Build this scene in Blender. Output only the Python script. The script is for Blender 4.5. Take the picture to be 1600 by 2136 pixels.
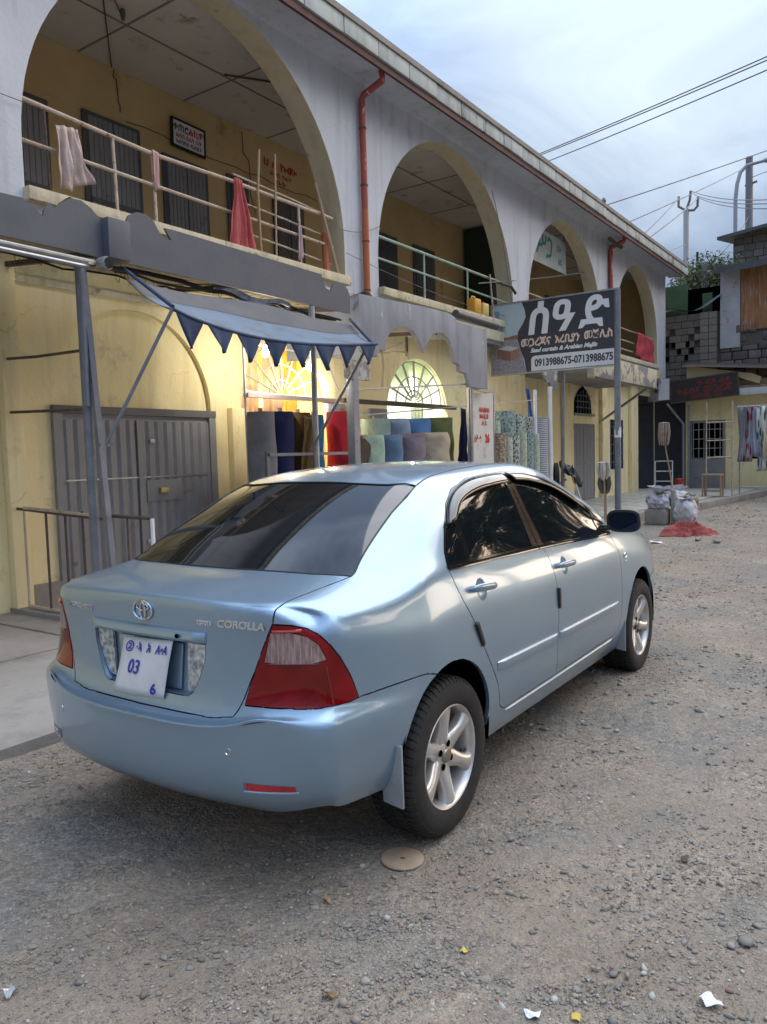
import bpy, bmesh, math, random
import numpy as np
from mathutils import Vector, Matrix
from mathutils.bvhtree import BVHTree

for _o in list(bpy.data.objects): bpy.data.objects.remove(_o)
SC = bpy.context.scene
C = SC.collection
rng = random.Random(7)
nrg = np.random.RandomState(11)
R = math.radians

# ------------------------------------------------------------------ camera
def camera_axes(yaw, pitch, roll):
    cy, sy = math.cos(yaw), math.sin(yaw); cp, sp = math.cos(pitch), math.sin(pitch)
    f = Vector((cy*cp, sy*cp, sp)); r = Vector((sy, -cy, 0)); u = r.cross(f)
    return r*math.cos(roll)+u*math.sin(roll), u*math.cos(roll)-r*math.sin(roll), f
_r, _u, _f = camera_axes(.60907646, -.07336975, -.02798169)
cam = bpy.data.objects.new('camera', bpy.data.cameras.new('camera')); C.objects.link(cam)
_p = (-2.52182892, -2.30092864, 1.4765586)
cam.matrix_world = Matrix(((_r[0], _u[0], -_f[0], _p[0]), (_r[1], _u[1], -_f[1], _p[1]), (_r[2], _u[2], -_f[2], _p[2]), (0, 0, 0, 1)))
cam.data.sensor_fit = 'VERTICAL'; cam.data.sensor_height = 24; cam.data.lens = 24*1609.72/2136
cam.data.clip_start = .05; cam.data.clip_end = 900
SC.camera = cam

# ------------------------------------------------------------------ light
SUN_EL, SUN_AZ = R(44), R(-36)          # azimuth counted from +X towards +Y
SC.view_settings.view_transform = 'Standard'; SC.view_settings.look = 'None'
SC.view_settings.exposure = 1.36; SC.view_settings.gamma = 1
SC.view_settings.use_curve_mapping = False
SC.cycles.use_denoising = True
SC.cycles.max_bounces = 6
world = bpy.data.worlds.new('World'); SC.world = world; world.use_nodes = True
nt = world.node_tree; N = nt.nodes; Lk = nt.links
for n in list(N): N.remove(n)
out = N.new('ShaderNodeOutputWorld'); bg = N.new('ShaderNodeBackground'); bg.inputs['Strength'].default_value = .10
sky = N.new('ShaderNodeTexSky'); sky.sky_type = 'NISHITA'; sky.sun_disc = False
sky.sun_elevation = SUN_EL; sky.sun_rotation = math.pi/2-SUN_AZ
sky.air_density = 1.2; sky.dust_density = 3
tc = N.new('ShaderNodeTexCoord')
mp = N.new('ShaderNodeMapping'); mp.inputs['Scale'].default_value = (1, 1, 2.2); mp.inputs['Location'].default_value = (.35, .1, .2)
no = N.new('ShaderNodeTexNoise'); no.inputs['Scale'].default_value = 2.4; no.inputs['Detail'].default_value = 8; no.inputs['Roughness'].default_value = .55; no.inputs['Distortion'].default_value = .6
cr = N.new('ShaderNodeValToRGB')
cr.color_ramp.elements[0].position = .36; cr.color_ramp.elements[0].color = (1.5, 2.0, 2.95, 1)
cr.color_ramp.elements[1].position = .70; cr.color_ramp.elements[1].color = (3.9, 4.7, 5.7, 1)
e = cr.color_ramp.elements.new(.52); e.color = (2.45, 3.15, 4.35, 1)
mx = N.new('ShaderNodeMix'); mx.data_type = 'RGBA'; mx.inputs['Factor'].default_value = .97
# warm band of cloud low towards the evening sun
nm = N.new('ShaderNodeVectorMath'); nm.operation = 'NORMALIZE'
dt = N.new('ShaderNodeVectorMath'); dt.operation = 'DOT_PRODUCT'; dt.inputs[1].default_value = (math.cos(SUN_AZ)*.985, math.sin(SUN_AZ)*.985, .17)
mr = N.new('ShaderNodeMapRange'); mr.inputs['From Min'].default_value = .72; mr.inputs['From Max'].default_value = 1.0; mr.interpolation_type = 'SMOOTHSTEP'
mx2 = N.new('ShaderNodeMix'); mx2.data_type = 'RGBA'; mx2.inputs['B'].default_value = (15, 9.6, 5.0, 1)
ma = N.new('ShaderNodeMath'); ma.operation = 'MULTIPLY'; ma.inputs[1].default_value = .85
Lk.new(tc.outputs['Generated'], mp.inputs['Vector']); Lk.new(mp.outputs[0], no.inputs['Vector']); Lk.new(no.outputs['Fac'], cr.inputs['Fac'])
# sky shaped for fill light: darkened at the horizon, boosted overhead out of view
nz = N.new('ShaderNodeVectorMath'); nz.operation = 'NORMALIZE'; sx = N.new('ShaderNodeSeparateXYZ'); Lk.new(tc.outputs['Generated'], nz.inputs[0]); Lk.new(nz.outputs[0], sx.inputs[0])
zenith_fill = N.new('ShaderNodeMapRange'); zenith_fill.inputs['From Min'].default_value = 0; zenith_fill.inputs['From Max'].default_value = 1; zenith_fill.inputs['To Min'].default_value = .20; zenith_fill.inputs['To Max'].default_value = 1.95; Lk.new(sx.outputs['Z'], zenith_fill.inputs['Value'])
cm = N.new('ShaderNodeMix'); cm.data_type = 'RGBA'; cm.blend_type = 'MULTIPLY'; cm.inputs['Factor'].default_value = 1; Lk.new(cr.outputs[0], cm.inputs['A']); Lk.new(zenith_fill.outputs[0], cm.inputs['B'])
# thin bright spot in the cloud deck over the end of the street
pd = N.new('ShaderNodeVectorMath'); pd.operation = 'DOT_PRODUCT'; pd.inputs[1].default_value = (.855, .231, .465); Lk.new(nz.outputs[0], pd.inputs[0])
pr = N.new('ShaderNodeMapRange'); pr.inputs['From Min'].default_value = .962; pr.inputs['From Max'].default_value = 1.0; pr.interpolation_type = 'SMOOTHSTEP'; pr.inputs['To Max'].default_value = .6; Lk.new(pd.outputs['Value'], pr.inputs['Value'])
n2 = N.new('ShaderNodeMath'); n2.operation = 'MULTIPLY'; Lk.new(pr.outputs[0], n2.inputs[0]); Lk.new(no.outputs['Fac'], n2.inputs[1])
n3 = N.new('ShaderNodeMath'); n3.operation = 'MULTIPLY'; n3.inputs[1].default_value = 1.9; n3.use_clamp = True; Lk.new(n2.outputs[0], n3.inputs[0])
pm = N.new('ShaderNodeMix'); pm.data_type = 'RGBA'; pm.inputs['B'].default_value = (3.8, 4.3, 4.5, 1); Lk.new(n3.outputs[0], pm.inputs['Factor']); Lk.new(cm.outputs['Result'], pm.inputs['A'])
Lk.new(sky.outputs[0], mx.inputs['A']); Lk.new(pm.outputs['Result'], mx.inputs['B'])
Lk.new(tc.outputs['Generated'], nm.inputs[0]); Lk.new(nm.outputs[0], dt.inputs[0]); Lk.new(dt.outputs['Value'], mr.inputs['Value'])
Lk.new(mr.outputs[0], ma.inputs[0]); Lk.new(ma.outputs[0], mx2.inputs['Factor'])
Lk.new(mx.outputs['Result'], mx2.inputs['A']); Lk.new(mx2.outputs['Result'], bg.inputs['Color']); Lk.new(bg.outputs[0], out.inputs['Surface'])
sun = bpy.data.objects.new('sun', bpy.data.lights.new('sun', 'SUN')); C.objects.link(sun)
sun.data.energy = 1.5; sun.data.angle = R(95); sun.data.color = (1, .95, .88)
sun.rotation_euler = Vector((math.cos(SUN_AZ)*math.cos(SUN_EL), math.sin(SUN_AZ)*math.cos(SUN_EL), math.sin(SUN_EL))).to_track_quat('Z', 'Y').to_euler()

# ------------------------------------------------------------------ materials
MATS = {}
def mat(name, c1, c2=None, scale=4, rough=.7, metal=0, bump=0, bscale=60, spots=None, spot_scale=3, spot_lo=.6, spot_hi=.68, coat=0, emit=None, spec=.5, streak=0, crack=0, stretch=(1, 1, 1), detail=5, alpha=1, trans=0, rough2=None, coord='World'):
    """c1/c2: the two colours the noise mixes; spots: colour of patches (dirt, rust, peeled paint) with their own shape"""
    if name in MATS: return MATS[name]
    m = bpy.data.materials.new(name); m.use_nodes = True
    t = m.node_tree; b = t.nodes['Principled BSDF']
    L = t.links.new
    co = t.nodes.new('ShaderNodeTexCoord'); mpn = t.nodes.new('ShaderNodeMapping'); mpn.inputs['Scale'].default_value = stretch
    L(co.outputs[coord] if coord != 'World' else t.nodes.new('ShaderNodeNewGeometry').outputs['Position'], mpn.inputs['Vector'])
    b.inputs['Roughness'].default_value = rough; b.inputs['Metallic'].default_value = metal
    b.inputs['Specular IOR Level'].default_value = spec
    col = None
    if c2 is not None:
        n = t.nodes.new('ShaderNodeTexNoise'); n.inputs['Scale'].default_value = scale; n.inputs['Detail'].default_value = detail; n.inputs['Roughness'].default_value = .6
        L(mpn.outputs[0], n.inputs['Vector'])
        r = t.nodes.new('ShaderNodeMapRange'); r.inputs['From Min'].default_value = .32; r.inputs['From Max'].default_value = .68
        L(n.outputs['Fac'], r.inputs['Value'])
        x = t.nodes.new('ShaderNodeMix'); x.data_type = 'RGBA'
        x.inputs['A'].default_value = (*c1, 1); x.inputs['B'].default_value = (*c2, 1)
        L(r.outputs[0], x.inputs['Factor']); col = x.outputs['Result']
        if rough2 is not None:
            r2 = t.nodes.new('ShaderNodeMapRange'); r2.inputs['To Min'].default_value = rough; r2.inputs['To Max'].default_value = rough2
            L(r.outputs[0], r2.inputs['Value']); L(r2.outputs[0], b.inputs['Roughness'])
    else:
        b.inputs['Base Color'].default_value = (*c1, 1)
    if spots is not None:
        n = t.nodes.new('ShaderNodeTexNoise'); n.inputs['Scale'].default_value = spot_scale; n.inputs['Detail'].default_value = 8; n.inputs['Roughness'].default_value = .7
        L(mpn.outputs[0], n.inputs['Vector'])
        r = t.nodes.new('ShaderNodeMapRange'); r.inputs['From Min'].default_value = spot_lo; r.inputs['From Max'].default_value = spot_hi
        L(n.outputs['Fac'], r.inputs['Value'])
        x = t.nodes.new('ShaderNodeMix'); x.data_type = 'RGBA'
        if col is not None: L(col, x.inputs['A'])
        else: x.inputs['A'].default_value = (*c1, 1)
        x.inputs['B'].default_value = (*spots, 1)
        L(r.outputs[0], x.inputs['Factor']); col = x.outputs['Result']
    if streak:
        m3 = t.nodes.new('ShaderNodeMapping'); m3.inputs['Scale'].default_value = (5, 5, .45); L(mpn.outputs[0], m3.inputs['Vector'])
        n = t.nodes.new('ShaderNodeTexNoise'); n.inputs['Scale'].default_value = 1; n.inputs['Detail'].default_value = 7; n.inputs['Roughness'].default_value = .65; L(m3.outputs[0], n.inputs['Vector'])
        r = t.nodes.new('ShaderNodeMapRange'); r.inputs['From Min'].default_value = .50; r.inputs['From Max'].default_value = .74; r.inputs['To Max'].default_value = streak; L(n.outputs['Fac'], r.inputs['Value'])
        x = t.nodes.new('ShaderNodeMix'); x.data_type = 'RGBA'; x.blend_type = 'MULTIPLY'; x.inputs['B'].default_value = (.46, .42, .38, 1)
        L(r.outputs[0], x.inputs['Factor']); L(col, x.inputs['A']); col = x.outputs['Result']
    if crack:
        w_ = t.nodes.new('ShaderNodeTexNoise'); w_.inputs['Scale'].default_value = 3; w_.inputs['Detail'].default_value = 6; L(mpn.outputs[0], w_.inputs['Vector'])
        wa = t.nodes.new('ShaderNodeVectorMath'); wa.operation = 'MULTIPLY_ADD'; wa.inputs[1].default_value = (.35, .35, .35); L(w_.outputs['Color'], wa.inputs[0]); L(mpn.outputs[0], wa.inputs[2])
        vo = t.nodes.new('ShaderNodeTexVoronoi'); vo.feature = 'DISTANCE_TO_EDGE'; vo.inputs['Scale'].default_value = .8; L(wa.outputs[0], vo.inputs['Vector'])
        r = t.nodes.new('ShaderNodeMapRange'); r.inputs['From Min'].default_value = .0; r.inputs['From Max'].default_value = .006; r.inputs['To Min'].default_value = crack; r.inputs['To Max'].default_value = 0; L(vo.outputs['Distance'], r.inputs['Value'])
        k_ = t.nodes.new('ShaderNodeTexNoise'); k_.inputs['Scale'].default_value = .9; L(mpn.outputs[0], k_.inputs['Vector'])
        kr = t.nodes.new('ShaderNodeMapRange'); kr.inputs['From Min'].default_value = .54; kr.inputs['From Max'].default_value = .64; L(k_.outputs['Fac'], kr.inputs['Value'])
        mu = t.nodes.new('ShaderNodeMath'); mu.operation = 'MULTIPLY'; L(r.outputs[0], mu.inputs[0]); L(kr.outputs[0], mu.inputs[1])
        x = t.nodes.new('ShaderNodeMix'); x.data_type = 'RGBA'; x.blend_type = 'MULTIPLY'; x.inputs['B'].default_value = (.35, .32, .30, 1); L(mu.outputs[0], x.inputs['Factor']); L(col, x.inputs['A']); col = x.outputs['Result']
    if col is not None: L(col, b.inputs['Base Color'])
    if bump:
        n = t.nodes.new('ShaderNodeTexNoise'); n.inputs['Scale'].default_value = bscale; n.inputs['Detail'].default_value = 6; n.inputs['Roughness'].default_value = .65
        L(mpn.outputs[0], n.inputs['Vector'])
        bp = t.nodes.new('ShaderNodeBump'); bp.inputs['Strength'].default_value = 1; bp.inputs['Distance'].default_value = bump
        L(n.outputs['Fac'], bp.inputs['Height']); L(bp.outputs[0], b.inputs['Normal'])
    if coat: b.inputs['Coat Weight'].default_value = coat; b.inputs['Coat Roughness'].default_value = .06
    if emit: b.inputs['Emission Color'].default_value = (*emit[0], 1); b.inputs['Emission Strength'].default_value = emit[1]
    if trans: b.inputs['Transmission Weight'].default_value = trans
    b.inputs['Alpha'].default_value = alpha
    MATS[name] = m
    return m

M_paint = mat('metallic_blue_paint', (.238, .345, .46), (.255, .365, .475), scale=2.2, rough=.35, metal=.68, coat=.85, detail=7, rough2=.36)
M_tint = mat('tinted_glass', (.006, .008, .010), rough=.03, spec=.62, coat=.3)
M_black = mat('black_plastic', (.012, .012, .013), (.02, .02, .021), scale=30, rough=.5)
M_gloss = mat('glossy_black_trim', (.010, .010, .011), rough=.08, coat=.5)
M_pillar_refl = mat('gloss_pillar_trim', (.05, .03, .02), rough=.14, coat=1)  # black gloss pillar, its warm reflection tinted into the base colour
M_void = mat('underbody_black', (.003, .003, .003), rough=1, spec=0)
M_chrome = mat('chrome', (.75, .76, .78), rough=.12, metal=1)
M_alloy = mat('silver_alloy', (.62, .61, .60), (.5, .47, .44), scale=9, rough=.34, metal=.6, coat=.4)
M_rubber = mat('tyre_rubber', (.009, .009, .010), (.020, .019, .018), scale=14, rough=.82, bump=.001, bscale=90)
M_redlens = mat('red_lens', (.22, .0009, .0035), (.10, .0005, .001), scale=7, rough=.06, spec=.3, coat=.25, detail=1)
M_redbright = mat('bright_red_lens', (.5, .01, .02), (.3, .004, .01), scale=12, rough=.1, coat=1)
M_clearlens = mat('clear_lens', (.40, .27, .25), (.12, .06, .06), scale=26, rough=.1, coat=1, stretch=(4, 4, .6))
M_prism = mat('prismatic_reflector', (.62, .68, .68), (.16, .2, .22), scale=46, rough=.12, metal=.55, coat=1, detail=1)
M_flap = mat('dusty_mud_flap', (.30, .34, .37), (.24, .25, .25), scale=9, rough=.6)
M_plate = mat('plate_white', (.72, .72, .72), (.62, .62, .63), scale=12, rough=.5)
M_blueink = mat('blue_lettering', (.01, .03, .35), rough=.5)

# ------------------------------------------------------------------ helpers
def link(name, me, parent=None, loc=None, rot=None):
    o = bpy.data.objects.new(name, me); C.objects.link(o)
    if parent is not None: o.parent = parent
    if loc is not None: o.location = loc
    if rot is not None: o.rotation_euler = rot
    return o
def tag(o, label=None, cat=None, group=None, kind=None):
    if label: o['label'] = label
    if cat: o['category'] = cat
    if group: o['group'] = group
    if kind: o['kind'] = kind
    return o
def thing(name, label, cat, loc=(0, 0, 0), rot=(0, 0, 0), group=None):
    return tag(link(name, None, None, loc, rot), label, cat, group)
def dup(root, loc, rot=None, label=None, group=None):
    r = root.copy(); C.objects.link(r); r.location = loc
    if rot is not None: r.rotation_euler = rot
    if label: r['label'] = label
    if group: r['group'] = group
    for ch in list(root.children):
        c = ch.copy(); C.objects.link(c); c.parent = r
        for g in list(ch.children):
            d = g.copy(); C.objects.link(d); d.parent = c
    return r

class MB:
    def __init__(s): s.v = []; s.f = []
    def add(s, vs, fs):
        b = len(s.v); s.v += [tuple(v) for v in vs]; s.f += [tuple(i+b for i in f) for f in fs]; return s
    def box(s, a, b):
        x0, x1 = sorted((a[0], b[0])); y0, y1 = sorted((a[1], b[1])); z0, z1 = sorted((a[2], b[2]))
        return s.add([(x0,y0,z0),(x1,y0,z0),(x1,y1,z0),(x0,y1,z0),(x0,y0,z1),(x1,y0,z1),(x1,y1,z1),(x0,y1,z1)],
                     [(0,3,2,1),(4,5,6,7),(0,1,5,4),(1,2,6,5),(2,3,7,6),(3,0,4,7)])
    def tube(s, pts, r, n=10, r1=None, cap=True):
        pts = [Vector(p) for p in pts]; m = len(pts); rings = []
        up0 = None
        for i, p in enumerate(pts):
            d = (pts[min(i+1, m-1)]-pts[max(i-1, 0)]).normalized()
            if up0 is None:
                up0 = Vector((0, 0, 1)) if abs(d.z) < .9 else Vector((1, 0, 0))
            a = (up0-d*up0.dot(d)).normalized(); up0 = a; c = d.cross(a)
            rr = r if r1 is None else r+(r1-r)*i/(m-1)
            rings.append([p+a*(rr*math.cos(2*math.pi*k/n))+c*(rr*math.sin(2*math.pi*k/n)) for k in range(n)])
        vs = [v for g in rings for v in g]; fs = []
        for i in range(m-1):
            for k in range(n):
                fs.append((i*n+k, i*n+(k+1) % n, (i+1)*n+(k+1) % n, (i+1)*n+k))
        if cap: fs.append(tuple(range(n))[::-1]); fs.append(tuple(range((m-1)*n, m*n)))
        return s.add(vs, fs)
    def bar(s, a, b, w, h, up=(0, 0, 1)):
        a = Vector(a); b = Vector(b); d = (b-a).normalized(); u = Vector(up)
        if abs(d.dot(u)) > .95: u = Vector((1, 0, 0))
        x = d.cross(u).normalized(); y = x.cross(d)
        vs = []
        for p in (a, b):
            for sx, sy in ((-1,-1),(1,-1),(1,1),(-1,1)): vs.append(p+x*(sx*w/2)+y*(sy*h/2))
        return s.add(vs, [(0,1,2,3)[::-1],(4,5,6,7),(0,1,5,4),(1,2,6,5),(2,3,7,6),(3,0,4,7)])
    def lathe(s, prof, n=48, axis='y', c=(0, 0, 0), closed=False):
        vs = []
        for (rad, h) in prof:
            for k in range(n):
                a = 2*math.pi*k/n; x = rad*math.cos(a); z = rad*math.sin(a)
                vs.append((c[0]+x, c[1]+h, c[2]+z) if axis == 'y' else (c[0]+x, c[1]+z, c[2]+h))
        fs = []; m = len(prof)
        for i in range(m if closed else m-1):
            j = (i+1) % m
            for k in range(n): fs.append((i*n+k, i*n+(k+1) % n, j*n+(k+1) % n, j*n+k))
        return s.add(vs, fs)
    def grid(s, fn, nu, nv):
        vs = [fn(i/nu, j/nv) for i in range(nu+1) for j in range(nv+1)]
        return s.add(vs, [(i*(nv+1)+j, (i+1)*(nv+1)+j, (i+1)*(nv+1)+j+1, i*(nv+1)+j+1) for i in range(nu) for j in range(nv)])
    def build(s, name, m=None, parent=None, smooth=False, loc=None, rot=None, bevel=0, recalc=True, sharp=35):
        me = bpy.data.meshes.new(name); me.from_pydata(s.v, [], s.f)
        if recalc or bevel:
            bm = bmesh.new(); bm.from_mesh(me)
            bmesh.ops.recalc_face_normals(bm, faces=bm.faces)
            if bevel:
                bmesh.ops.remove_doubles(bm, verts=bm.verts, dist=1e-5)
                es = [e for e in bm.edges if len(e.link_faces) == 2 and e.calc_face_angle(0) > R(40)]
                bmesh.ops.bevel(bm, geom=es, offset=bevel, segments=2, affect='EDGES', profile=.6)
            bm.to_mesh(me); bm.free()
        if m: me.materials.append(m)
        if smooth or bevel:
            me.polygons.foreach_set('use_smooth', [True]*len(me.polygons))
            me.set_sharp_from_angle(angle=R(sharp))
        return link(name, me, parent, loc, rot)

def prism(pts, y0, y1, axis='y'):
    """flat outline (a,b) extruded; axis y: (x,z) outline, axis x: (y,z), axis z: (x,y)"""
    bm = bmesh.new()
    def P(a, b, t): return (a, t, b) if axis == 'y' else ((t, a, b) if axis == 'x' else (a, b, t))
    f = bm.faces.new([bm.verts.new(P(a, b, y0)) for a, b in pts])
    g = bmesh.ops.extrude_face_region(bm, geom=[f])
    bmesh.ops.translate(bm, verts=[v for v in g['geom'] if isinstance(v, bmesh.types.BMVert)], vec=Vector(P(0, 0, y1-y0)) if axis != 'y' else Vector((0, y1-y0, 0)))
    bmesh.ops.recalc_face_normals(bm, faces=bm.faces)
    bmesh.ops.triangulate(bm, faces=[f for f in bm.faces if len(f.verts) > 4])
    mb = MB(); bm.verts.index_update()
    mb.add([v.co[:] for v in bm.verts], [[v.index for v in f.verts] for f in bm.faces]); bm.free()
    return mb

def text_obj(name, s, size, m, parent, M4, extrude=.002, bold=0, shear=0, width=None, spacing=1, align='CENTER'):
    """flat lettering as a mesh; M4 places its x-right, y-up plane"""
    cu = bpy.data.curves.new(name, 'FONT'); cu.body = s; cu.size = size; cu.extrude = extrude; cu.offset = bold; cu.shear = shear
    cu.align_x = align; cu.align_y = 'CENTER'; cu.space_character = spacing; cu.resolution_u = 3
    tmp = bpy.data.objects.new('tmp', cu); C.objects.link(tmp)
    me = bpy.data.meshes.new_from_object(tmp.evaluated_get(bpy.context.evaluated_depsgraph_get()))
    bpy.data.objects.remove(tmp)
    xs = [v.co.x for v in me.vertices]
    if width and xs and max(xs) > min(xs):
        k = width/(max(xs)-min(xs)); c = (max(xs)+min(xs))/2 if align == 'CENTER' else 0
        for v in me.vertices: v.co.x = (v.co.x-c)*k
    me.transform(M4); me.materials.clear(); me.materials.append(m)
    return link(name, me, parent)
def plane_M(origin, right, up):
    r = Vector(right).normalized(); u = Vector(up).normalized(); n = r.cross(u)
    return Matrix(((r[0], u[0], n[0], origin[0]), (r[1], u[1], n[1], origin[1]), (r[2], u[2], n[2], origin[2]), (0, 0, 0, 1)))
def vnoise(x, y, seed=0):
    """smooth value noise on arrays"""
    xi = np.floor(x).astype(int); yi = np.floor(y).astype(int); fx = x-xi; fy = y-yi
    def h(a, b):
        k = (a*374761393+b*668265263+seed*144665) & 0x7fffffff
        k = ((k ^ (k >> 13))*1274126177) & 0x7fffffff
        return (k & 0xffff)/65535.0
    fx = fx*fx*(3-2*fx); fy = fy*fy*(3-2*fy)
    return (h(xi, yi)*(1-fx)+h(xi+1, yi)*fx)*(1-fy)+(h(xi, yi+1)*(1-fx)+h(xi+1, yi+1)*fx)*fy

# ================================================================== materials of the place
M_wallblue = mat('pale_blue_render', (.49, .525, .59), (.545, .575, .635), scale=1.3, rough=.9, streak=.45, crack=.45, bump=.006, bscale=20, spots=(.33, .345, .37), spot_scale=1.6, spot_lo=.58, spot_hi=.80)
M_cream = mat('cream_arch_render', (.58, .50, .34), (.64, .57, .41), scale=2, rough=.9, streak=.4, bump=.003, bscale=40, spots=(.28, .22, .13), spot_scale=3, spot_lo=.62, spot_hi=.75)
M_yellow = mat('yellow_wall_render', (.80, .68, .38), (.86, .76, .47), scale=1.4, rough=.9, streak=.38, crack=.35, bump=.006, bscale=14, spots=(.40, .31, .17), spot_scale=1.4, spot_lo=.56, spot_hi=.78)
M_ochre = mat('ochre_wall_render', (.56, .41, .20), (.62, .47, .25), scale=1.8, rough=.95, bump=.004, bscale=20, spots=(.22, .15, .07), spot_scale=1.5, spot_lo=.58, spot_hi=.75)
M_ceil = mat('ceiling_board', (.58, .54, .49), (.66, .62, .56), scale=1.2, rough=.95, spots=(.32, .26, .20), spot_scale=2.2, spot_lo=.58, spot_hi=.68)
M_sill = mat('painted_sill', (.64, .58, .42), (.50, .44, .31), scale=5, rough=.9, streak=.6, bump=.006, bscale=22, spots=(.24, .19, .13), spot_scale=6, spot_lo=.58, spot_hi=.66)
M_copeW = mat('weathered_coping', (.46, .51, .50), (.33, .37, .37), scale=3, rough=.8, streak=.7, spots=(.16, .06, .055), spot_scale=3.0, spot_lo=.60, spot_hi=.64, stretch=(1, 1, .35))
M_brownf = mat('brown_fascia', (.11, .05, .05), (.06, .03, .035), scale=6, rough=.75)
M_soffit = mat('grey_soffit', (.22, .22, .25), (.28, .28, .31), scale=2, rough=.9)
M_red = mat('red_downpipe', (.33, .07, .05), (.26, .055, .045), scale=5, rough=.6, spots=(.50, .42, .40), spot_scale=9, spot_lo=.60, spot_hi=.63, stretch=(1, 1, .35))
M_orange = mat('orange_downpipe', (.42, .12, .05), (.34, .10, .04), scale=5, rough=.6)
M_greyplate = mat('grey_painted_sheet', (.065, .076, .098), (.09, .10, .122), scale=2.5, rough=.55, bump=.002, bscale=9, spots=(.07, .065, .065), spot_scale=2.5, spot_lo=.58, spot_hi=.75)
M_greyplast = mat('grey_rendered_fascia', (.21, .22, .25), (.31, .32, .35), scale=2.4, rough=.85, streak=.5, bump=.004, bscale=30, spots=(.50, .50, .50), spot_scale=3, spot_lo=.62, spot_hi=.68, stretch=(1, 1, .5))
M_peel = mat('peeling_cream_fascia', (.55, .50, .38), (.48, .43, .32), scale=4, rough=.9, spots=(.20, .21, .22), spot_scale=2.2, spot_lo=.50, spot_hi=.53)
M_steel = mat('grey_steel_post', (.15, .165, .20), (.21, .225, .265), scale=6, rough=.5, metal=.35, spots=(.12, .08, .06), spot_scale=8, spot_lo=.63, spot_hi=.68)
M_galv = mat('galvanised_pipe', (.40, .42, .44), (.30, .31, .33), scale=12, rough=.42, metal=.7)
M_rail = mat('rusty_rail_paint', (.52, .46, .38), (.40, .29, .22), scale=7, rough=.7, spots=(.20, .11, .08), spot_scale=14, spot_lo=.58, spot_hi=.64)
M_railg = mat('green_rail_paint', (.34, .44, .38), (.22, .36, .28), scale=5, rough=.6, spots=(.16, .14, .12), spot_scale=9, spot_lo=.6, spot_hi=.66)
M_rust = mat('rusty_iron', (.07, .05, .042), (.12, .09, .072), scale=14, rough=.85, bump=.002, bscale=60)
M_doorg = mat('grey_door_paint', (.21, .212, .23), (.25, .252, .27), scale=3, rough=.5, spots=(.11, .10, .10), spot_scale=5, spot_lo=.6, spot_hi=.7)
M_doordk = mat('dark_door_paint', (.08, .083, .095), (.105, .11, .125), scale=3, rough=.6)
M_slat = mat('canopy_underside', (.42, .36, .22), (.30, .25, .16), scale=5, rough=.8, spots=(.12, .08, .06), spot_scale=6, spot_lo=.56, spot_hi=.62)
M_awn = mat('blue_grey_awning', (.12, .17, .235), (.16, .21, .28), scale=2, rough=.75, spots=(.11, .095, .085), spot_scale=2.2, spot_lo=.50, spot_hi=.70)
M_awn_shade = mat('shaded_back_awning', (.095, .098, .105), (.13, .128, .13), scale=3, rough=.9, spots=(.10, .13, .17), spot_scale=2.4, spot_lo=.60, spot_hi=.75)  # back strip of the awning: the fascia's shade put into the colour
M_penn = mat('navy_pennant', (.018, .040, .095), (.028, .058, .125), scale=6, rough=.7)
M_wood = mat('bare_wood', (.42, .31, .20), (.30, .21, .13), scale=6, rough=.85, stretch=(1, 1, .15))
M_black2 = mat('black_cable', (.012, .012, .013), rough=.7)
M_wire = mat('overhead_wire', (.15, .155, .17), rough=.7)
M_white = mat('white_paint', (.72, .73, .75), (.62, .64, .68), scale=6, rough=.6)
M_conc = mat('old_concrete', (.24, .22, .20), (.30, .28, .255), scale=2.4, rough=.95, bump=.006, bscale=30, spots=(.15, .13, .12), spot_scale=2.5, spot_lo=.55, spot_hi=.7)
M_pave = mat('terrace_concrete', (.255, .235, .215), (.32, .30, .28), scale=1.5, rough=.93, bump=.005, bscale=35, spots=(.18, .155, .135), spot_scale=1.8, spot_lo=.5, spot_hi=.7)
M_tile = mat('pale_paving_tile', (.40, .39, .35), (.32, .31, .28), scale=5, rough=.75, bump=.003, bscale=30)
M_tile2 = mat('grey_paving_tile', (.32, .32, .29), (.25, .25, .23), scale=5, rough=.75, bump=.003, bscale=30)
M_dirt = mat('gravel_ground', (.225, .185, .142), (.310, .258, .205), scale=1.3, rough=1, bump=.016, bscale=22, detail=10, spots=(.205, .190, .168), spot_scale=.9, spot_lo=.46, spot_hi=.60)
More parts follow.
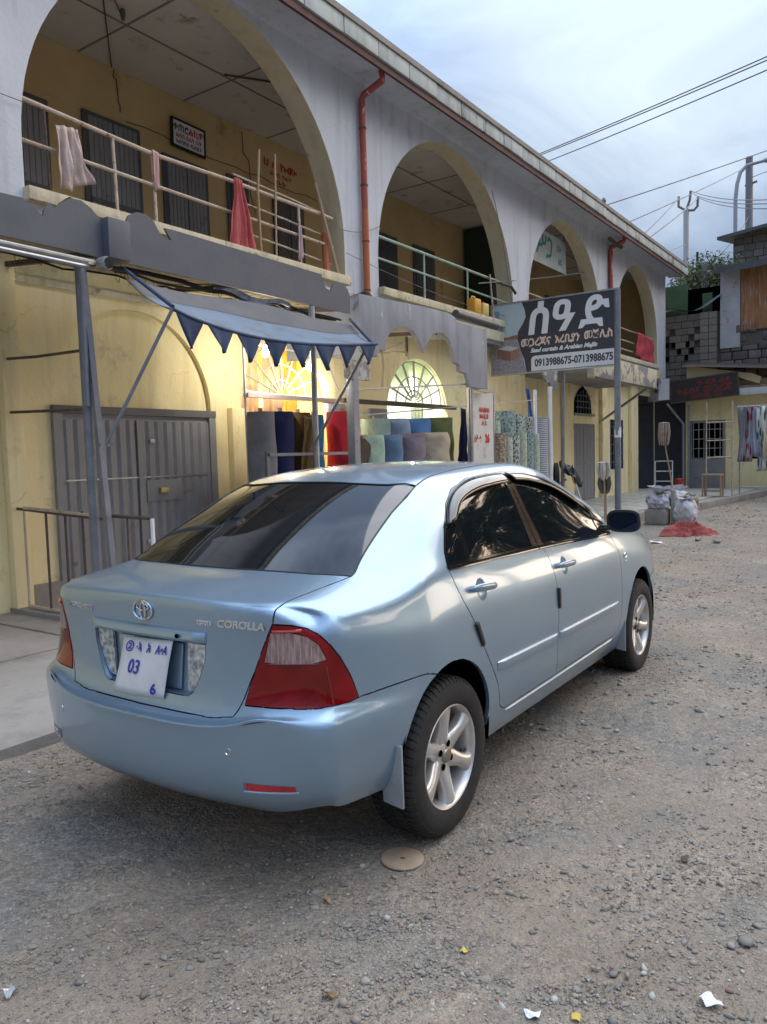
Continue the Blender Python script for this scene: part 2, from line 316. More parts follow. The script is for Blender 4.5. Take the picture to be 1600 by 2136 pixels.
def _grit(m):
    # crushed-stone grain: small cells of differing tone, with their own relief
    t = m.node_tree; b = t.nodes['Principled BSDF']; L = t.links
    g = t.nodes.new('ShaderNodeNewGeometry'); src = b.inputs['Base Color'].links[0].from_socket; nsrc = b.inputs['Normal'].links[0].from_socket
    last = src; nl = nsrc
    mk = t.nodes.new('ShaderNodeTexNoise'); mk.inputs['Scale'].default_value = 1.1; mk.inputs['Detail'].default_value = 7; mk.inputs['Roughness'].default_value = .7; L.new(g.outputs['Position'], mk.inputs['Vector'])
    mkr = t.nodes.new('ShaderNodeMapRange'); mkr.inputs['From Min'].default_value = .40; mkr.inputs['From Max'].default_value = .60; mkr.inputs['To Min'].default_value = .30; L.new(mk.outputs['Fac'], mkr.inputs['Value'])
    for sc_, amt, dist in ((28, .16, .006), (75, .26, .0045), (170, .26, .002)):
        v = t.nodes.new('ShaderNodeTexVoronoi'); v.inputs['Scale'].default_value = sc_; v.inputs['Randomness'].default_value = 1; L.new(g.outputs['Position'], v.inputs['Vector'])
        s_ = t.nodes.new('ShaderNodeSeparateColor'); L.new(v.outputs['Color'], s_.inputs[0])
        r = t.nodes.new('ShaderNodeMapRange'); r.inputs['To Min'].default_value = 1-amt; r.inputs['To Max'].default_value = 1+amt; L.new(s_.outputs[0], r.inputs['Value'])
        x = t.nodes.new('ShaderNodeMix'); x.data_type = 'RGBA'; x.blend_type = 'MULTIPLY'; L.new(mkr.outputs[0], x.inputs['Factor']); L.new(last, x.inputs['A']); L.new(r.outputs[0], x.inputs['B']); last = x.outputs['Result']
        bp_ = t.nodes.new('ShaderNodeBump'); bp_.invert = True; bp_.inputs['Distance'].default_value = dist; L.new(v.outputs['Distance'], bp_.inputs['Height']); L.new(nl, bp_.inputs['Normal']); nl = bp_.outputs[0]
    L.new(last, b.inputs['Base Color']); L.new(nl, b.inputs['Normal'])
_grit(M_dirt)

# ================================================================== ground
x0, x1, y0, y1 = -5.0, 13.0, -9.0, 3.6
gx = np.linspace(x0, x1, 361); gy = np.linspace(y0, y1, 253)
X_, Y_ = np.meshgrid(gx, gy, indexing='ij')
H_ = (vnoise(X_*.9, Y_*.9, 1)-.5)*.030+(vnoise(X_*3.1, Y_*3.1, 2)-.5)*.014+(vnoise(X_*9, Y_*9, 3)-.5)*.009+(vnoise(X_*22, Y_*22, 4)-.5)*.006
edge = np.minimum.reduce([X_-x0, x1-X_, Y_-y0, y1-Y_]); 
for yc, w_ in ((-1.25, .16), (-2.62, .18), (-3.9, .2)):      # shallow wheel ruts running along the yard
    H_ = H_-.013*np.exp(-((Y_-yc-.25*np.sin(X_*.35+yc))/w_)**2)+.006*np.exp(-((Y_-yc-.30-.25*np.sin(X_*.35+yc))/w_)**2)
H_ = H_*np.clip(edge/1.0, 0, 1)
def ground_h(x, y):
    i = np.clip(((np.asarray(x)-x0)/(x1-x0)*360).astype(int), 0, 360); j = np.clip(((np.asarray(y)-y0)/(y1-y0)*252).astype(int), 0, 252)
    return H_[i, j]
me = bpy.data.meshes.new('ground')
V_ = np.stack([X_, Y_, H_], -1).reshape(-1, 3)
I_ = np.arange(361*253).reshape(361, 253)
F_ = np.stack([I_[:-1, :-1], I_[1:, :-1], I_[1:, 1:], I_[:-1, 1:]], -1).reshape(-1, 4)
# the outer ground joins the fine patch edge to edge
B_ = np.array([(-250, -250), (250, -250), (250, 250), (-250, 250)])
base = len(V_); V_ = np.vstack([V_, [(x, y, 0) for x, y in B_]])
me.from_pydata(V_.tolist(), [], F_.tolist()+[(base, base+1, int(I_[-1, 0]), int(I_[0, 0])), (base+1, base+2, int(I_[-1, -1]), int(I_[-1, 0])), (base+2, base+3, int(I_[0, -1]), int(I_[-1, -1])), (base+3, base, int(I_[0, 0]), int(I_[0, -1]))])
me.polygons.foreach_set('use_smooth', [True]*len(me.polygons)); me.materials.append(M_dirt)
GR = tag(link('ground', me), kind='structure')

def rocks(name, cx, cy, cz, size, mats, label, seed=3):
    """many small broken stones joined in one mesh: squashed, jittered 12-vertex lumps"""
    rs = np.random.RandomState(seed); n = len(cx)
    t = (1+5**.5)/2
    iv = np.array([(-1,t,0),(1,t,0),(-1,-t,0),(1,-t,0),(0,-1,t),(0,1,t),(0,-1,-t),(0,1,-t),(t,0,-1),(t,0,1),(-t,0,-1),(-t,0,1)], float); iv /= np.linalg.norm(iv[0])
    fi = np.array([(0,11,5),(0,5,1),(0,1,7),(0,7,10),(0,10,11),(1,5,9),(5,11,4),(11,10,2),(10,7,6),(7,1,8),(3,9,4),(3,4,2),(3,2,6),(3,6,8),(3,8,9),(4,9,5),(2,4,11),(6,2,10),(8,6,7),(9,8,1)])
    V = iv[None]*rs.uniform(.48, 1.32, (n, 12, 1))
    V = V*np.stack([rs.uniform(.7, 1.3, n), rs.uniform(.55, 1.1, n), rs.uniform(.3, .7, n)], -1)[:, None, :]*size[:, None, None]
    a = rs.uniform(0, 6.28, n); c, s = np.cos(a)[:, None], np.sin(a)[:, None]
    X = V[..., 0]*c-V[..., 1]*s; Y = V[..., 0]*s+V[..., 1]*c; Z = V[..., 2]
    P = np.stack([X+cx[:, None], Y+cy[:, None], Z+cz[:, None]], -1).reshape(-1, 3)
    F = (fi[None]+np.arange(n)[:, None, None]*12).reshape(-1, 3)
    me = bpy.data.meshes.new(name); me.vertices.add(len(P)); me.vertices.foreach_set('co', P.ravel())
    me.loops.add(F.size); me.loops.foreach_set('vertex_index', F.ravel().astype(np.int32))
    me.polygons.add(len(F)); me.polygons.foreach_set('loop_start', np.arange(0, F.size, 3, dtype=np.int32))
    for m in mats: me.materials.append(m)
    mi = np.repeat(rs.choice(len(mats), n, p=[.42, .27, .17, .08, .06][:len(mats)] if len(mats) == 5 else None), 20).astype(np.int32)
    me.polygons.foreach_set('material_index', mi)
    me.update(calc_edges=True)
    return link(name, me)
RM_ = [mat('stone_grey', (.20, .185, .162), (.29, .268, .238), scale=3, rough=.95), mat('stone_brown', (.235, .19, .155), (.31, .26, .215), scale=3, rough=.95), mat('stone_dark', (.15, .14, .13), (.20, .188, .175), scale=3, rough=.9), mat('stone_pale', (.34, .32, .29), (.42, .40, .36), scale=3, rough=.9), mat('stone_red', (.20, .125, .10), (.26, .17, .13), scale=3, rough=.95)]
def scatter(n, xa, xb, ya, yb, smin, smax, pw, seed, dens=None):
    rs = np.random.RandomState(seed); x = rs.uniform(xa, xb, n); y = rs.uniform(ya, yb, n)
    if dens is not None: k = rs.uniform(0, 1, n) < dens(x, y); x, y = x[k], y[k]
    s = smin+(smax-smin)*rs.uniform(0, 1, len(x))**pw
    return x, y, s
dn = lambda x, y: np.clip(.15+1.25*vnoise(x*1.3+5, y*1.3, 9)*vnoise(x*.5, y*.5, 12)*1.6+.30*(x < -.3), .06, 1)
off_pave = lambda x, y: (y < 1.42) | (x > 8.6) & (y < 2.3)
parts = []
for (n, xa, xb, ya, yb, s0, s1, pw, sd_) in ((42000, -2.1, -.5, -2.6, 1.3, .0018, .0062, 1.9, 7), (52000, -2.3, .6, -2.6, 1.45, .0018, .0075, 2.6, 1), (9000, -2.3, 1.5, -2.7, 1.45, .004, .017, 3.6, 2), (34000, .6, 6.5, -3.6, 1.45, .0028, .010, 2.8, 3), (6500, 1.0, 6.5, -3.6, 1.45, .005, .026, 4.2, 4), (18000, 5.0, 13, -5.5, 2.25, .005, .018, 3.2, 5), (8000, 13, 26, -7, 1.8, .010, .035, 3.5, 6)):
    x, y, s = scatter(n, xa, xb, ya, yb, s0, s1, pw, sd_, dn)
    k = ((y < 1.42) | ((x > 8.6) & (y < 2.3-(np.clip(x-9, 0, 12))*.07))); x, y, s = x[k], y[k], s[k]
    parts.append((x, y, np.where(x < 13, ground_h(x, y), 0)+s*.12, s))
cx, cy, cz, sz = [np.concatenate(a) for a in zip(*parts)]
tag(rocks('gravel', cx, cy, cz, sz, RM_, ''), kind='stuff', label='loose grey and brown gravel strewn over the dirt yard')
# stones big enough to pick out one by one
big = [(-1.05, -1.38, .022), (.44, -1.05, .026), (-.62, -.75, .020), (.62, -1.98, .028), (-.9, -1.93, .03), (-.25, -1.92, .018), (1.25, -1.3, .02), (-1.35, -.55, .02), (.05, -1.62, .02)]
def lone_stone(x, y, s, m, label, sd_):
    o = rocks('stone', np.array([0.]), np.array([0.]), np.array([0.]), np.array([s]), [m], '', sd_)
    o.location = (x, y, float(ground_h(x, y))+s*.25); tag(o, label, 'stone'); return o
lone_stone(0.08, -1.04, .024, RM_[0], 'egg-sized grey stone on the gravel right of the rear wheel', 21)
lone_stone(-0.14, -1.90, .030, RM_[2], 'dark rounded stone at the right end of the gravel patch near the frame edge', 22)
lone_stone(10.15, .55, .06, RM_[1], 'small brown lump beside the left end of the red cloth', 23)
lone_stone(9.9, .22, .07, RM_[0], 'grey block fragment beside the right end of the red cloth', 24)

# litter
def scrap(name, x, y, w, h, m, label, cat, a=0, curl=.01, seed=0, z=.004):
    rs = random.Random(seed); mb = MB()
    mb.grid(lambda u, v: ((u-.5)*w*(1-.35*v), (v-.5)*h, curl*math.sin(u*3+v*2+seed)**2+curl*.5*v), 5, 4)
    o = mb.build(name, m, None, loc=(x, y, float(ground_h(x, y))+z), rot=(0, 0, a)); sm = o.modifiers.new('s', 'SOLIDIFY'); sm.thickness = .001
    return tag(o, label, cat)
M_paper = mat('white_paper', (.68, .68, .69), rough=.8); M_yel = mat('yellow_scrap', (.55, .42, .08), rough=.8); M_leaf = mat('dry_leaf', (.30, .22, .11), (.20, .14, .07), scale=20, rough=.9)
scrap('paper_scrap', -0.46, -1.87, .055, .045, M_paper, 'white triangular paper scrap on the gravel at the bottom right', 'litter', .8, .012, 1)
scrap('paper_scrap', -0.74, -1.49, .045, .03, M_paper, 'small white scrap on the gravel at the bottom edge, right of centre', 'litter', 2.0, .008, 2)
scrap('paper_scrap', 9.65, 1.05, .22, .16, M_paper, 'flat white sheet on the dirt ahead of the car front wheel', 'litter', .5, .02, 3)
scrap('yellow_wrapper', -0.69, -1.59, .030, .022, M_yel, 'tiny yellow wrapper on the gravel at the bottom edge', 'litter', .3, .006, 4)
scrap('yellow_wrapper', -0.62, -1.22, .024, .02, M_yel, 'tiny yellow wrapper on the gravel below the metal disc', 'litter', 1.3, .006, 5)
scrap('dry_leaf', -0.63, -0.71, .042, .020, M_leaf, 'curled tan leaf on the gravel below the rear bumper', 'leaf', .7, .012, 6)
scrap('dry_leaf', -0.99, -1.01, .045, .022, M_leaf, 'curled tan leaf on the gravel near the bottom, left of centre', 'leaf', 2.2, .012, 7)
scrap('bark_piece', 0.27, -1.63, .05, .022, mat('bark', (.10, .07, .05), rough=.9), 'dark bark piece on the gravel at the right', 'litter', .2, .01, 8)
scrap('foil_scrap', -1.45, -0.23, .04, .022, mat('foil', (.45, .46, .48), rough=.35, metal=.6), 'crumpled grey foil scrap on the gravel at the left edge', 'litter', .2, .015, 9)
tw = MB()
rs_ = random.Random(5)
for i in range(240):
    if i < 150: x, y = rs_.uniform(-1.7, 1.5), rs_.uniform(-2.3, 1.2)
    else: x, y = rs_.uniform(1, 7), rs_.uniform(-3, .2)
    if y > 1.35: continue
    a = rs_.uniform(0, 6.28); L_ = rs_.uniform(.02, .075); z = float(ground_h(x, y))+.005
    tw.tube([(x, y, z), (x+L_*.5*math.cos(a)+.004, y+L_*.5*math.sin(a), z+.003), (x+L_*math.cos(a+.25), y+L_*math.sin(a+.25), z)], rs_.uniform(.0006, .0016), 4)
tag(tw.build('straw', M_wood), 'dry straw and twig bits lying on the gravel', kind='stuff')
dsk = MB().lathe([(.010, .0), (.0105, .003), (.074, .003), (.079, .002), (.0795, -.002)], 44, 'z')
tag(dsk.build('metal_disc', mat('rusty_disc', (.36, .27, .19), (.28, .21, .15), scale=20, rough=.7, spots=(.2, .09, .05), spot_scale=26, spot_lo=.64, spot_hi=.68), None, True, loc=(-.268, -.770, float(ground_h(-.268, -.770))+.006), rot=(.02, .015, 0)), 'flat round rusty tin lid with a hole, on the gravel behind the rear wheel', 'lid')

# ================================================================== pavements
def slab(name, pts, z0, z1, m, parent=None): return prism(pts, z0, z1, 'z').build(name, m, parent, bevel=.006)
PV = tag(link('pavement', None), kind='structure')
xs_ = [-8, -6, -4.2, -2.4, -.7, 1.1, 2.9, 4.7, 6.5, 8.45]
for i in range(len(xs_)-1):
    slab('paving_slab', [(xs_[i]+.006, 1.475+rng.uniform(-.012, .012)), (xs_[i+1]-.006, 1.475+rng.uniform(-.012, .012)), (xs_[i+1]-.006, 3.15), (xs_[i]+.006, 3.15)], -.12, .055, M_pave, PV)
    slab('paving_slab', [(xs_[i]+.006, 3.162), (xs_[i+1]-.006, 3.162), (xs_[i+1]-.006, 4.85), (xs_[i]+.006, 4.85)], -.12, .062+.01*(i % 2), M_pave, PV)
ke = [(8.5, 2.62), (9.0, 2.60), (13.45, 2.32), (15.6, 1.95), (20.2, 1.50), (23.2, 1.25)]
def ky(x): return float(np.interp(x, [p[0] for p in ke], [p[1] for p in ke]))
TP = tag(link('tiled_pavement', None), kind='structure')
for i in range(len(ke)-1):
    slab('kerb_block', [(ke[i][0]+.004, ke[i][1]), (ke[i+1][0]-.004, ke[i+1][1]), (ke[i+1][0]-.004, ke[i+1][1]+.14), (ke[i][0]+.004, ke[i][1]+.14)], -.1, .165, M_conc, TP)
slab('paving_bed', [(8.5, 2.76)]+[(x, ky(x)+.142) for x in (9, 13.45, 15.6, 20.2, 23.2)]+[(23.2, 7.5), (8.5, 7.5)], -.1, .150, M_conc, TP)
tm = {}
for i in range(36):
    xa = 8.6+i*.4
    for j in range(9):
        ya = 2.55+j*.4 if xa < 13 else 1.75+j*.4
        if ya < ky(xa+.2)+.15 or ya > 4.6: continue
        k = (i+j) % 2
        if k not in tm: tm[k] = MB().box((-.196, -.196, 0), (.196, .196, .02)).build('tile', (M_tile, M_tile2)[k], TP, bevel=.004); o = tm[k]
        else: o = tm[k].copy(); C.objects.link(o)
        o.location = (xa+.2, ya+.2, .150+rng.uniform(0, .004)); o.rotation_euler = (0, 0, rng.choice((0, math.pi/2)))

# ================================================================== the arcaded building
B = thing('arcade_building', 'two-storey building with large arched openings, pale blue above and yellow plaster below', 'building', (4, 4.5, 0))
BO = Vector((-4, -4.5, 0))
def bp(mb, name, m, parent=None, **k):
    """link a mesh given in world coordinates as a part of the building"""
    o = mb.build(name, m, parent or B, **k)
    if parent is None: o.location = BO
    return o
ARC = [(-1.62, 2.40, 4.47), (4.03, 2.41, 4.46), (9.63, 2.355, 4.42), (14.98, 2.24, 4.46), (20.35, 1.98, 4.70)]
XL, XR, ZT, ZS = -9.0, 23.3, 7.0, 3.86
def arch_wall(arcs, xl, xr, z0, zt, yf, yb, sill, n=40):
    """wall with arched openings: front and back skins and the reveals"""
    w = MB(); rv = []
    def colm(xa, xb, za, zb, ya=None):
        for yy in (yf, yb):
            w.add([(xa, yy, za), (xb, yy, zb), (xb, yy, zt), (xa, yy, zt)], [(0, 1, 2, 3)])
    x = xl
    for (c, r, sp, *ry) in arcs:
        rz = ry[0] if ry else r
        colm(x, c-r, z0, z0); x = c+r
        th = [math.pi-math.pi*i/n for i in range(n+1)]
        p = [(c+r*math.cos(t), sp+rz*math.sin(t)) for t in th]
        for (xa, za), (xb, zb) in zip(p, p[1:]):
            colm(xa, xb, za, zb)
        q = [(c-r, sill)]+p+[(c+r, sill)]
        g_ = MB(); m_ = len(q); g_.add([(a, yf, b) for a, b in q]+[(a, yb, b) for a, b in q], [(i, i+1, m_+i+1, m_+i) for i in range(m_-1)]); rv.append(g_)
        w.add([(c-r, yf, z0), (c+r, yf, z0), (c+r, yf, sill), (c-r, yf, sill)], [(0, 1, 2, 3)]) if sill > z0+.01 else None
    colm(x, xr, z0, z0)
    return w, rv
w, rv = arch_wall(ARC, XL, XR, 3.55, ZT, 4.5, 4.85, 3.9)
w.add([(XR, 4.5, 3.55), (XR, 4.85, 3.55), (XR, 4.85, ZT), (XR, 4.5, ZT)], [(0, 1, 2, 3)])
bp(w, 'upper_wall', M_wallblue, recalc=False)
for g_ in rv: bp(g_, 'arch_reveal', M_cream, smooth=True, recalc=False, sharp=50)
# gallery interior
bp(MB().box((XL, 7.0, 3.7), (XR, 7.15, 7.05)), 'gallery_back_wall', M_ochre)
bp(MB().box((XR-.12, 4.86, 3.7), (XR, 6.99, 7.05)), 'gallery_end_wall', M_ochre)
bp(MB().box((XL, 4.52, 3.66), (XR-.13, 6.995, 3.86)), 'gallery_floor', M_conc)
bp(MB().box((7.0, 4.86, 3.87), (7.06, 6.99, 6.93)), 'gallery_partition', M_ochre) if False else None
for i in range(14):           # ceiling boards with battens over the joints
    xa = -1.4+i*1.8
    bp(MB().box((xa+.004, 4.86, 6.93), (xa+1.796, 5.95, 6.95)), 'ceiling_board', M_ceil)
    bp(MB().box((xa+.004, 5.955, 6.93), (xa+1.796, 6.99, 6.95)), 'ceiling_board', M_ceil)
cb = MB()
for i in range(14): cb.box((-1.4+i*1.8-.012, 4.9, 6.919), (-1.4+i*1.8+.012, 6.98, 6.929))
cb.box((-1.4, 5.94, 6.918), (XR-.2, 5.965, 6.9285))
bp(cb, 'ceiling_batten', mat('batten_brown', (.26, .21, .17), rough=.9))
bp(MB().box((XL, 3.9, 7.16), (XR+.3, 9.5, 7.24)), 'roof_slab', M_conc)
# eave: soffit with a cove, brown fascia, weathered coping in sections
ev = MB(); pr_ = [(4.5, 6.885)]+[(4.38+.118*math.cos(a), 6.885+.030*math.sin(a)) for a in np.linspace(0, math.pi/2, 5)]+[(4.0, 6.90), (4.0, 6.95), (4.5, 6.95)]
n_ = len(pr_); ev.add([(XL, y, z) for y, z in pr_]+[(XR, y, z) for y, z in pr_], [(i, (i+1) % n_, n_+(i+1) % n_, n_+i) for i in range(n_)]+[tuple(range(n_)), tuple(range(n_, 2*n_))])
bp(ev, 'soffit', M_wallblue, smooth=True, sharp=50)
bp(MB().box((XL, 3.955, 6.835), (XR+.02, 3.998, 6.925)), 'fascia_board', M_brownf)
x = XL; cp0 = None
while x < XR:
    L_ = .78
    if cp0 is None: cp0 = MB().box((.006, -.03, 0), (L_-.006, .55, .225)).build('coping_stone', M_copeW, B, bevel=.012); o = cp0
    else: o = cp0.copy(); C.objects.link(o)
    o.location = (x-4, 3.955-4.5+rng.uniform(-.006, .006), 6.935+rng.uniform(-.006, .006)); x += L_
# sill beams of the openings
for (c, r, sp) in ARC:
    for k in range(2):
        xa = c-r-.02+k*(r+.02); o = MB().box((xa+.003, 4.40, 3.90), (xa+r+.017, 4.90, 4.02)); bp(o, 'sill', M_sill, bevel=.008)
    bp(MB().box((c-r-.35, 4.43, 3.62), (c+r+.35, 4.499, 3.80)), 'slab_edge', M_sill)
# grey doors at the back of the gallery
def panel_door(name, xa, xb, za, zb, y, m, mf, nleaf=2, slats=5, parent=None, frame=.06):
    P_ = parent or B
    d = bp(MB().box((xa, y, za), (xb, y+.03, zb)), name, mf) if P_ is B else MB().box((xa, y, za), (xb, y+.03, zb)).build(name, mf, P_)
    wl = (xb-xa-2*frame)/nleaf
    for i in range(nleaf):
        a = xa+frame+i*wl; sw = (wl-.02)/slats
        for k in range(slats):
            o = MB().box((a+.01+k*sw+.004, y-.022, za+.03), (a+.01+(k+1)*sw-.004, y-.002, zb-frame)).build('slat', m, d)
        MB().box((a+.01, y-.034, (za+zb)/2-.03), (a+wl-.01, y-.022, (za+zb)/2+.03)).build('rail', mf, d)
    return d
for xa, xb, zb in ((2.55, 3.50, 6.12), (4.0, 4.93, 6.20), (5.32, 6.20, 6.02), (6.62, 7.10, 6.08), (7.7, 8.5, 6.0), (10.7, 11.55, 6.08), (12.2, 13.1, 6.1), (16.2, 17.1, 6.1), (19.5, 20.4, 6.1)):
    panel_door('gallery_door', xa, xb, 3.87, zb, 6.96, M_doorg if xb < 7 else M_doordk, M_doordk, 2)
bp(MB().box((14.5, 6.2, 3.87), (15.6, 6.95, 6.85)), 'gallery_cupboard', mat('dark_green_panel', (.02, .04, .035), rough=.6))
for p in ([(3.50,5.6),(3.35,6.5),(3.0,6.6)], ):
    pass
cw = MB()
def wig(a, b, n=8, s=.03, seed=1):
    r_ = random.Random(seed); a = Vector(a); b = Vector(b); return [a.lerp(b, i/n)+Vector((r_.uniform(-s, s), 0, r_.uniform(-s, s)))*(0 < i < n) for i in range(n+1)]
cw.tube(wig((4.55, 6.97, 6.9), (4.62, 6.97, 6.35), seed=2), .008, 5); cw.tube(wig((3.4, 5.6, 6.91), (4.5, 6.95, 6.91), s=.0), .009, 5); cw.tube([(3.2, 5.3, 6.91), (3.75, 5.75, 6.905)], .008, 5)
cw.tube(wig((5.6, 5.9, 6.91), (6.2, 5.5, 6.91), s=0), .014, 5); cw.tube(wig((7.0, 6.97, 6.85), (7.25, 6.97, 5.6), s=.06, seed=4), .007, 5); cw.tube(wig((4.7, 6.96, 6.25), (8.9, 6.96, 6.2), n=14, s=.03, seed=5), .006, 5)
cw.tube([(9.0, 5.6, 6.90), (9.6, 5.6, 6.90)], .02, 6)
bp(cw, 'conduit', M_rust)
bulb = MB().lathe([(0, 0), (.03, -.01), (.035, -.06), (.02, -.13), (0, -.14)], 14, 'z'); bp(bulb, 'ceiling_lamp', mat('dusty_lamp', (.10, .10, .09), rough=.5), smooth=True).location = BO+Vector((3.72, 5.66, 6.90))

# ground floor wall with blind arches, openings and pilasters
LA = [(-1.6, 1.05, 2.1), (3.04, 1.055, 2.09), (5.49, .82, 2.20), (8.89, .97, 2.13)]
YW = 4.85
w, rv = arch_wall([(3.04, 1.055, 2.09), (5.49, .86, 2.20), (8.89, .985, 2.13)], XL, 11.6, -.05, 3.60, YW, YW+.06, -.05)
bp(w, 'lower_wall', M_yellow, recalc=False)
for g_ in rv: bp(g_, 'blind_arch_edge', M_yellow, smooth=True, recalc=False, sharp=50)
bw = MB()
def rect_wall(mb, xa, xb, za, zb, y, holes):
    """a wall sheet with rectangular holes"""
    xs = sorted({xa, xb}|{v for h in holes for v in h[:2]}); zs = sorted({za, zb}|{v for h in holes for v in h[2:]})
    for a, b in zip(xs, xs[1:]):
        for c, d in zip(zs, zs[1:]):
            if any(h[0] <= a and b <= h[1] and h[2] <= c and d <= h[3] for h in holes): continue
            mb.add([(a, y, c), (b, y, c), (b, y, d), (a, y, d)], [(0, 1, 2, 3)])
rect_wall(bw, XL, 11.6, -.05, 3.60, YW+.065, [(4.64, 6.34, -.05, 3.2), (7.9, 9.9, -.05, 3.2)])
bp(bw, 'arch_infill', M_yellow, recalc=False)
# fan-lit openings: wall spandrels stay in the front skin, timber transom below the fan
M_fan = mat('fanlight_bars', (.30, .29, .26), rough=.6)
def fanlight(name, c, hw, zb, top, mid, m):
    f = MB(); y = YW+.09
    zc = zb; H = top-zb
    for t in np.linspace(0, math.pi, 9)[1:-1]:
        f.bar((c+.12*math.cos(t), y, zc+.10*math.sin(t)), (c+hw*math.cos(t), y, zc+H*math.sin(t)), .022, .03, up=(0, 1, 0))
    for k in (.30, .62, .97):
        f.tube([(c+hw*k*math.cos(t), y, zc+H*k*math.sin(t)) for t in np.linspace(0, math.pi, 20)], .013, 6)
    f.box((c-hw, y-.03, zb-.05), (c+hw, y+.02, zb+.01))
    return bp(f, name, m)
fanlight('fanlight', 5.49, .80, 2.34, 3.02, 0, mat('fan_bars_pale', (.55, .52, .45), rough=.6)); fanlight('fanlight', 8.89, .93, 2.36, 3.09, 0, M_fan)
# side room wall right of the shops and the door near the far end
w2 = MB(); rect_wall(w2, 11.6, 23.3, -.05, 3.60, YW, [(16.0, 17.65, -.05, 2.14), (18.9, 20.05, .9, 2.3), (21.3, 23.2, -.05, 3.1)])
bp(w2, 'lower_wall', M_yellow, recalc=False)
for xa, xb, za, zb in ((4.36, 4.60, 0, 2.12), (11.3, 11.75, 0, 3.55), (15.3, 15.9, 0, 3.5), (18.0, 18.4, 0, 3.4), (20.55, 21.2, 0, 3.5), (1.44, 1.62, 0, 3.4)):
    bp(MB().box((xa, YW-.10, za), (xb, YW-.003, zb)), 'pilaster', M_yellow, bevel=.01)
bp(MB().box((1.62, YW-.06, .06), (8.0, YW-.003, .30)), 'plinth', M_conc)
for xa, xb in ((1.66, 4.30),): pass
bp(MB().box((XL, YW-.035, 3.235), (4.4, YW-.003, 3.30)), 'string_course', M_sill)
# pointed window over the far door
fw_ = [(16.15, 2.40), (17.38, 2.40), (17.32, 2.75), (17.05, 2.98), (16.76, 3.10), (16.47, 2.98), (16.20, 2.75)]
d3 = bp(prism(fw_, YW-.02, YW-.012), 'pointed_window', M_void)
gb = MB()
for k in range(1, 6): gb.bar((16.15+k*.205, YW-.03, 2.42), (16.15+k*.205, YW-.03, 2.70+.3*math.sin(k/6*math.pi)), .02, .02, up=(0, 1, 0))
for z in (2.55, 2.70, 2.85): gb.bar((16.22, YW-.035, z), (17.30, YW-.035, z), .02, .02)
gb.build('window_bars', M_steel, d3); MB().box((16.05, YW-.07, 2.34), (17.5, YW-.021, 2.40)).build('window_ledge', M_conc, d3)
panel_door('far_door', 16.0, 17.65, .15, 2.14, YW+.02, M_doorg, M_doorg, 2, 3)
gw = bp(MB().box((18.9, YW+.04, .9), (20.05, YW+.06, 2.3)), 'barred_window', M_void); gb = MB()
for k in range(6): gb.box((18.95+k*.21, YW-.012, .9), (18.97+k*.21, YW+.012, 2.3))
for z in (1.1, 1.35, 1.6, 1.85, 2.1): gb.box((18.9, YW-.028, z-.01), (20.05, YW-.013, z+.01))
gb.build('window_bars', M_steel, gw)
# dark passage at the end
bp(MB().box((21.3, 7.5, 0), (23.3, 7.6, 3.2)), 'passage_back', M_doordk)
bp(MB().box((21.2, 4.92, 0), (21.28, 7.49, 3.2)), 'passage_wall', M_doordk)

# big grey sheet-metal door in the first blind arch
GD = bp(MB().box((2.02, YW-.012, .07), (4.06, YW+.05, 2.02)), 'steel_door', M_doorg)
def gchild(mb, name, m, **k): return mb.build(name, m, GD, **k)
x = 2.07; i = 0
while x < 3.99:
    wd = .1275; o = MB().add([(x, YW-.014, .10), (x+wd, YW-.014, .10), (x+wd*.72, YW-.034, .10), (x+wd*.28, YW-.034, .10)] + [(x, YW-.014, 1.93), (x+wd, YW-.014, 1.93), (x+wd*.72, YW-.034, 1.93), (x+wd*.28, YW-.034, 1.93)], [(0,1,2,3)[::-1],(4,5,6,7),(3,2,6,7),(0,3,7,4),(2,1,5,6)])
    gchild(o, 'pressed_panel', M_doorg); x += wd
gchild(MB().box((1.96, YW-.06, 1.99), (4.12, YW-.0, 2.07)), 'door_head', M_doordk); 
for xa in (1.96, 4.02): gchild(MB().box((xa, YW-.05, .07), (xa+.10, YW-.0, 1.99)), 'door_jamb', M_doorg)
gchild(MB().box((2.96, YW-.046, .10), (3.02, YW-.034, 1.93)), 'meeting_strip', M_doorg)
gchild(MB().box((3.06, YW-.044, 1.03), (3.55, YW-.034, 1.27)), 'lock_plate', M_doorg, bevel=.004)
lk = MB().box((3.22, YW-.085, 1.12), (3.34, YW-.044, 1.18)); gchild(lk, 'padlock', mat('brass_lock', (.5, .42, .2), rough=.4, metal=.8), bevel=.008)
gchild(MB().box((3.12, YW-.06, 1.68), (3.19, YW-.044, 1.73)), 'hasp', M_galv, bevel=.004); gchild(MB().box((3.02, YW-.06, .55), (3.09, YW-.044, .61)), 'hasp', M_galv, bevel=.004)
gchild(MB().box((2.07, YW-.040, 1.30), (3.98, YW-.0345, 1.315)), 'weld_seam', M_galv)

# shop interiors: back walls, side walls, ceilings
def room(xa, xb, m, name, zt=3.3):
    r = MB().add([(xa, YW+.07, .05), (xb, YW+.07, .05), (xb, 7.6, .05), (xa, 7.6, .05), (xa, YW+.07, zt), (xb, YW+.07, zt), (xb, 7.6, zt), (xa, 7.6, zt)], [(0,1,2,3), (4,5,6,7), (3,2,6,7), (0,3,7,4), (2,1,5,6)])
    return bp(r, name, m, recalc=False)
room(4.4, 6.8, mat('shop_wall_warm', (.62, .50, .26), (.70, .56, .30), scale=2, rough=.9), 'shop_room')
room(7.7, 10.2, mat('shop_wall_pale', (.58, .62, .50), rough=.9), 'shop_room')
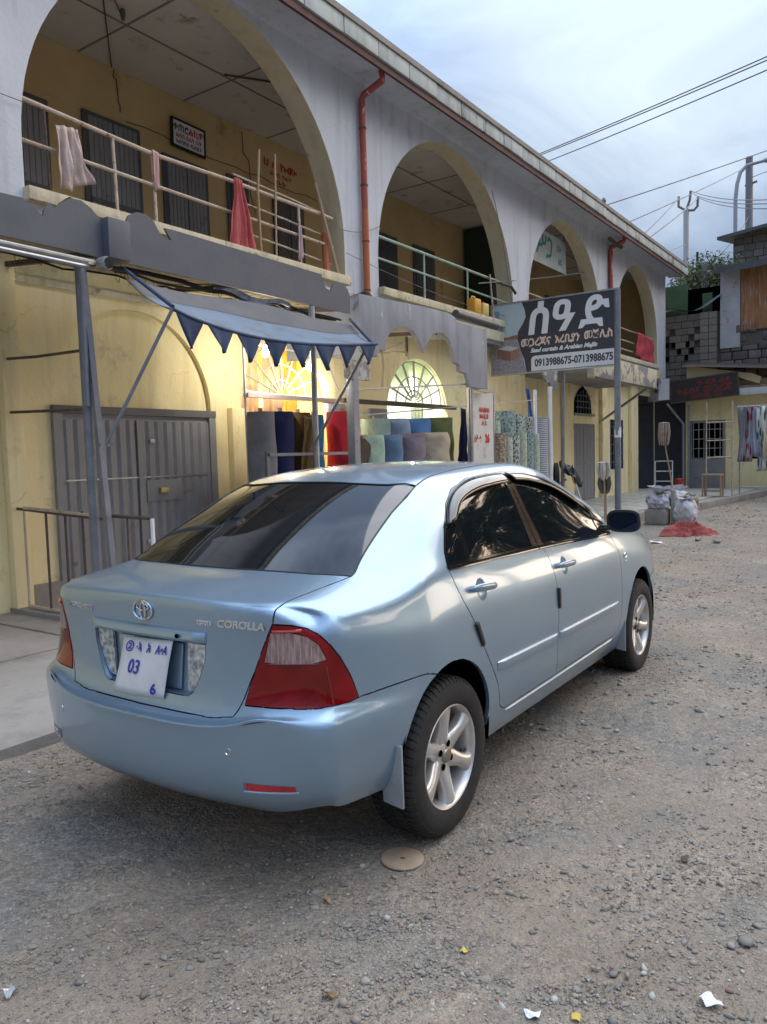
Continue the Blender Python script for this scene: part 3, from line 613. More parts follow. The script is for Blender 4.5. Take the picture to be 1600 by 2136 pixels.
# grey shutters folded open beside the shop doors
panel_door('shutter', 6.36, 6.75, .10, 2.26, YW-.03, M_doorg, M_doorg, 1, 3); panel_door('shutter', 7.40, 7.88, .10, 2.22, YW-.03, M_doorg, M_doorg, 1, 3)

# downpipes
dp = MB(); dp.tube([(6.87, 4.07, 6.90), (6.87, 4.06, 6.77), (6.87, 4.40, 6.66), (6.87, 4.43, 6.60), (6.87, 4.43, 5.05)], .048, 14)
D_ = bp(dp, 'downpipe', M_red, smooth=True)
bp(MB().tube([(6.87, 4.43, 5.06), (6.865, 4.43, 3.60)], .050, 14), 'downpipe', M_orange, smooth=True)
bp(MB().tube([(17.78, 4.08, 6.9), (17.78, 4.08, 6.8), (17.78, 4.42, 6.7), (17.78, 4.43, 6.6), (17.78, 4.43, 3.6)], .06, 10), 'downpipe', M_red, smooth=True)
bp(MB().tube([(17.0, 4.2, 6.72), (17.78, 4.25, 6.72), (18.1, 4.25, 6.74)], .05, 8), 'gutter_arm', M_rust)
for z in (6.2, 5.4, 4.6, 3.9): bp(MB().lathe([(.052, -.012), (.056, -.012), (.056, .012), (.052, .012)], 16, 'z', (6.87, 4.43, z)), 'pipe_clip', M_rust)

# railings
def rail_part(name, pts, r, m): return bp(MB().tube(pts, r, 8), name, m, smooth=True)
Y1 = 4.60
rail_part('handrail', [(1.65, Y1, 4.87), (3.2, Y1, 4.80), (4.3, Y1, 4.83), (6.30, Y1, 4.83)], .024, M_rail)
rail_part('handrail', [(1.65, Y1, 4.49), (3.2, Y1, 4.47), (6.30, Y1, 4.44)], .020, M_rail)
for x in (2.70, 3.20, 5.6): rail_part('rail_post', [(x, Y1, 4.02), (x-.02, Y1, 4.83)], .017, M_rail)
rail_part('rail_post', [(1.95, Y1, 4.02), (1.92, Y1, 4.85)], .012, M_rust)
for z in (4.62, 4.26, 4.92): rail_part('handrail', [(4.45, 4.66, z+.03), (5.4, 4.66, z), (6.32, 4.66, z-.05)], .013, M_rail)
rail_part('rail_stake', [(4.80, 4.57, 4.02), (4.78, 4.57, 4.8), (4.83, 4.57, 5.33)], .016, M_wood); rail_part('rail_stake', [(5.08, 4.57, 4.05), (5.12, 4.57, 5.36)], .013, M_wood)
rail_part('rail_stake', [(6.32, 4.52, 4.00), (5.9, 4.56, 5.2)], .022, M_wood); rail_part('rail_stake', [(6.15, 4.6, 4.02), (6.15, 4.62, 4.6)], .05, M_orange)
rail_part('handrail', [(7.25, Y1, 4.83), (11.95, Y1, 4.82)], .024, M_railg); rail_part('handrail', [(7.25, Y1, 4.50), (11.95, Y1, 4.46)], .018, M_railg)
for x in (8.76, 10.27): rail_part('rail_post', [(x, Y1, 4.02), (x, Y1, 4.83)], .018, M_railg)
rail_part('rail_post', [(11.22, 4.55, 4.02), (11.08, 4.55, 4.88)], .018, M_rail); rail_part('rail_stub', [(11.2, Y1, 4.80), (11.7, 4.4, 4.72), (11.9, 4.4, 4.62)], .03, M_rust)
for c, r in ((14.98, 2.24), (20.35, 1.98)):
    for z in (4.82, 4.5, 4.25): rail_part('handrail', [(c-r, Y1, z), (c+r, Y1, z)], .018, M_rail)
# signboards in the gallery
def board(name, label, cx_, y, cz_, w_, h_, m, frame, cat='sign', rot=(0, 0, 0), fr=.03):
    t = thing(name, label, cat, (cx_, y, cz_), rot)
    MB().box((-w_/2, -.012, -h_/2), (w_/2, .012, h_/2)).build('sign_face', m, t)
    if frame:
        f = MB()
        for a, b in (((-w_/2-fr, -.02, -h_/2-fr), (w_/2+fr, .02, -h_/2)), ((-w_/2-fr, -.02, h_/2), (w_/2+fr, .02, h_/2+fr)), ((-w_/2-fr, -.02, -h_/2), (-w_/2, .02, h_/2)), ((w_/2, -.02, -h_/2), (w_/2+fr, .02, h_/2))): f.box(a, b)
        f.build('sign_frame', frame, t)
    return t
FM = lambda x, z, y=-.0135: plane_M((x, y, z), (1, 0, 0), (0, 0, 1))
M_redp = mat('red_lettering', (.42, .03, .02), rough=.7); M_dkp = mat('dark_lettering', (.03, .03, .035), rough=.7)
t = board('gallery_sign', 'small framed white signboard with red and black writing on the gallery wall', 5.80, 6.92, 6.36, .60, .36, M_white, M_black2, rot=(0, R(1.5), 0))
text_obj('lettering', 'ቀጠሮ', .13, M_dkp, t, FM(-.15, .08), .001, .003); text_obj('lettering', 'ሐኪም', .13, M_redp, t, FM(.15, .08), .001, .004); text_obj('lettering', 'ልብስ ስፌት ቤት', .085, M_redp, t, FM(0, -.03), .001, .002, width=.50); text_obj('lettering', 'አለባበስ ዲዛይን', .075, M_dkp, t, FM(0, -.12), .001, .002, width=.50)
for i, (s_, z_, w_) in enumerate((('ሀ ሰ ኩሙ', 6.55, .85), ('ልብስ ስፌት', 6.40, .55), ('ቤት', 6.28, .25))):
    text_obj('wall_lettering', s_, .16 if i == 0 else .09, M_redp, B, plane_M((7.95-4, 6.988-4.5, z_-.02), (1, 0, 0), (0, 0, 1)), .001, .004 if i == 0 else .001, width=w_)
t = board('hanging_sign', 'white signboard with large teal lettering hanging in the third upper arch', 15.15, 5.02, 6.20, 2.0, .78, mat('pale_sign', (.55, .62, .62), (.42, .52, .52), scale=5, rough=.6), None)
M_teal = mat('teal_print', (.03, .22, .24), rough=.6)
text_obj('lettering', 'ሥጋ', .62, M_teal, t, FM(-.35, .02), .001, .012, shear=.2); text_obj('lettering', 'ቤት', .20, M_teal, t, FM(.55, .12), .001, .006); text_obj('lettering', 'ልዩ', .20, M_teal, t, FM(.60, -.18), .001, .006)
MB().bar((-.9, 0, .39), (-.9, 0, .70), .02, .02).bar((.9, 0, .39), (.9, 0, .70), .02, .02).build('hanger', M_black2, t)

# things on the gallery
def cloth(name, m, label, cat, pts_top, pts_bot, folds, depth, nx=16, nz=14, y=0, parent=None, seed=0, taper=None, thick=.004):
    """hanging cloth between a top edge and a bottom edge, with gathered folds"""
    mb = MB(); r_ = random.Random(seed); ph = [r_.uniform(0, 6.3) for _ in range(4)]
    tx0, tz0, tx1, tz1 = pts_top; bx0, bz0, bx1, bz1 = pts_bot
    def fn(u, v):
        u = u+.06*math.sin(u*5+ph[0])*u*(1-u)*4*.5+.03*math.sin(v*7+ph[3])*u*(1-u)*3; bot = .06*math.sin(u*7+ph[1])+.04*math.sin(u*17+ph[2])
        v = v*(1+bot*.5)
        x = (tx0+(tx1-tx0)*u)*(1-v)+(bx0+(bx1-bx0)*u)*v; z = (tz0+(tz1-tz0)*u)*(1-v)+(bz0+(bz1-bz0)*u)*v
        d = depth*(.35+.65*v)*(math.sin(u*folds*6.28+ph[0]+v*1.2+.8*math.sin(v*4+ph[2]))+.4*math.sin(u*folds*15+ph[1]+v*5)+.35*math.sin(v*11+u*6+ph[3]))
        return (x, y+d, z+.015*math.sin(u*9+ph[2])*v)
    mb.grid(fn, nx*2, nz); o = mb.build(name, m, parent, smooth=True, sharp=180)
    s_ = o.modifiers.new('s', 'SOLIDIFY'); s_.thickness = thick
    return tag(o, label, cat) if label else o
cloth('towel', mat('pink_cloth', (.50, .12, .12), (.42, .09, .09), scale=8, rough=.95), 'pinkish red cloth hanging in a cone from the gallery handrail', 'cloth', (4.33, 4.85, 4.45, 4.84), (4.20, 4.04, 4.74, 3.90), 3.4, .040, nx=24, y=4.52)
cloth('plastic_bag', mat('dirty_plastic_bag', (.55, .46, .42), (.40, .30, .27), scale=9, rough=.5), 'dirty white plastic sack tied to the left of the gallery handrail', 'bag', (1.98, 4.70, 2.22, 4.73), (2.00, 4.10, 2.36, 4.24), 2.6, .045, nx=20, y=4.52)
cloth('rag', mat('pink_rag', (.46, .28, .27), rough=.95), 'thin faded pink rag knotted to the gallery handrail post', 'cloth', (3.16, 4.84, 3.24, 4.82), (3.17, 4.42, 3.23, 4.42), 1, .012, y=4.57, nx=5)
cloth('rag', mat('grey_rag', (.35, .25, .28), rough=.95), 'thin grey and pink rag hanging low at the right of the first arch railing', 'cloth', (5.52, 4.55, 5.58, 4.55), (5.50, 4.12, 5.60, 4.14), 1, .012, y=4.56, nx=5)
jc = MB().box((10.18, 4.30, 4.02), (10.42, 4.46, 4.32)); t = thing('jerrycan', 'yellow-orange plastic jerrycan standing on the sill of the second arch', 'jerrycan', (10.3, 4.5, 4.02))
M_jer = mat('orange_plastic', (.62, .28, .03), (.66, .34, .05), scale=3, rough=.4)
MB().box((-.13, -.10, .002), (.13, .08, .27)).build('can_body', M_jer, t, bevel=.03); MB().tube([(-.08, 0, .27), (-.06, 0, .31), (.05, 0, .31), (.07, 0, .27)], .014, 8).build('handle', M_jer, t, smooth=True)
t = thing('jerrycan', 'yellow plastic can at the right of the orange one, half behind the shop sign', 'jerrycan', (10.62, 4.5, 4.02))
MB().box((-.12, -.10, .002), (.12, .08, .23)).build('can_body', mat('yellow_plastic', (.60, .45, .12), rough=.4), t, bevel=.03); MB().lathe([(.02, 0), (.02, .04), (0, .045)], 12, 'z', (.06, 0, .23)).build('cap', M_rust, t)
tag(bp(MB().box((0,0,0),(.001,.001,.001)), 'spare', M_rust), kind=None) if False else None
t = MB().tube([(8.55, 3.9, 3.72), (10.0, 3.9, 3.69)], .065, 14).build('drain_pipe', mat('dark_pipe', (.07, .07, .075), rough=.5), None, smooth=True)
tag(t, 'dark horizontal drain pipe over the arched grey fascia', 'pipe')
cloth('red_laundry', mat('red_laundry', (.42, .05, .07), (.32, .03, .05), scale=9, rough=.95), 'red clothes heaped over the railing of the last upper arch', 'laundry', (20.3, 4.85, 21.9, 4.75), (20.1, 4.15, 21.9, 3.98), 3, .06, y=4.5)
t = tag(cloth('white_tarpaulin', mat('white_tarp', (.60, .62, .62), (.45, .47, .47), scale=6, rough=.6), None, None, (18.9, 5.45, 20.3, 5.78), (18.6, 5.15, 19.9, 5.0), 2, .10, y=5.1), 'crumpled white plastic sheet hanging inside the last upper arch', 'tarpaulin')

# ================================================================== canopies over the shop fronts
YF = 3.30
CN = thing('canopy', 'grey sheet-metal canopy with scalloped fascia above the big grey door', 'canopy', (3, 3.3, 3.2)); CO = Vector((-3, -3.3, -3.2))
def cpart(mb, name, m, parent=CN, off=CO, **k):
    o = mb.build(name, m, parent, **k); o.location = off; return o
prof1 = [(-3.0,3.17),(-3.0,3.47),(-2.4,3.50),(-2.1,3.60),(-1.8,3.63),(-1.5,3.56),(-1.3,3.46),(-1.0,3.47),(-.6,3.60),(-.2,3.62),(.1,3.50),(.3,3.42),(.5,3.44),(.69,3.48),(.86,3.485),(.95,3.44),(1.02,3.385),(1.035,3.44),(1.08,3.50),(1.13,3.47),(1.18,3.53),(1.27,3.585),(1.36,3.59),(1.45,3.55),(1.52,3.49),(1.56,3.47),(1.75,3.17)]
cpart(prism(prof1, YF-.012, YF+.012), 'scalloped_fascia', M_greyplate)
cpart(MB().box((1.54, YF-.10, 3.165), (1.755, YF+.10, 3.49)), 'fascia_box', M_greyplate, bevel=.006)
prof2 = [(1.775,3.17),(1.775,3.50),(1.82,3.58),(1.90,3.625),(2.00,3.63),(2.08,3.59),(2.12,3.53),(2.16,3.475),(2.27,3.46),(2.20,3.555),(2.28,3.56),(4.40,3.53),(4.42,3.45),(4.47,3.39),(4.56,3.37),(4.60,3.44),(4.68,3.485),(4.80,3.48),(4.88,3.44),(4.92,3.36),(4.92,3.16)]
cpart(prism(prof2, YF-.012, YF+.012), 'scalloped_fascia', M_greyplate)
# curled upper lips of the scallops
for a, b in ((1.27, 1.50), (2.00, 2.20)):
    cpart(MB().grid(lambda u, v: (a+(b-a)*u, YF+.012+.16*v, 3.60-.14*u*u-.02*v), 8, 3), 'bent_lip', M_sill)
x = -3.0; i = 0
sl = None
while x < 4.9:
    o = MB().box((x+.01, YF+.02, 0), (x+.60, 4.49, .012)) if False else None
    x += .6
for i in range(13):      # ribs of the corrugated roof sheets seen from below run along the facade
    y = YF+.06+i*.092; z = 3.235+.012*i
    o = MB().add([(-3, y, z), (4.9, y, z), (4.9, y+.052, z+.004), (-3, y+.052, z+.004), (-3, y, z+.018), (4.9, y, z+.018), (4.9, y+.052, z+.022), (-3, y+.052, z+.022)], [(0,3,2,1),(4,5,6,7),(0,1,5,4),(1,2,6,5),(2,3,7,6),(3,0,4,7)])
    cpart(o, 'slat', M_slat)
cpart(MB().add([(-3, YF+.02, 3.27), (4.9, YF+.02, 3.27), (4.9, 4.49, 3.43), (-3, 4.49, 3.43)], [(0, 1, 2, 3)]), 'roof_sheet', M_brownf)
for x in (-1.2, 0.2, 1.55, 3.2, 4.85): cpart(MB().bar((x, YF+.02, 3.21), (x, 4.8, 3.36), .045, .045), 'canopy_beam', M_rust)
hk = MB(); r_ = random.Random(3)
for i in range(26):
    x = -.1+i*.17+r_.uniform(-.05, .05); y = 3.55+r_.uniform(0, .7); z = 3.21+.13*(y-YF)
    hk.tube([(x, y, z), (x+.01, y, z-.07), (x+.04, y, z-.09), (x+.05, y, z-.05)], .0035, 4)
hk.tube(wig((-1, 3.9, 3.20), (4.6, 3.8, 3.17), 20, .03, 4), .010, 5); hk.tube(wig((1.5, 3.45, 3.16), (4.9, 3.5, 3.12), 16, .035, 6), .022, 6); hk.tube(wig((1.8, 3.50, 3.14), (4.9, 3.42, 3.10), 14, .03, 8), .012, 5)
cpart(hk, 'hooks_and_wires', M_black2)
cpart(MB().grid(lambda u, v: (2.9+1.1*u, 3.40+.10*v, 3.14+.03*math.sin(u*9)+.03*math.sin(v*5+u*3)), 14, 4), 'tied_plastic', mat('blue_white_plastic', (.05, .12, .40), (.55, .58, .62), scale=7, rough=.5))
# posts under it
cpart(MB().tube([(1.40, 3.40, .06), (1.39, 3.40, 3.17)], .042, 12), 'post', M_steel, smooth=True)
cpart(MB().bar((1.41, 3.40, 3.10), (1.41, 3.16, .06), .045, .05), 'post', M_steel); cpart(MB().tube([(1.36, 3.33, 3.14), (1.36, 3.35, 1.95)], .022, 8), 'post_sleeve', M_steel, smooth=True)
cpart(MB().tube([(-2.0, 3.02, 3.04), (1.20, 3.02, 3.035), (1.38, 3.2, 3.09)], .022, 10).tube([(-2.0, 3.2, 3.05), (1.35, 3.22, 3.05)], .018, 8), 'pipe_rail', M_galv, smooth=True)
cpart(MB().lathe([(.045, 0), (.058, .03), (.058, .10), (.04, .12)], 18, 'y', (1.47, 3.12, 3.09)), 'pipe_end', M_galv, smooth=True)

# blue awning with pennants
AW = thing('awning', 'sagging blue-grey tarpaulin awning with navy triangular pennants over the curtain shop', 'awning', (3.2, 2.9, 2.8)); AO = Vector((-3.2, -2.9, -2.8))
def afr(u):
    x = 1.49+(4.14-1.49)*u; z = 2.635-.135*math.sin(math.pi*min(1, u*1.02))**.8*(1-.35*u); return Vector((x, 2.40+.03*math.sin(u*5), z))
def abk(u): return Vector((1.72+3.2*u, 3.25, 3.03-.02*math.sin(u*9)))
def af(u, v):
    p = afr(u).lerp(abk(u), v); p.z -= .07*math.sin(math.pi*v)*(1-.3*abs(2*u-1))+.02*math.sin(u*17)*v*(1-v); return p
o = cpart(MB().grid(lambda u, v: tuple(af(u, v*(.66+.05*math.sin(u*7)))), 40, 8), 'tarpaulin', M_awn, AW, AO, smooth=True); o.modifiers.new('s', 'SOLIDIFY').thickness = .004
o = cpart(MB().grid(lambda u, v: tuple(af(u, (.66+.05*math.sin(u*7))+v*(.34-.05*math.sin(u*7)))), 40, 8), 'shaded_tarpaulin', M_awn_shade, AW, AO, smooth=True); o.modifiers.new('s', 'SOLIDIFY').thickness = .004  # rear part of the sheet, coloured for the shade under the fascia
cpart(MB().tube([afr(u)+Vector((0, -.004, -.004)) for u in np.linspace(0, 1, 20)], .014, 8), 'front_bar', M_penn, AW, AO, smooth=True)
tri = 8
rt_ = random.Random(2)
for i in range(tri):
    ln_ = .235*rt_.uniform(.88, 1.06); sk_ = rt_.uniform(-.02, .02); fl_ = rt_.uniform(-.02, .03)
    u0 = i/tri+.004; u1 = (i+1)/tri-.004
    def tf(u, v, ln_=ln_, sk_=sk_, fl_=fl_):
        a = afr(u0+(u1-u0)*u); w_ = 1-v*.98; a = afr(u0+(u1-u0)*(.5+(u-.5)*w_)); a.z -= ln_*v-.010*math.sin(v*3.1)*math.sin(u*6); a.x += sk_*v*v; a.y -= (.022*math.sin(u*6.3+i)+fl_)*v+.006; return tuple(a)
    o = cpart(MB().grid(tf, 6, 6), 'pennant', M_penn, AW, AO, smooth=True); o.modifiers.new('s', 'SOLIDIFY').thickness = .002
cpart(MB().tube([(1.49, 2.40, 2.64), (1.14, 2.83, 1.61)], .014, 8).box((1.09, 2.82, 1.60), (1.17, 2.84, 1.625)), 'strut', M_steel, AW, AO)
cpart(MB().tube([(4.05, 2.45, 2.58), (4.14, 3.3, 1.56)], .016, 8), 'strut', M_steel, AW, AO, smooth=True)
cpart(MB().tube([(1.49, 2.40, 2.65), (1.75, 3.30, 3.12)], .016, 8), 'side_bar', M_penn, AW, AO, smooth=True)
cpart(MB().tube([(4.14, 2.40, 2.62), (4.92, 3.30, 3.10)], .016, 8), 'side_bar', M_penn, AW, AO, smooth=True)

# arched grey fascia 2 and its stepped end
C2 = thing('arched_fascia', 'grey rendered canopy front with two arched cut-outs and a stepped right end', 'canopy', (6.7, 3.3, 3)); C2O = Vector((-6.7, -3.3, -3))
p2 = [(5.07,3.42),(5.64,3.435),(6.55,3.47),(7.20,3.475),(7.40,3.44),(7.47,3.38),(8.0,3.37),(8.40,3.38),(8.40,2.46),(7.80,2.46),(7.79,2.56),(7.73,2.65),(7.53,2.67),(7.51,2.76),(7.38,2.79),(7.36,2.88),(7.30,3.02),(7.20,3.11),(7.06,3.165),(6.92,3.17),(6.78,3.12),(6.66,3.02),(6.57,2.90),(6.53,2.84),(6.49,2.92),(6.40,3.03),(6.26,3.11),(6.08,3.145),(5.90,3.12),(5.74,3.04),(5.64,2.93),(5.60,2.80),(5.45,2.785),(5.44,2.70),(5.07,2.70)]
cpart(prism(p2, YF-.03, YF+.03), 'fascia', M_greyplast, C2, C2O, bevel=.004)
cpart(MB().box((5.075, YF+.035, 2.72), (5.13, 4.45, 3.41)), 'side_cheek', M_greyplast, C2, C2O)
for k in range(8):
    cpart(MB().box((5.15, YF+.09+k*.145, 3.22+.02*k), (8.33, YF+.20+k*.145, 3.235+.02*k)), 'slat', mat('canopy_sheet_pale', (.36, .35, .31), (.22, .20, .17), scale=5, rough=.7), C2, C2O)
for x in (5.9, 7.0): cpart(MB().bar((x, YF+.05, 3.18), (x, 4.7, 3.28), .05, .05).bar((x, YF+.55, 2.9), (x, YF+.55, 3.18), .03, .03), 'canopy_beam', M_rust, C2, C2O)
C3 = thing('stepped_fascia', 'small peeling white and grey stepped canopy piece under the shop sign', 'canopy', (10, 3.3, 2.9)); C3O = Vector((-10, -3.3, -2.9))
p3 = [(8.9,3.42),(11.25,3.42),(11.25,2.60),(10.95,2.60),(10.93,2.70),(10.72,2.72),(10.70,2.82),(10.55,2.86),(10.48,2.98),(10.3,3.06),(9.9,3.10),(9.66,3.10)]
p3 = [(max(11.56, (a+2.52)*1.143-2.52), (b-1.4766)*1.143+1.4766) for a, b in p3[1:]]+[(11.52, 3.72)]
cpart(prism(p3, 4.07, 4.13), 'fascia', mat('peeling_white_fascia', (.50, .50, .47), (.58, .58, .54), scale=4, rough=.9, spots=(.22, .23, .25), spot_scale=2.6, spot_lo=.48, spot_hi=.52), C3, C3O, bevel=.004)
C4 = thing('slab_canopy', 'concrete slab canopy with peeling cream and grey edge over the far doors', 'canopy', (14.5, 3.3, 3)); C4O = Vector((-14.5, -3.3, -3))
cpart(MB().box((13.3, YF, 2.98), (17.95, 3.46, 3.46)), 'slab_edge_face', M_peel, C4, C4O, bevel=.01); cpart(MB().box((13.3, 3.462, 3.1), (17.95, 4.845, 3.25)), 'slab', M_conc, C4, C4O)
cpart(MB().bar((17.5, 3.4, 3.0), (17.9, 4.8, 2.2), .05, .05), 'brace', M_galv, C4, C4O); cpart(MB().tube([(13.3, 3.27, 2.97), (18, 3.27, 2.97)], .02, 8), 'edge_pipe', M_rust, C4, C4O)

# street-side posts
def post(x, y, z0, z1, r, m, label, dx=0):
    o = MB().tube([(0, 0, 0), (dx, 0, z1-z0)], r, 12).build('post', m, None, smooth=True, loc=(x, y, z0)); return tag(o, label, 'post', 'steel posts along the shop fronts')
post(4.22, 3.30, .06, 3.15, .035, M_galv, 'slim galvanised post between the red and the blue fabric rolls')
o = MB().box((-.055, -.055, 0), (.055, .055, 2.50)).build('post', M_steel, None, bevel=.006, loc=(4.93, 3.30, .06)); tag(o, 'thick square grey post right of the red fabric roll', 'post', 'steel posts along the shop fronts')
MB().box((-.16, -.05, 2.33), (.30, .0, 2.80)).build('fascia_drop', mat('peeling_board', (.48, .46, .40), (.40, .39, .36), scale=5, rough=.9, spots=(.2, .19, .18), spot_scale=4, spot_lo=.5, spot_hi=.54), o)
post(10.27, 3.30, .15, 2.55, .030, M_white, 'thin white post left of the blue drape by the carpets'); post(10.98, 3.32, .15, 2.65, .040, M_white, 'white post with flaking paint right of the blue drape')
post(11.85, 3.45, .15, 3.0, .035, M_steel, 'slim leaning grey post in front of the far grey door', dx=.12)
post(8.02, 3.36, .06, 2.5, .030, M_galv, 'thin post at the left edge of the white notice panel')

# side grille between wall and street at the first door
GT = thing('grille_gate', 'low rusty iron grille standing out from the yellow wall at the left edge', 'gate', (1.5, 4.0, .06)); GO = Vector((-1.5, -4.0, -.06))
def gbar(pts, r, name='bar', m=M_rust): cpart(MB().tube(pts, r, 6), name, m, GT, GO, smooth=True)
gbar([(1.5, 4.82, 1.07), (1.5, 3.44, 1.0)], .014, 'rail'); gbar([(1.5, 4.64, 1.075), (1.5, 3.62, 1.03)], .016, 'rail', M_rail); gbar([(1.5, 4.64, .14), (1.5, 3.5, .13)], .018, 'rail', M_rail)
for y, m in ((4.64, M_rail), (4.28, M_rust), (3.98, M_rust), (3.72, M_rust)): gbar([(1.5, y, .13), (1.5, y, 1.06)], .013, 'bar', m)
gbar([(1.5, 3.36, 1.03), (1.5, 2.78, 1.02)], .015, 'rail'); gbar([(1.5, 2.78, .07), (1.5, 2.78, 1.02)], .018, 'bar', M_white); gbar([(1.5, 3.10, .1), (1.5, 3.10, 1.02)], .010)
gbar([(1.5, 4.82, .07), (1.5, 4.82, 2.68)], .020, 'upright'); gbar([(1.5, 4.82, 2.48), (1.45, 4.2, 2.44), (1.42, 3.45, 2.42)], .013, 'rail'); gbar([(1.5, 4.82, 1.98), (1.42, 3.45, 1.93)], .013, 'rail')
cpart(MB().box((1.42, 3.3, .065), (1.58, 4.84, .115)), 'threshold', M_conc, GT, GO)

# ================================================================== shop 1: lights, frame, curtains, fabric rolls
M_tube = mat('lit_tube', (1, 1, 1), emit=((1, .9, .68), 14)); M_bulb = mat('lit_bulb', (1, 1, 1), emit=((1, .95, .85), 25)); M_tubeW = mat('lit_cool_tube', (1, 1, 1), emit=((.95, 1, .92), 16))
def lamp(x, y, z, e, col, size, label, m, kind='tube'):
    t = thing('ceiling_lamp', label, 'lamp', (x, y, z))
    if kind == 'tube': MB().tube([(-.5, 0, 0), (.5, 0, 0)], .018, 10).build('lit_tube', m, t, smooth=True); MB().box((-.55, -.03, .02), (.55, .03, .06)).build('fitting', M_white, t)
    else: MB().lathe([(0, -.09), (.03, -.08), (.045, -.045), (.035, -.01), (.018, .02), (.018, .05), (0, .05)], 16, 'z').build('lit_bulb', m, t, smooth=True)
    l = bpy.data.objects.new('lamp_light', bpy.data.lights.new('lamp_light', 'AREA' if kind == 'tube' else 'POINT')); C.objects.link(l); l.parent = t; l.data.energy = e; l.data.color = col
    if kind == 'tube': l.data.shape = 'RECTANGLE'; l.data.size = 1.0; l.data.size_y = size; l.location = (0, 0, -.03)
    else: l.data.shadow_soft_size = .05; l.location = (0, 0, -.12)
lamp(5.2, 5.9, 3.0, 75, (1, .78, .42), .3, 'warm strip lamp lighting the yellow curtains in the left shop', M_tube); lamp(5.9, 7.0, 2.9, 45, (1, .76, .40), .3, 'second warm strip lamp deeper in the left shop', M_tube)
lamp(5.72, 4.62, 2.74, 7, (1, .90, .70), .1, 'bright bulb hanging before the top right of the left fanlight', M_bulb, 'bulb'); lamp(4.25, 4.05, 2.75, 13, (1, .93, .78), .1, 'small bulb by the yellow wall between the grey door and the left shop', M_bulb, 'bulb'); lamp(6.10, 4.66, 2.50, 4, (1, .93, .8), .1, 'bright bulb beside the lower right of the left fanlight', M_bulb, 'bulb')
lamp(8.9, 5.9, 3.05, 42, (.93, 1, .86), .3, 'cool white strip lamp in the right shop', M_tubeW); lamp(9.4, 5.3, 2.80, 8, (1, 1, .9), .1, 'bulb glowing inside the right fanlight', M_bulb, 'bulb')
M_gold = mat('golden_curtain', (.75, .47, .07), (.85, .62, .14), scale=3, rough=.6); M_pink = mat('pale_peach_curtain', (.75, .52, .34), (.80, .62, .42), scale=3, rough=.7)
for i, (xa, xb, m, lb) in enumerate(((4.66, 5.05, M_gold, 'gold curtain hanging at the left side of the lit shop window'), (5.08, 5.50, M_pink, 'peach curtain second from the left in the lit shop window'), (5.53, 5.95, M_pink, 'peach curtain third from the left in the lit shop window'), (5.97, 6.32, M_gold, 'gold curtain hanging at the right side of the lit shop window'))):
    cloth('curtain', m, lb, 'curtain', (xa, 3.05, xb, 3.05), (xa, .9 if i % 3 == 0 else 1.5, xb, .9 if i % 3 == 0 else 1.5), 4, .025, nx=14, y=5.32+.05*(i % 2), seed=i)['group'] = 'curtains hung in the lit shop window'
for i, xa in enumerate((8.02, 9.4)):
    cloth('curtain', mat('pale_green_curtain', (.60, .66, .48), (.68, .72, .58), scale=3, rough=.7), ('left', 'right')[i]+' pale green curtain in the right shop window', 'curtain', (xa, 3.1, xa+.45, 3.1), (xa, 1.2, xa+.45, 1.2), 4, .025, nx=14, y=5.36, seed=9+i)
FRM = thing('metal_stand', 'thin pale metal frame standing in front of the lit fanlight', 'frame', (5, 4.2, 2.2)); FO = Vector((-5, -4.2, -2.2))
for a, b in (((4.04, 4.2, .06), (4.04, 4.2, 3.0)), ((4.03, 4.2, 2.27), (5.75, 4.2, 2.19)), ((4.03, 4.2, 2.84), (5.9, 4.2, 2.80)), ((4.03, 4.2, 2.0), (5.3, 4.2, 2.0)), ((5.45, 4.15, 2.85), (5.75, 4.15, 2.35))): cpart(MB().tube([a, b], .014, 8), 'bar', M_white, FRM, FO, smooth=True)
cpart(MB().box((4.05, 4.16, 2.20), (5.75, 4.24, 2.25)), 'transom', mat('pink_white_board', (.62, .52, .50), rough=.6), FRM, FO)
cpart(MB().box((6.0, 4.25, 2.22), (9.15, 4.33, 2.28)), 'transom', M_rust, FRM, FO)
cpart(MB().tube([(4.93, 3.36, 2.27), (7.95, 3.36, 2.52)], .012, 6), 'bar', M_galv, FRM, FO); cpart(MB().tube([(6.0, 4.3, 2.02), (10.9, 3.5, 2.42)], .010, 6), 'bar', M_galv, FRM, FO)

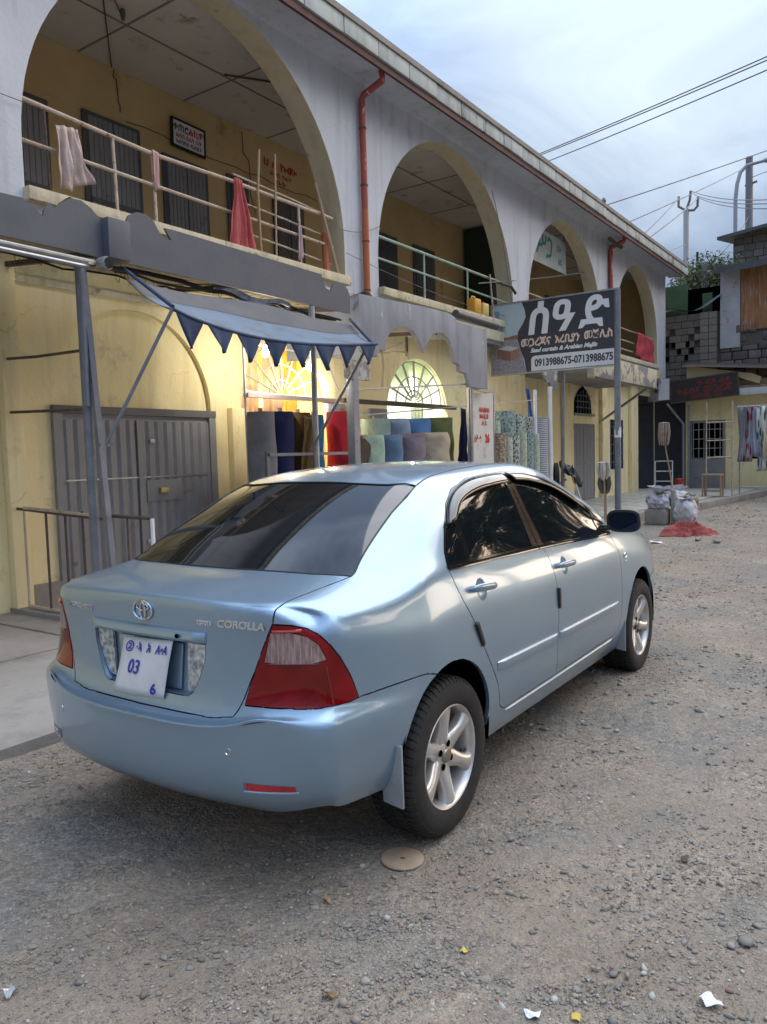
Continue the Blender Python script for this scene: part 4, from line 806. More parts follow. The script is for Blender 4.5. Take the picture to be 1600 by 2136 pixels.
def fabric_roll(x, y, z, r, h, m, label, lean=0, leany=0, group='fabric rolls outside the shops', cap=True, seed=0, drape=False, pat=False, cat='fabric roll', name='fabric_roll', core=True):
    rs = random.Random(seed); ph = [rs.uniform(0, 6.3) for _ in range(6)]
    t = thing(name, label, cat, (x, y, z), (leany, lean, rs.uniform(0, 6.3) if not lean and not leany else 0), group)
    mb = MB(); n = 48; mz = 30; vs = []
    for j in range(mz+1):
        v = j/mz; zz = h*v; e = 1
        for i in range(n):
            a = 2*math.pi*i/n
            rr = r*(1+.018*math.sin(3*a+ph[0]+v*2)+(.040 if not pat else .008)*math.sin(a*2+v*9+ph[1])*math.sin(v*5+ph[2])+(0 if pat else .020)*math.sin(a*5-v*13+ph[3])+(0 if pat else .016)*abs(math.sin(a*4+v*21+ph[4]))*math.sin(v*7+ph[5]))
            if v > .96: rr *= .97
            vs.append((rr*math.cos(a), rr*math.sin(a), zz))
    mb.add(vs, [(j*n+i, j*n+(i+1) % n, (j+1)*n+(i+1) % n, (j+1)*n+i) for j in range(mz) for i in range(n)])
    mb.build('wound_cloth', m, t, smooth=True)
    sp_ = MB(); k = 90; ring = []
    for i in range(k+1):
        a = i/k*2*math.pi*5; rr = r*(.25+.72*i/k); ring.append((rr*math.cos(a), rr*math.sin(a), h-.004+.010*((i/k*5) % 1)))
    MB().lathe([(.0, h-.012), (r*.22, h-.010), (r*.24, h+.004), (r*.6, h+.000), (r*.94, h-.008), (r*.97, h-.03)], 32, 'z').build('rolled_end', m, t, smooth=True)
    if core: MB().tube([(0, 0, h-.03), (0, 0, h+.05)], r*.16, 12).build('card_core', M_conc, t)
    return t
def fm(name, a, k=.75, sc=5): return mat(name, a, tuple(c*k for c in a), scale=sc, rough=.92, bump=.02, bscale=7)
YR = 4.05; ZB = .62
TB = thing('display_bench', 'low steel bench rail carrying the tall fabric rolls in front of the lit shop', 'bench', (4.9, YR, .06)); TBO = Vector((-4.9, -YR, -.06))
cpart(MB().box((3.85, 3.78, ZB-.04), (5.75, 4.30, ZB)), 'shelf', M_steel, TB, TBO); cpart(MB().box((3.85, 3.70, 1.50), (5.80, 3.73, 1.535)), 'front_rail', M_steel, TB, TBO); cpart(MB().box((3.80, 3.70, 1.20), (4.4, 3.73, 1.225)), 'front_rail', M_rust, TB, TBO)
for x in (3.86, 5.76): cpart(MB().box((x-.02, 3.70, .062), (x+.02, 3.74, 1.55)), 'leg', M_steel, TB, TBO); cpart(MB().box((x-.02, 4.26, .062), (x+.02, 4.30, ZB-.04)), 'leg', M_steel, TB, TBO)
for x, r, h, col, nm_, lb in ((4.13, .165, 1.40, (.26, .27, .30), 'grey_felt', 'tall light grey fabric roll, leftmost in front of the lit shop'), (4.46, .165, 1.41, (.016, .025, .11), 'navy_felt', 'tall navy blue fabric roll beside the grey one'), (4.79, .155, 1.41, (.13, .075, .022), 'brown_felt', 'tall brown fabric roll between the navy and the teal rolls'), (5.07, .135, 1.39, (.02, .15, .30), 'teal_felt', 'tall teal blue fabric roll left of the red one')):
    fabric_roll(x, YR, ZB, r, h, fm(nm_, col), lb, seed=int(x*10))
fabric_roll(5.56, 3.98, ZB, .195, 1.44, fm('red_felt', (.42, .012, .03)), 'tall bright red fabric roll beside the thick grey post', seed=3)
cloth('loose_fabric', fm('brown_felt', (.13, .075, .022)), 'loose end of brown cloth draped diagonally across the brown roll', 'cloth', (4.68, 1.98, 4.92, 1.95), (4.55, 1.15, 4.80, 1.22), 1.3, .03, y=3.86)
# stall of soft rolls before shop 2
ST = thing('fabric_stall', 'low table covered with cloth carrying two rows of pastel fabric rolls', 'table', (7.0, 3.95, .06)); STO = Vector((-7, -3.95, -.06))
cpart(MB().box((5.75, 3.45, 1.02), (8.35, 4.5, 1.08)), 'table_top', M_wood, ST, STO)
for x in (5.8, 8.3):
    for y in (3.5, 4.45): cpart(MB().box((x-.03, y-.03, .062), (x+.03, y+.03, 1.02)), 'leg', M_wood, ST, STO)
cpart(MB().grid(lambda u, v: (5.74+2.62*u, 3.44-.01*math.sin(u*30), 1.09-.9*v), 30, 6), 'table_skirt', fm('beige_cloth', (.40, .36, .28)), ST, STO)
yb, yf = 4.18, 3.72
for x, r, z, h, col, nm_, lb in ((6.62, .22, 1.10, .90, (.30, .42, .38), 'mint_cloth', 'mint green fabric roll, leftmost of the back row on the stall'), (7.12, .235, 1.10, .91, (.30, .38, .52), 'paleblue_cloth', 'pale blue fabric roll, second of the back row on the stall'), (7.66, .26, 1.10, .92, (.13, .30, .62), 'blue_cloth', 'bright blue fabric roll in the back row on the stall'), (8.30, .30, 1.08, .97, (.22, .25, .10), 'olive_cloth', 'large olive green fabric roll at the right end of the stall')):
    fabric_roll(x, yb, z, r, h, fm(nm_, col), lb, seed=int(x*10), core=x < 7.0)
for x, r, z, h, col, nm_, lb in ((5.88, .165, 1.09, .66, (.33, .45, .36), 'lightgreen_cloth', 'light green fabric roll, leftmost of the front row on the stall'), (6.28, .20, 1.09, .66, (.10, .17, .28), 'denim_cloth', 'dark denim blue fabric roll in the front row on the stall'), (6.77, .25, 1.09, .68, (.19, .16, .19), 'mauve_cloth', 'grey mauve fabric roll in the front row on the stall'), (7.36, .29, 1.09, .70, (.44, .37, .28), 'beige_roll_cloth', 'beige fabric roll at the right of the front row on the stall')):
    fabric_roll(x, yf, z, r, h, fm(nm_, col), lb, seed=int(x*10), core=False)
t = fabric_roll(5.42, 3.75, 1.15, .11, .62, fm('dark_brown_bundle', (.07, .05, .035)), 'dark brown bundle slanting between the grey post and the stall', lean=R(38), seed=8)
t = fabric_roll(6.2, 3.45, 1.12, .06, .75, fm('tan_bundle', (.45, .36, .20)), 'small tan roll lying at the front edge of the stall', lean=R(90), seed=9)
cloth('hanging_garment', fm('navy_garment', (.015, .02, .09)), 'navy cloth hanging at the left of the white notice panel', 'cloth', (8.30, 2.2, 8.5, 2.15), (8.15, 1.25, 8.52, 1.2), 1.5, .04, y=3.70)
cloth('white_bundle', fm('white_cloth', (.55, .55, .56)), 'crumpled white cloth on the right end of the stall', 'cloth', (7.9, 1.28, 8.4, 1.3), (7.85, 1.02, 8.5, 1.02), 3, .04, y=3.46)
# bare branch post hanging in the arch
br = MB(); br.tube([(5.72, 3.42, 2.35), (5.73, 3.40, 2.60), (5.68, 3.38, 2.86)], .022, 7, r1=.016); br.tube([(5.68, 3.40, 2.80), (5.95, 3.42, 2.90), (6.28, 3.45, 2.98)], .020, 7, r1=.012); br.tube([(5.70, 3.40, 2.78), (6.0, 3.42, 2.84), (6.38, 3.45, 2.86), (6.42, 3.45, 2.76)], .016, 7, r1=.010); br.tube([(5.69, 3.4, 2.78), (5.60, 3.38, 2.78)], .012, 6, r1=.006); br.tube([(5.70, 3.38, 2.86), (5.72, 3.37, 2.93)], .010, 6, r1=.005)
tag(br.build('branch', mat('bare_branch', (.46, .38, .26), (.38, .30, .20), scale=9, rough=.9), None, True), 'pale forked branch propped in the left arched cut-out', 'branch')
# notice panel
t = thing('notice_panel', 'tall white sheet-metal panel with red hand painted writing beside the carpets', 'sign', (8.42, 3.40, .9))
MB().box((-.36, -.015, .1), (.38, .015, 1.50)).build('panel', mat('grubby_white_panel', (.50, .49, .47), (.58, .57, .55), scale=2.5, rough=.6, spots=(.33, .30, .27), spot_scale=3, spot_lo=.58, spot_hi=.7), t)
for a, b in (((-.42, 0, -.84), (-.42, 0, 1.55)), ((.42, 0, -.84), (.42, 0, 1.55)), ((-.42, 0, 1.55), (.42, 0, 1.55))): MB().bar(a, b, .035, .035).build('frame_bar', M_galv, t)
for i, (s_, z_, w_, b_) in enumerate((('ARABIAN', 1.24, .36, .006), ('MAJLIS', 1.14, .30, .004), ('ልዩ', 1.03, .18, .003))): text_obj('lettering', s_, .10, M_redp, t, FM(.06, z_, -.0165), .001, b_, width=w_)
text_obj('lettering', 'ሱቅ ቁ', .14, M_redp, t, FM(-.16, .78, -.0165), .001, .006, width=.24); text_obj('lettering', '26', .17, M_redp, t, FM(.16, .79, -.0165), .001, .012, width=.16)
# patterned carpets
def carpet_mat(name, a, b, sc, kind):
    m = bpy.data.materials.new(name); m.use_nodes = True; tt = m.node_tree; bs = tt.nodes['Principled BSDF']; bs.inputs['Roughness'].default_value = .95
    co = tt.nodes.new('ShaderNodeTexCoord'); mp_ = tt.nodes.new('ShaderNodeMapping'); mp_.inputs['Scale'].default_value = sc; tt.links.new(co.outputs['Object'], mp_.inputs[0])
    tx = tt.nodes.new('ShaderNodeTexVoronoi' if kind == 'v' else 'ShaderNodeTexWave'); tt.links.new(mp_.outputs[0], tx.inputs['Vector'])
    if kind == 'v': tx.inputs['Scale'].default_value = 1; o_ = tx.outputs['Distance']
    else: tx.bands_direction = 'Z'; tx.inputs['Scale'].default_value = 1; tx.inputs['Distortion'].default_value = 2.5; tx.inputs['Detail'].default_value = 2; o_ = tx.outputs['Fac']
    r_ = tt.nodes.new('ShaderNodeMapRange'); r_.inputs['From Min'].default_value = .35; r_.inputs['From Max'].default_value = .5; tt.links.new(o_, r_.inputs['Value'])
    x_ = tt.nodes.new('ShaderNodeMix'); x_.data_type = 'RGBA'; x_.inputs['A'].default_value = (*a, 1); x_.inputs['B'].default_value = (*b, 1); tt.links.new(r_.outputs[0], x_.inputs['Factor']); tt.links.new(x_.outputs['Result'], bs.inputs['Base Color'])
    return m
KM = [carpet_mat('carpet_teal', (.07, .15, .16), (.28, .33, .30), (26, 26, 26), 'v'), carpet_mat('carpet_dark', (.05, .07, .07), (.40, .42, .36), (30, 30, 22), 'v'), carpet_mat('carpet_bands', (.10, .11, .13), (.50, .52, .54), (3, 3, 9), 'w'), carpet_mat('carpet_cream', (.42, .36, .26), (.22, .16, .10), (20, 20, 26), 'v'), carpet_mat('carpet_sage', (.28, .33, .26), (.42, .45, .36), (22, 22, 18), 'v')]
kp = [(9.05, 3.62, .9, .10, 1.10, 3, 'narrow cream and red carpet roll, leftmost of the back row'), (9.25, 3.60, .9, .11, 1.10, 4, 'beige carpet roll, second of the back row'), (9.62, 3.58, .9, .19, 1.27, 0, 'wide teal patterned carpet roll, tallest of the group'), (10.03, 3.56, .9, .165, 1.22, 1, 'dark dotted carpet roll right of the tall teal one'), (10.40, 3.56, .9, .15, 1.19, 1, 'speckled grey carpet roll behind the white post'), (10.78, 3.50, .7, .19, 1.38, 2, 'grey and white banded carpet roll, rightmost of the group'),
      (8.98, 3.36, .6, .10, 1.18, 3, 'cream carpet roll at the left of the front row'), (9.22, 3.34, .6, .085, 1.12, 4, 'pale sage carpet roll, second of the front row'), (9.44, 3.33, .6, .10, 1.14, 1, 'dark specked carpet roll, third of the front row'), (9.70, 3.32, .6, .10, 1.20, 4, 'pale green-grey carpet roll in the middle of the front row'), (9.95, 3.31, .6, .10, 1.20, 0, 'blue-grey carpet roll, fifth of the front row'), (10.20, 3.30, .6, .095, 1.18, 4, 'light carpet roll at the right of the front row')]
for i, (x, y, z, r, h, k, lb) in enumerate(kp): fabric_roll(x, y, z, r, h, KM[k], lb, seed=i, pat=True, group='carpet rolls standing beside the notice panel', cat='carpet', name='carpet_roll', core=False)
MB_ = thing('carpet_platform', 'low wooden platform under the standing carpet rolls', 'platform', (9.9, 3.45, .15))
for a, b in (((-1.1, -.32, 0), (1.15, .4, .44)),): MB().box(a, b).build('deck', M_wood, MB_)
MB().box((-1.1, .04, .445), (1.15, .4, .74)).build('step', M_wood, MB_)
cloth('blue_drape', fm('royal_blue_cloth', (.02, .09, .36)), 'royal blue cloth hanging from a post beside the banded carpet', 'cloth', (10.62, 2.62, 10.70, 2.60), (10.95, .95, 11.35, .85), 1.4, .05, y=3.62)

# motorbike glimpsed behind the windscreen pillar
t = thing('motorbike', 'dark motorbike with a black cover and round mirror, half hidden behind the car', 'motorbike', (11.9, 3.75, .15), (0, 0, R(-62)))
M_bk = mat('bike_black', (.015, .013, .013), rough=.35); M_maroon = mat('bike_maroon', (.10, .02, .02), rough=.3, coat=.6)
for x in (-.62, .62):
    w_ = MB().lathe([(.24, -.04), (.30, -.035), (.31, 0), (.30, .035), (.24, .04)], 32, 'y', closed=True).build('wheel', M_rubber, t, smooth=True); w_.location = (x, 0, .31)
    sp_ = MB(); [sp_.tube([(0, 0, 0), (.245*math.cos(a), 0, .245*math.sin(a))], .005, 4) for a in np.linspace(0, 6.28, 13)]; sp_.build('spokes', M_chrome, w_)
fr_ = MB(); fr_.tube([(-.62, .05, .31), (-.1, .05, .45), (.35, 0, .75)], .03, 8); fr_.tube([(.62, .07, .31), (.42, .04, .95)], .025, 8); fr_.tube([(.62, -.07, .31), (.42, -.04, .95)], .025, 8); fr_.tube([(-.1, 0, .45), (-.5, 0, .72)], .03, 8); fr_.build('frame', M_chrome, t, smooth=True)
MB().box((-.15, -.12, .28), (.2, .12, .55)).build('engine', M_conc, t, bevel=.03); MB().lathe([(0, -.22), (.10, -.18), (.14, 0), (.11, .2), (0, .26)], 20, 'y').build('fuel_tank', M_maroon, t, smooth=True).rotation_euler = (0, 0, R(90)); t.children[-1].location = (.15, 0, .78)
MB().box((-.75, -.13, .72), (-.05, .13, .82)).build('seat', M_bk, t, bevel=.04)
MB().tube([(.42, -.36, 1.02), (.44, -.15, 1.0), (.46, 0, .96), (.44, .15, 1.0), (.42, .36, 1.02)], .016, 8).build('handlebar', M_bk, t, smooth=True)
cv = MB().grid(lambda u, v: (.25+.36*u+.04*math.sin(v*9), -.24+.48*v, 1.08-.35*abs(v-.5)-.30*u*u+.05*math.sin(v*17+u*6)+.03*math.sin(u*13)), 14, 18).build('black_cover', M_bk, t, smooth=True); cv.modifiers.new('s', 'SOLIDIFY').thickness = .008
MB().lathe([(0, -.012), (.06, -.01), (.065, 0), (.055, .01), (0, .012)], 24, 'y').build('headlamp', M_white, t, smooth=True).location = (.50, .0, .86); t.children[-1].rotation_euler = (0, 0, R(90))

# ================================================================== the shop sign on its pole
SG = thing('shop_sign', 'dark shop signboard on a tall grey pole with large white lettering and phone numbers', 'sign', (11.5, 2.24, .16))
MB().tube([(0, .0, 0), (.02, .0, 4.17)], .058, 16).build('pole', M_steel, SG, smooth=True)
MB().tube([(.01, .0, 1.52), (.012, .0, 1.70)], .061, 16).build('pole_sticker', M_white, SG, smooth=True)
Lz = Vector((11.46, 4.74, 3.50)); 
SW, SH = 2.46, 1.33
Rr = Vector((.035, -1, 0)).normalized(); sb = Vector((11.45, 3.46, 3.665)); loc = sb-Vector(SG.location)
MS = plane_M(tuple(loc), Rr, (0, 0, 1)); face = MS.to_3x3() @ Vector((0, 0, 1))     # faces the camera side (-X)
def splate(pts, d0, d1, name, m, parent=SG):
    mb = prism(pts, d0, d1, 'z'); me_v = [tuple(MS @ Vector(v)) for v in mb.v]; mb.v = me_v; return mb.build(name, m, parent)
rect = lambda x0_, x1_, z0_, z1_: [(x0_, z0_), (x1_, z0_), (x1_, z1_), (x0_, z1_)]
PNL = splate(rect(-SW/2, SW/2, -SH/2, SH/2), -.03, 0, 'sign_board', mat('sign_charcoal', (.035, .038, .052), rough=.45))
for rc_ in (rect(-SW/2-.03, SW/2+.03, SH/2, SH/2+.03), rect(-SW/2-.03, SW/2+.03, -SH/2-.03, -SH/2), rect(-SW/2-.03, -SW/2, -SH/2, SH/2), rect(SW/2, SW/2+.03, -SH/2, SH/2)): splate(rc_, -.035, .008, 'sign_frame', M_galv)
ph = [(-SW/2, -SH/2), (-.52, -SH/2), (-.56, -.42), (-.64, -.22), (-.70, -.02), (-.68, .12), (-.58, .26), (-.52, .38), (-.54, .52), (-.60, SH/2), (-SW/2, SH/2)]
splate(ph, .0, .002, 'printed_picture', mat('print_sky', (.36, .46, .52), (.46, .55, .60), scale=2, rough=.45), PNL)
splate([(-SW/2, -SH/2), (-.525, -SH/2), (-.60, -.32), (-.70, -.08), (-.69, -.02), (-SW/2, -.02)], .0025, .0035, 'printed_ground', mat('print_crowd', (.17, .15, .20), (.36, .33, .36), scale=26, rough=.45), PNL)
splate([(-1.12, -.36), (-.84, -.43), (-.84, -.24), (-1.12, -.18)], .004, .0045, 'printed_block', mat('print_brick', (.20, .09, .07), (.26, .13, .10), scale=14, rough=.45), PNL); splate([(-.838, -.43), (-.66, -.36), (-.66, -.19), (-.838, -.24)], .004, .0045, 'printed_block', mat('print_brick_light', (.30, .17, .13), rough=.45), PNL)
splate([(-1.12, -.178), (-.84, -.238), (-.66, -.188), (-.92, -.13)], .004, .0045, 'printed_roof', mat('print_roof', (.50, .50, .50), rough=.45), PNL)
splate(rect(-SW/2, -1.06, -.02, .55), .0025, .003, 'printed_tower', mat('print_tower', (.20, .33, .40), rough=.45), PNL); splate([(-1.05, -.02), (-.70, -.02), (-.68, .05), (-.75, .06), (-.9, .03), (-1.05, .05)], .0035, .004, 'printed_roofs', mat('print_brick', (.2, .1, .08)), PNL)
bn = [(-.42, -SH/2+.01), (SW/2-.01, -SH/2+.01), (SW/2-.01, -.37), (-.34, -.37), (-.39, -.385), (-.42, -.43)]
splate(bn, .0, .002, 'white_band', mat('sign_white', (.62, .64, .68), rough=.5), PNL)
M_sw = mat('sign_lettering_white', (.70, .70, .74), rough=.5); M_sp = mat('sign_lettering_peach', (.72, .55, .46), rough=.5)
def stext(s, x, z, size, m, width, bold, shear=0): text_obj('sign_lettering', s, size, m, PNL, MS @ Matrix.Translation((x, z, .0025)), .0015, bold, shear, width)
stext('ሰ', -.26, .275, .74, M_sw, .42, .024, .12); stext('ዓ', .24, .285, .74, M_sw, .44, .022, .18); stext('ድ', .80, .29, .74, M_sw, .58, .022, .12)
stext('መጋረጃና', -.32, -.120, .19, M_sp, .60, .006); stext('አረቢያን', .30, -.110, .19, M_sp, .48, .006); stext('መጅሊስ', .88, -.095, .19, M_sp, .52, .006)
stext('Saad curtain & Arabian Majlis', .22, -.270, .11, M_sw, 1.30, .0045, .35)
stext('0913988675-0713988675', .40, -.515, .19, mat('sign_digits', (.04, .045, .06), rough=.5), 1.50, .007)

# mops and sacks by the kerb
def mop(x, y, z, pts, head, m, label, r=.013):
    t = thing('mop', label, 'mop', (x, y, z)); MB().tube(pts, r, 8).build('handle', M_wood, t, smooth=True)
    hx, hy, hz = pts[-1]; mb = MB(); r_ = random.Random(int(x*7))
    for i in range(70):
        a = r_.uniform(0, 6.3); l = r_.uniform(.6, 1)*head; d = r_.uniform(.03, .11)
        mb.tube([(hx, hy, hz+.03), (hx+d*math.cos(a), hy+d*math.sin(a), hz+.02), (hx+d*1.2*math.cos(a), hy+d*1.2*math.sin(a), hz-l*.5), (hx+d*.9*math.cos(a), hy+d*.9*math.sin(a), hz-l)], .010, 4)
    o = mb.build('strands', m, t); o['kind'] = 'stuff'; return t
t = mop(12.9, 1.62, 0, [(0, 0, .55), (-.04, .05, 1.0), (-.15, .10, 1.45), (-.20, .12, 1.92)], .42, mat('brown_mop', (.30, .22, .17), (.40, .32, .26), scale=20, rough=1), 'brown string mop standing head-up in a stake at the kerb')
mop(11.4, 2.45, .16, [(0, 0, .0), (-.02, 0, .7), (-.06, 0, 1.05)], .30, mat('white_mop', (.50, .46, .40), (.62, .58, .52), scale=20, rough=1), 'dirty white string mop leaning on the sign pole', r=.016)
mop(11.62, 2.50, .16, [(0, 0, .0), (-.03, 0, .5), (-.08, 0, .80)], .32, mat('grey_mop', (.12, .11, .10), (.20, .18, .16), scale=20, rough=1), 'dark grey string mop leaning beside the white mop', r=.016)
o = MB().box((-.07, -.04, 0), (.07, .04, .66)).build('stake', mat('grey_timber', (.30, .29, .27), (.38, .36, .34), scale=5, rough=.9), None, bevel=.008, loc=(12.80, 1.58, 0), rot=(0, R(-2), 0)); tag(o, 'grey timber stake holding up the brown mop among the sacks', 'stake')
M_sack = mat('woven_white_sack', (.52, .52, .54), (.44, .44, .47), scale=7, rough=.7, spots=(.12, .13, .30), spot_scale=4.5, spot_lo=.56, spot_hi=.60)
def sack(x, y, z, rx, ry, h, label, seed, tilt=(0, 0, 0), tie=True, m=M_sack):
    r_ = random.Random(seed); p_ = [r_.uniform(0, 6.3) for _ in range(8)]
    t = thing('sack', label, 'sack', (x, y, z), tilt, 'sacks heaped around the stake'); mb = MB()
    def fn(u, v):
        a = u*6.2832; e = math.sin(min(1, v*1.02)*math.pi)**.38 if v < .9 else .45+(v-.9)*2
        k = 1+.12*math.sin(3*a+p_[0]+v*3)+.08*math.sin(7*a+p_[1]-v*6)+.06*abs(math.sin(9*a+p_[2]+v*14))+.05*math.sin(v*23+3*a+p_[4])*math.sin(5*a+p_[5])
        return (rx*e*k*math.cos(a), ry*e*k*math.sin(a), h*v+.02*math.sin(a*3+p_[3])*(v > .5))
    mb.grid(fn, 72, 36); mb.build('sack_body', m, t, smooth=True, sharp=180)
    if tie: MB().grid(lambda u, v: ((rx*.28+.16*v*rx)*math.cos(u*6.28)*(1+.2*math.sin(u*25)), (ry*.28+.16*v)*math.sin(u*6.28)*(1+.2*math.sin(u*25)), h*.98+.10*v), 24, 4).build('tied_neck', m, t, smooth=True)
    return t
sack(12.72, 1.86, .26, .21, .20, .38, 'white sack with blue print heaped left of the stake', 1, (R(8), R(-10), 0)); sack(12.95, 1.52, .30, .20, .19, .36, 'open white sack leaning over the top of the stake pile', 2, (0, R(25), .5))
sack(12.60, 1.30, .0, .20, .20, .52, 'white sack with violet stripes standing right of the stake', 3, (0, R(-6), 0), tie=False)
o = MB().box((-.22, -.2, 0), (.22, .2, .30)).build('rubble_block', M_conc, None, bevel=.04, loc=(12.70, 1.86, 0)); tag(o, 'rough concrete block under the left sack', 'block')
sack(12.85, 1.30, .36, .15, .13, .20, 'small brown paper bundle on top of the striped sack', 5, (0, R(20), 0), tie=False, m=mat('brown_paper', (.30, .22, .16), rough=.9))
# red cloth on the ground
mb = MB()
def rc_f(u, v):
    a = u*6.2832; r_ = v*(1+.20*math.sin(3*a+1)+.14*math.sin(7*a)+.06*math.sin(13*a)); x = .42*r_*math.cos(a); y = .40*r_*math.sin(a)
    q = lambda k, s_: 1-abs(2*float(vnoise(np.array(x*k+9), np.array(y*k*.7+x*k*.4+4), s_))-1)
    h = (1-v**3)*(.13*q(6, 3)**2+.10*q(11, 5)**3+.04*q(23, 7)**2)+.006; return (x+.05*q(6, 8), y+.05*q(7, 9), h)
mb.grid(rc_f, 150, 60); o = mb.build('red_cloth', mat('faded_red_cloth', (.24, .045, .04), (.33, .08, .07), scale=5, rough=.9), None, True, loc=(11.1, .90, float(ground_h(10.7, .8))), rot=(0, 0, .4), sharp=180)
tag(o, 'crumpled red cloth lying on the gravel ahead of the car', 'cloth')

# ================================================================== the far end: block wall, sheet-metal hut, yellow shop
M_block = mat('hollow_block', (.13, .12, .108), (.185, .168, .15), scale=5, rough=.95, bump=.006, bscale=30); M_block2 = mat('hollow_block_pale', (.19, .17, .145), (.235, .21, .18), scale=5, rough=.95, bump=.006, bscale=30); M_mort = mat('mortar', (.10, .09, .08), rough=1)
M_rubb = mat('rubble_stone', (.085, .078, .070), (.15, .135, .12), scale=5, rough=1, bump=.01, bscale=15)
BW = thing('block_wall', 'dark hollow-block wall with a pattern of open holes beside the blue building', 'wall', (24.1, 4.0, 2.9)); BWO = Vector((-24.1, -4.0, -2.9))
cpart(MB().box((24.10, 2.95, 2.9), (24.22, 5.6, 5.75)), 'mortar_bed', M_mort, BW, BWO)
holes = {(3, 1), (4, 0), (4, 4), (5, 1), (3, 5), (4, 2), (5, 3), (5, 5)}
bl = {}
nb_ = 0
for rw in range(13):
    z = 2.95+rw*.215; off = (rw % 2)*.20; k = 0; y = 5.55-off
    while y > 3.62:
        ln = .39; hole = (rw in (7, 8, 9, 10)) and (k % 2 == rw % 2) and 1 <= k <= 4
        y0_, y1_ = y, y-ln
        if hole: y1_ = y-.22
        key = (rw % 3 == 0, hole); m = M_block2 if (rw in (8, 9) and not hole) else M_block
        o = MB().box((24.0+rng.uniform(-.012, .012), y0_-.008, z+.008), (24.098, y1_+.008, z+.205))
        cpart(o, 'block', m, BW, BWO); nb_ += 1
        y -= ln+(0 if not hole else 0); k += 1
    for j in range(2):      # quoin pier at the right, paler blocks
        yy = 3.60-j*.26-(rw % 2)*.0
        cpart(MB().box((23.93, yy-.006, z+.008), (24.098, yy-.25, z+.207)), 'block', M_block2, BW, BWO)
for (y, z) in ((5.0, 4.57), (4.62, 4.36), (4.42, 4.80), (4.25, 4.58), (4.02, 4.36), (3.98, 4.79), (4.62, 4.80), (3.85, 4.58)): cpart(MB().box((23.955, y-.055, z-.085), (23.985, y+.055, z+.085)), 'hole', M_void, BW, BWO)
RB = thing('rubble_wall', 'rough dark stone retaining wall below the rusty hut', 'wall', (24, 1.5, 0)); RBO = Vector((-24, -1.5, 0))
cpart(MB().box((24.15, -6, 3.3), (24.6, 3.06, 5.3)), 'earth_core', M_mort, RB, RBO)
ny, nz_ = 26, 7; r_ = random.Random(8)
for j in range(nz_):
    y = 3.02
    while y > -3:
        wd = r_.uniform(.22, .48); hgt = .26
        st = MB().box((24.02+r_.uniform(-.05, .04), y-.012, 3.35+j*.27+.01), (24.16, y-wd+.012, 3.35+(j+1)*.27-.01)); cpart(st, 'stone', M_rubb if r_.random() < .75 else M_block, RB, RBO, bevel=.03); y -= wd
HT = thing('sheet_metal_hut', 'hut of rusty corrugated sheets with a dark sagging roof above the stone wall', 'hut', (24, 1.6, 5)); HO_ = Vector((-24, -1.6, -5))
M_corr = mat('rusty_corrugated', (.28, .12, .05), (.42, .22, .10), scale=3, rough=.85, spots=(.36, .33, .30), spot_scale=4, spot_lo=.55, spot_hi=.62, stretch=(1, 2.5, .5))
M_corrw = mat('dented_grey_sheet', (.42, .43, .45), (.34, .35, .37), scale=3, rough=.6, spots=(.35, .18, .09), spot_scale=2.2, spot_lo=.58, spot_hi=.66, bump=.01, bscale=6)
cpart(MB().box((23.99, 2.42, 4.55), (24.03, 3.0, 7.0)), 'white_sheet', M_corrw, HT, HO_)
def corr(y0_, y1_, z0_, z1_, x_, n_):
    mb = MB(); k = n_*6; vs = []
    for i in range(k+1):
        y = y0_+(y1_-y0_)*i/k; d = .022*math.cos(i/6*6.283); vs += [(x_+d, y, z0_), (x_+d, y, z1_)]
    return mb.add(vs, [(2*i, 2*i+1, 2*i+3, 2*i+2) for i in range(k)])
cpart(corr(2.40, 1.5, 5.05, 7.05, 23.98, 11), 'corrugated_sheet', M_corr, HT, HO_, smooth=True, sharp=180); cpart(corr(1.48, .4, 5.0, 7.1, 23.96, 13), 'corrugated_sheet', M_corr, HT, HO_, smooth=True, sharp=180); cpart(corr(.38, -2.5, 5.0, 7.1, 23.98, 30), 'corrugated_sheet', M_corr, HT, HO_, smooth=True, sharp=180)
cpart(MB().grid(lambda u, v: (23.5+2.6*v, 3.12-5.8*u, 7.02+.10*u*3+.35*v-.05*math.sin(u*9)), 16, 6).grid(lambda u, v: (23.5, 3.12-5.8*u, 7.02+.30*u-.05*math.sin(u*9)-.20*v), 16, 1), 'roof_sheet', mat('dark_roof_felt', (.055, .058, .065), (.09, .095, .10), scale=4, rough=.8), HT, HO_)
cpart(MB().box((24.04, -2.5, 4.6), (26, 3.0, 7.0)), 'hut_body', M_mort, HT, HO_)
GS = thing('green_shed', 'small green sheet-metal shed with black plastic over it behind the blue building', 'shed', (24.5, 4.2, 5)); GSO = Vector((-24.5, -4.2, -5))
M_green = mat('green_sheet', (.045, .095, .045), (.07, .13, .065), scale=3, rough=.7)
cpart(MB().box((24.25, 4.05, 5.75), (24.3, 5.6, 6.75)), 'green_sheet', M_green, GS, GSO); cpart(MB().box((24.3, 3.3, 5.78), (24.35, 3.6, 6.4)), 'green_sheet', M_green, GS, GSO); cpart(MB().box((24.4, 3.1, 5.6), (25.5, 5.6, 6.6)), 'shed_body', M_void, GS, GSO)
cpart(MB().grid(lambda u, v: (23.85+.35*v, 4.9-1.95*u, 5.78+.10*math.sin(u*7+v)+.10*v+.35*u*u), 16, 5), 'black_plastic_sheet', mat('black_plastic_sheet', (.05, .052, .06), (.12, .125, .14), scale=5, rough=.45), GS, GSO, smooth=True)
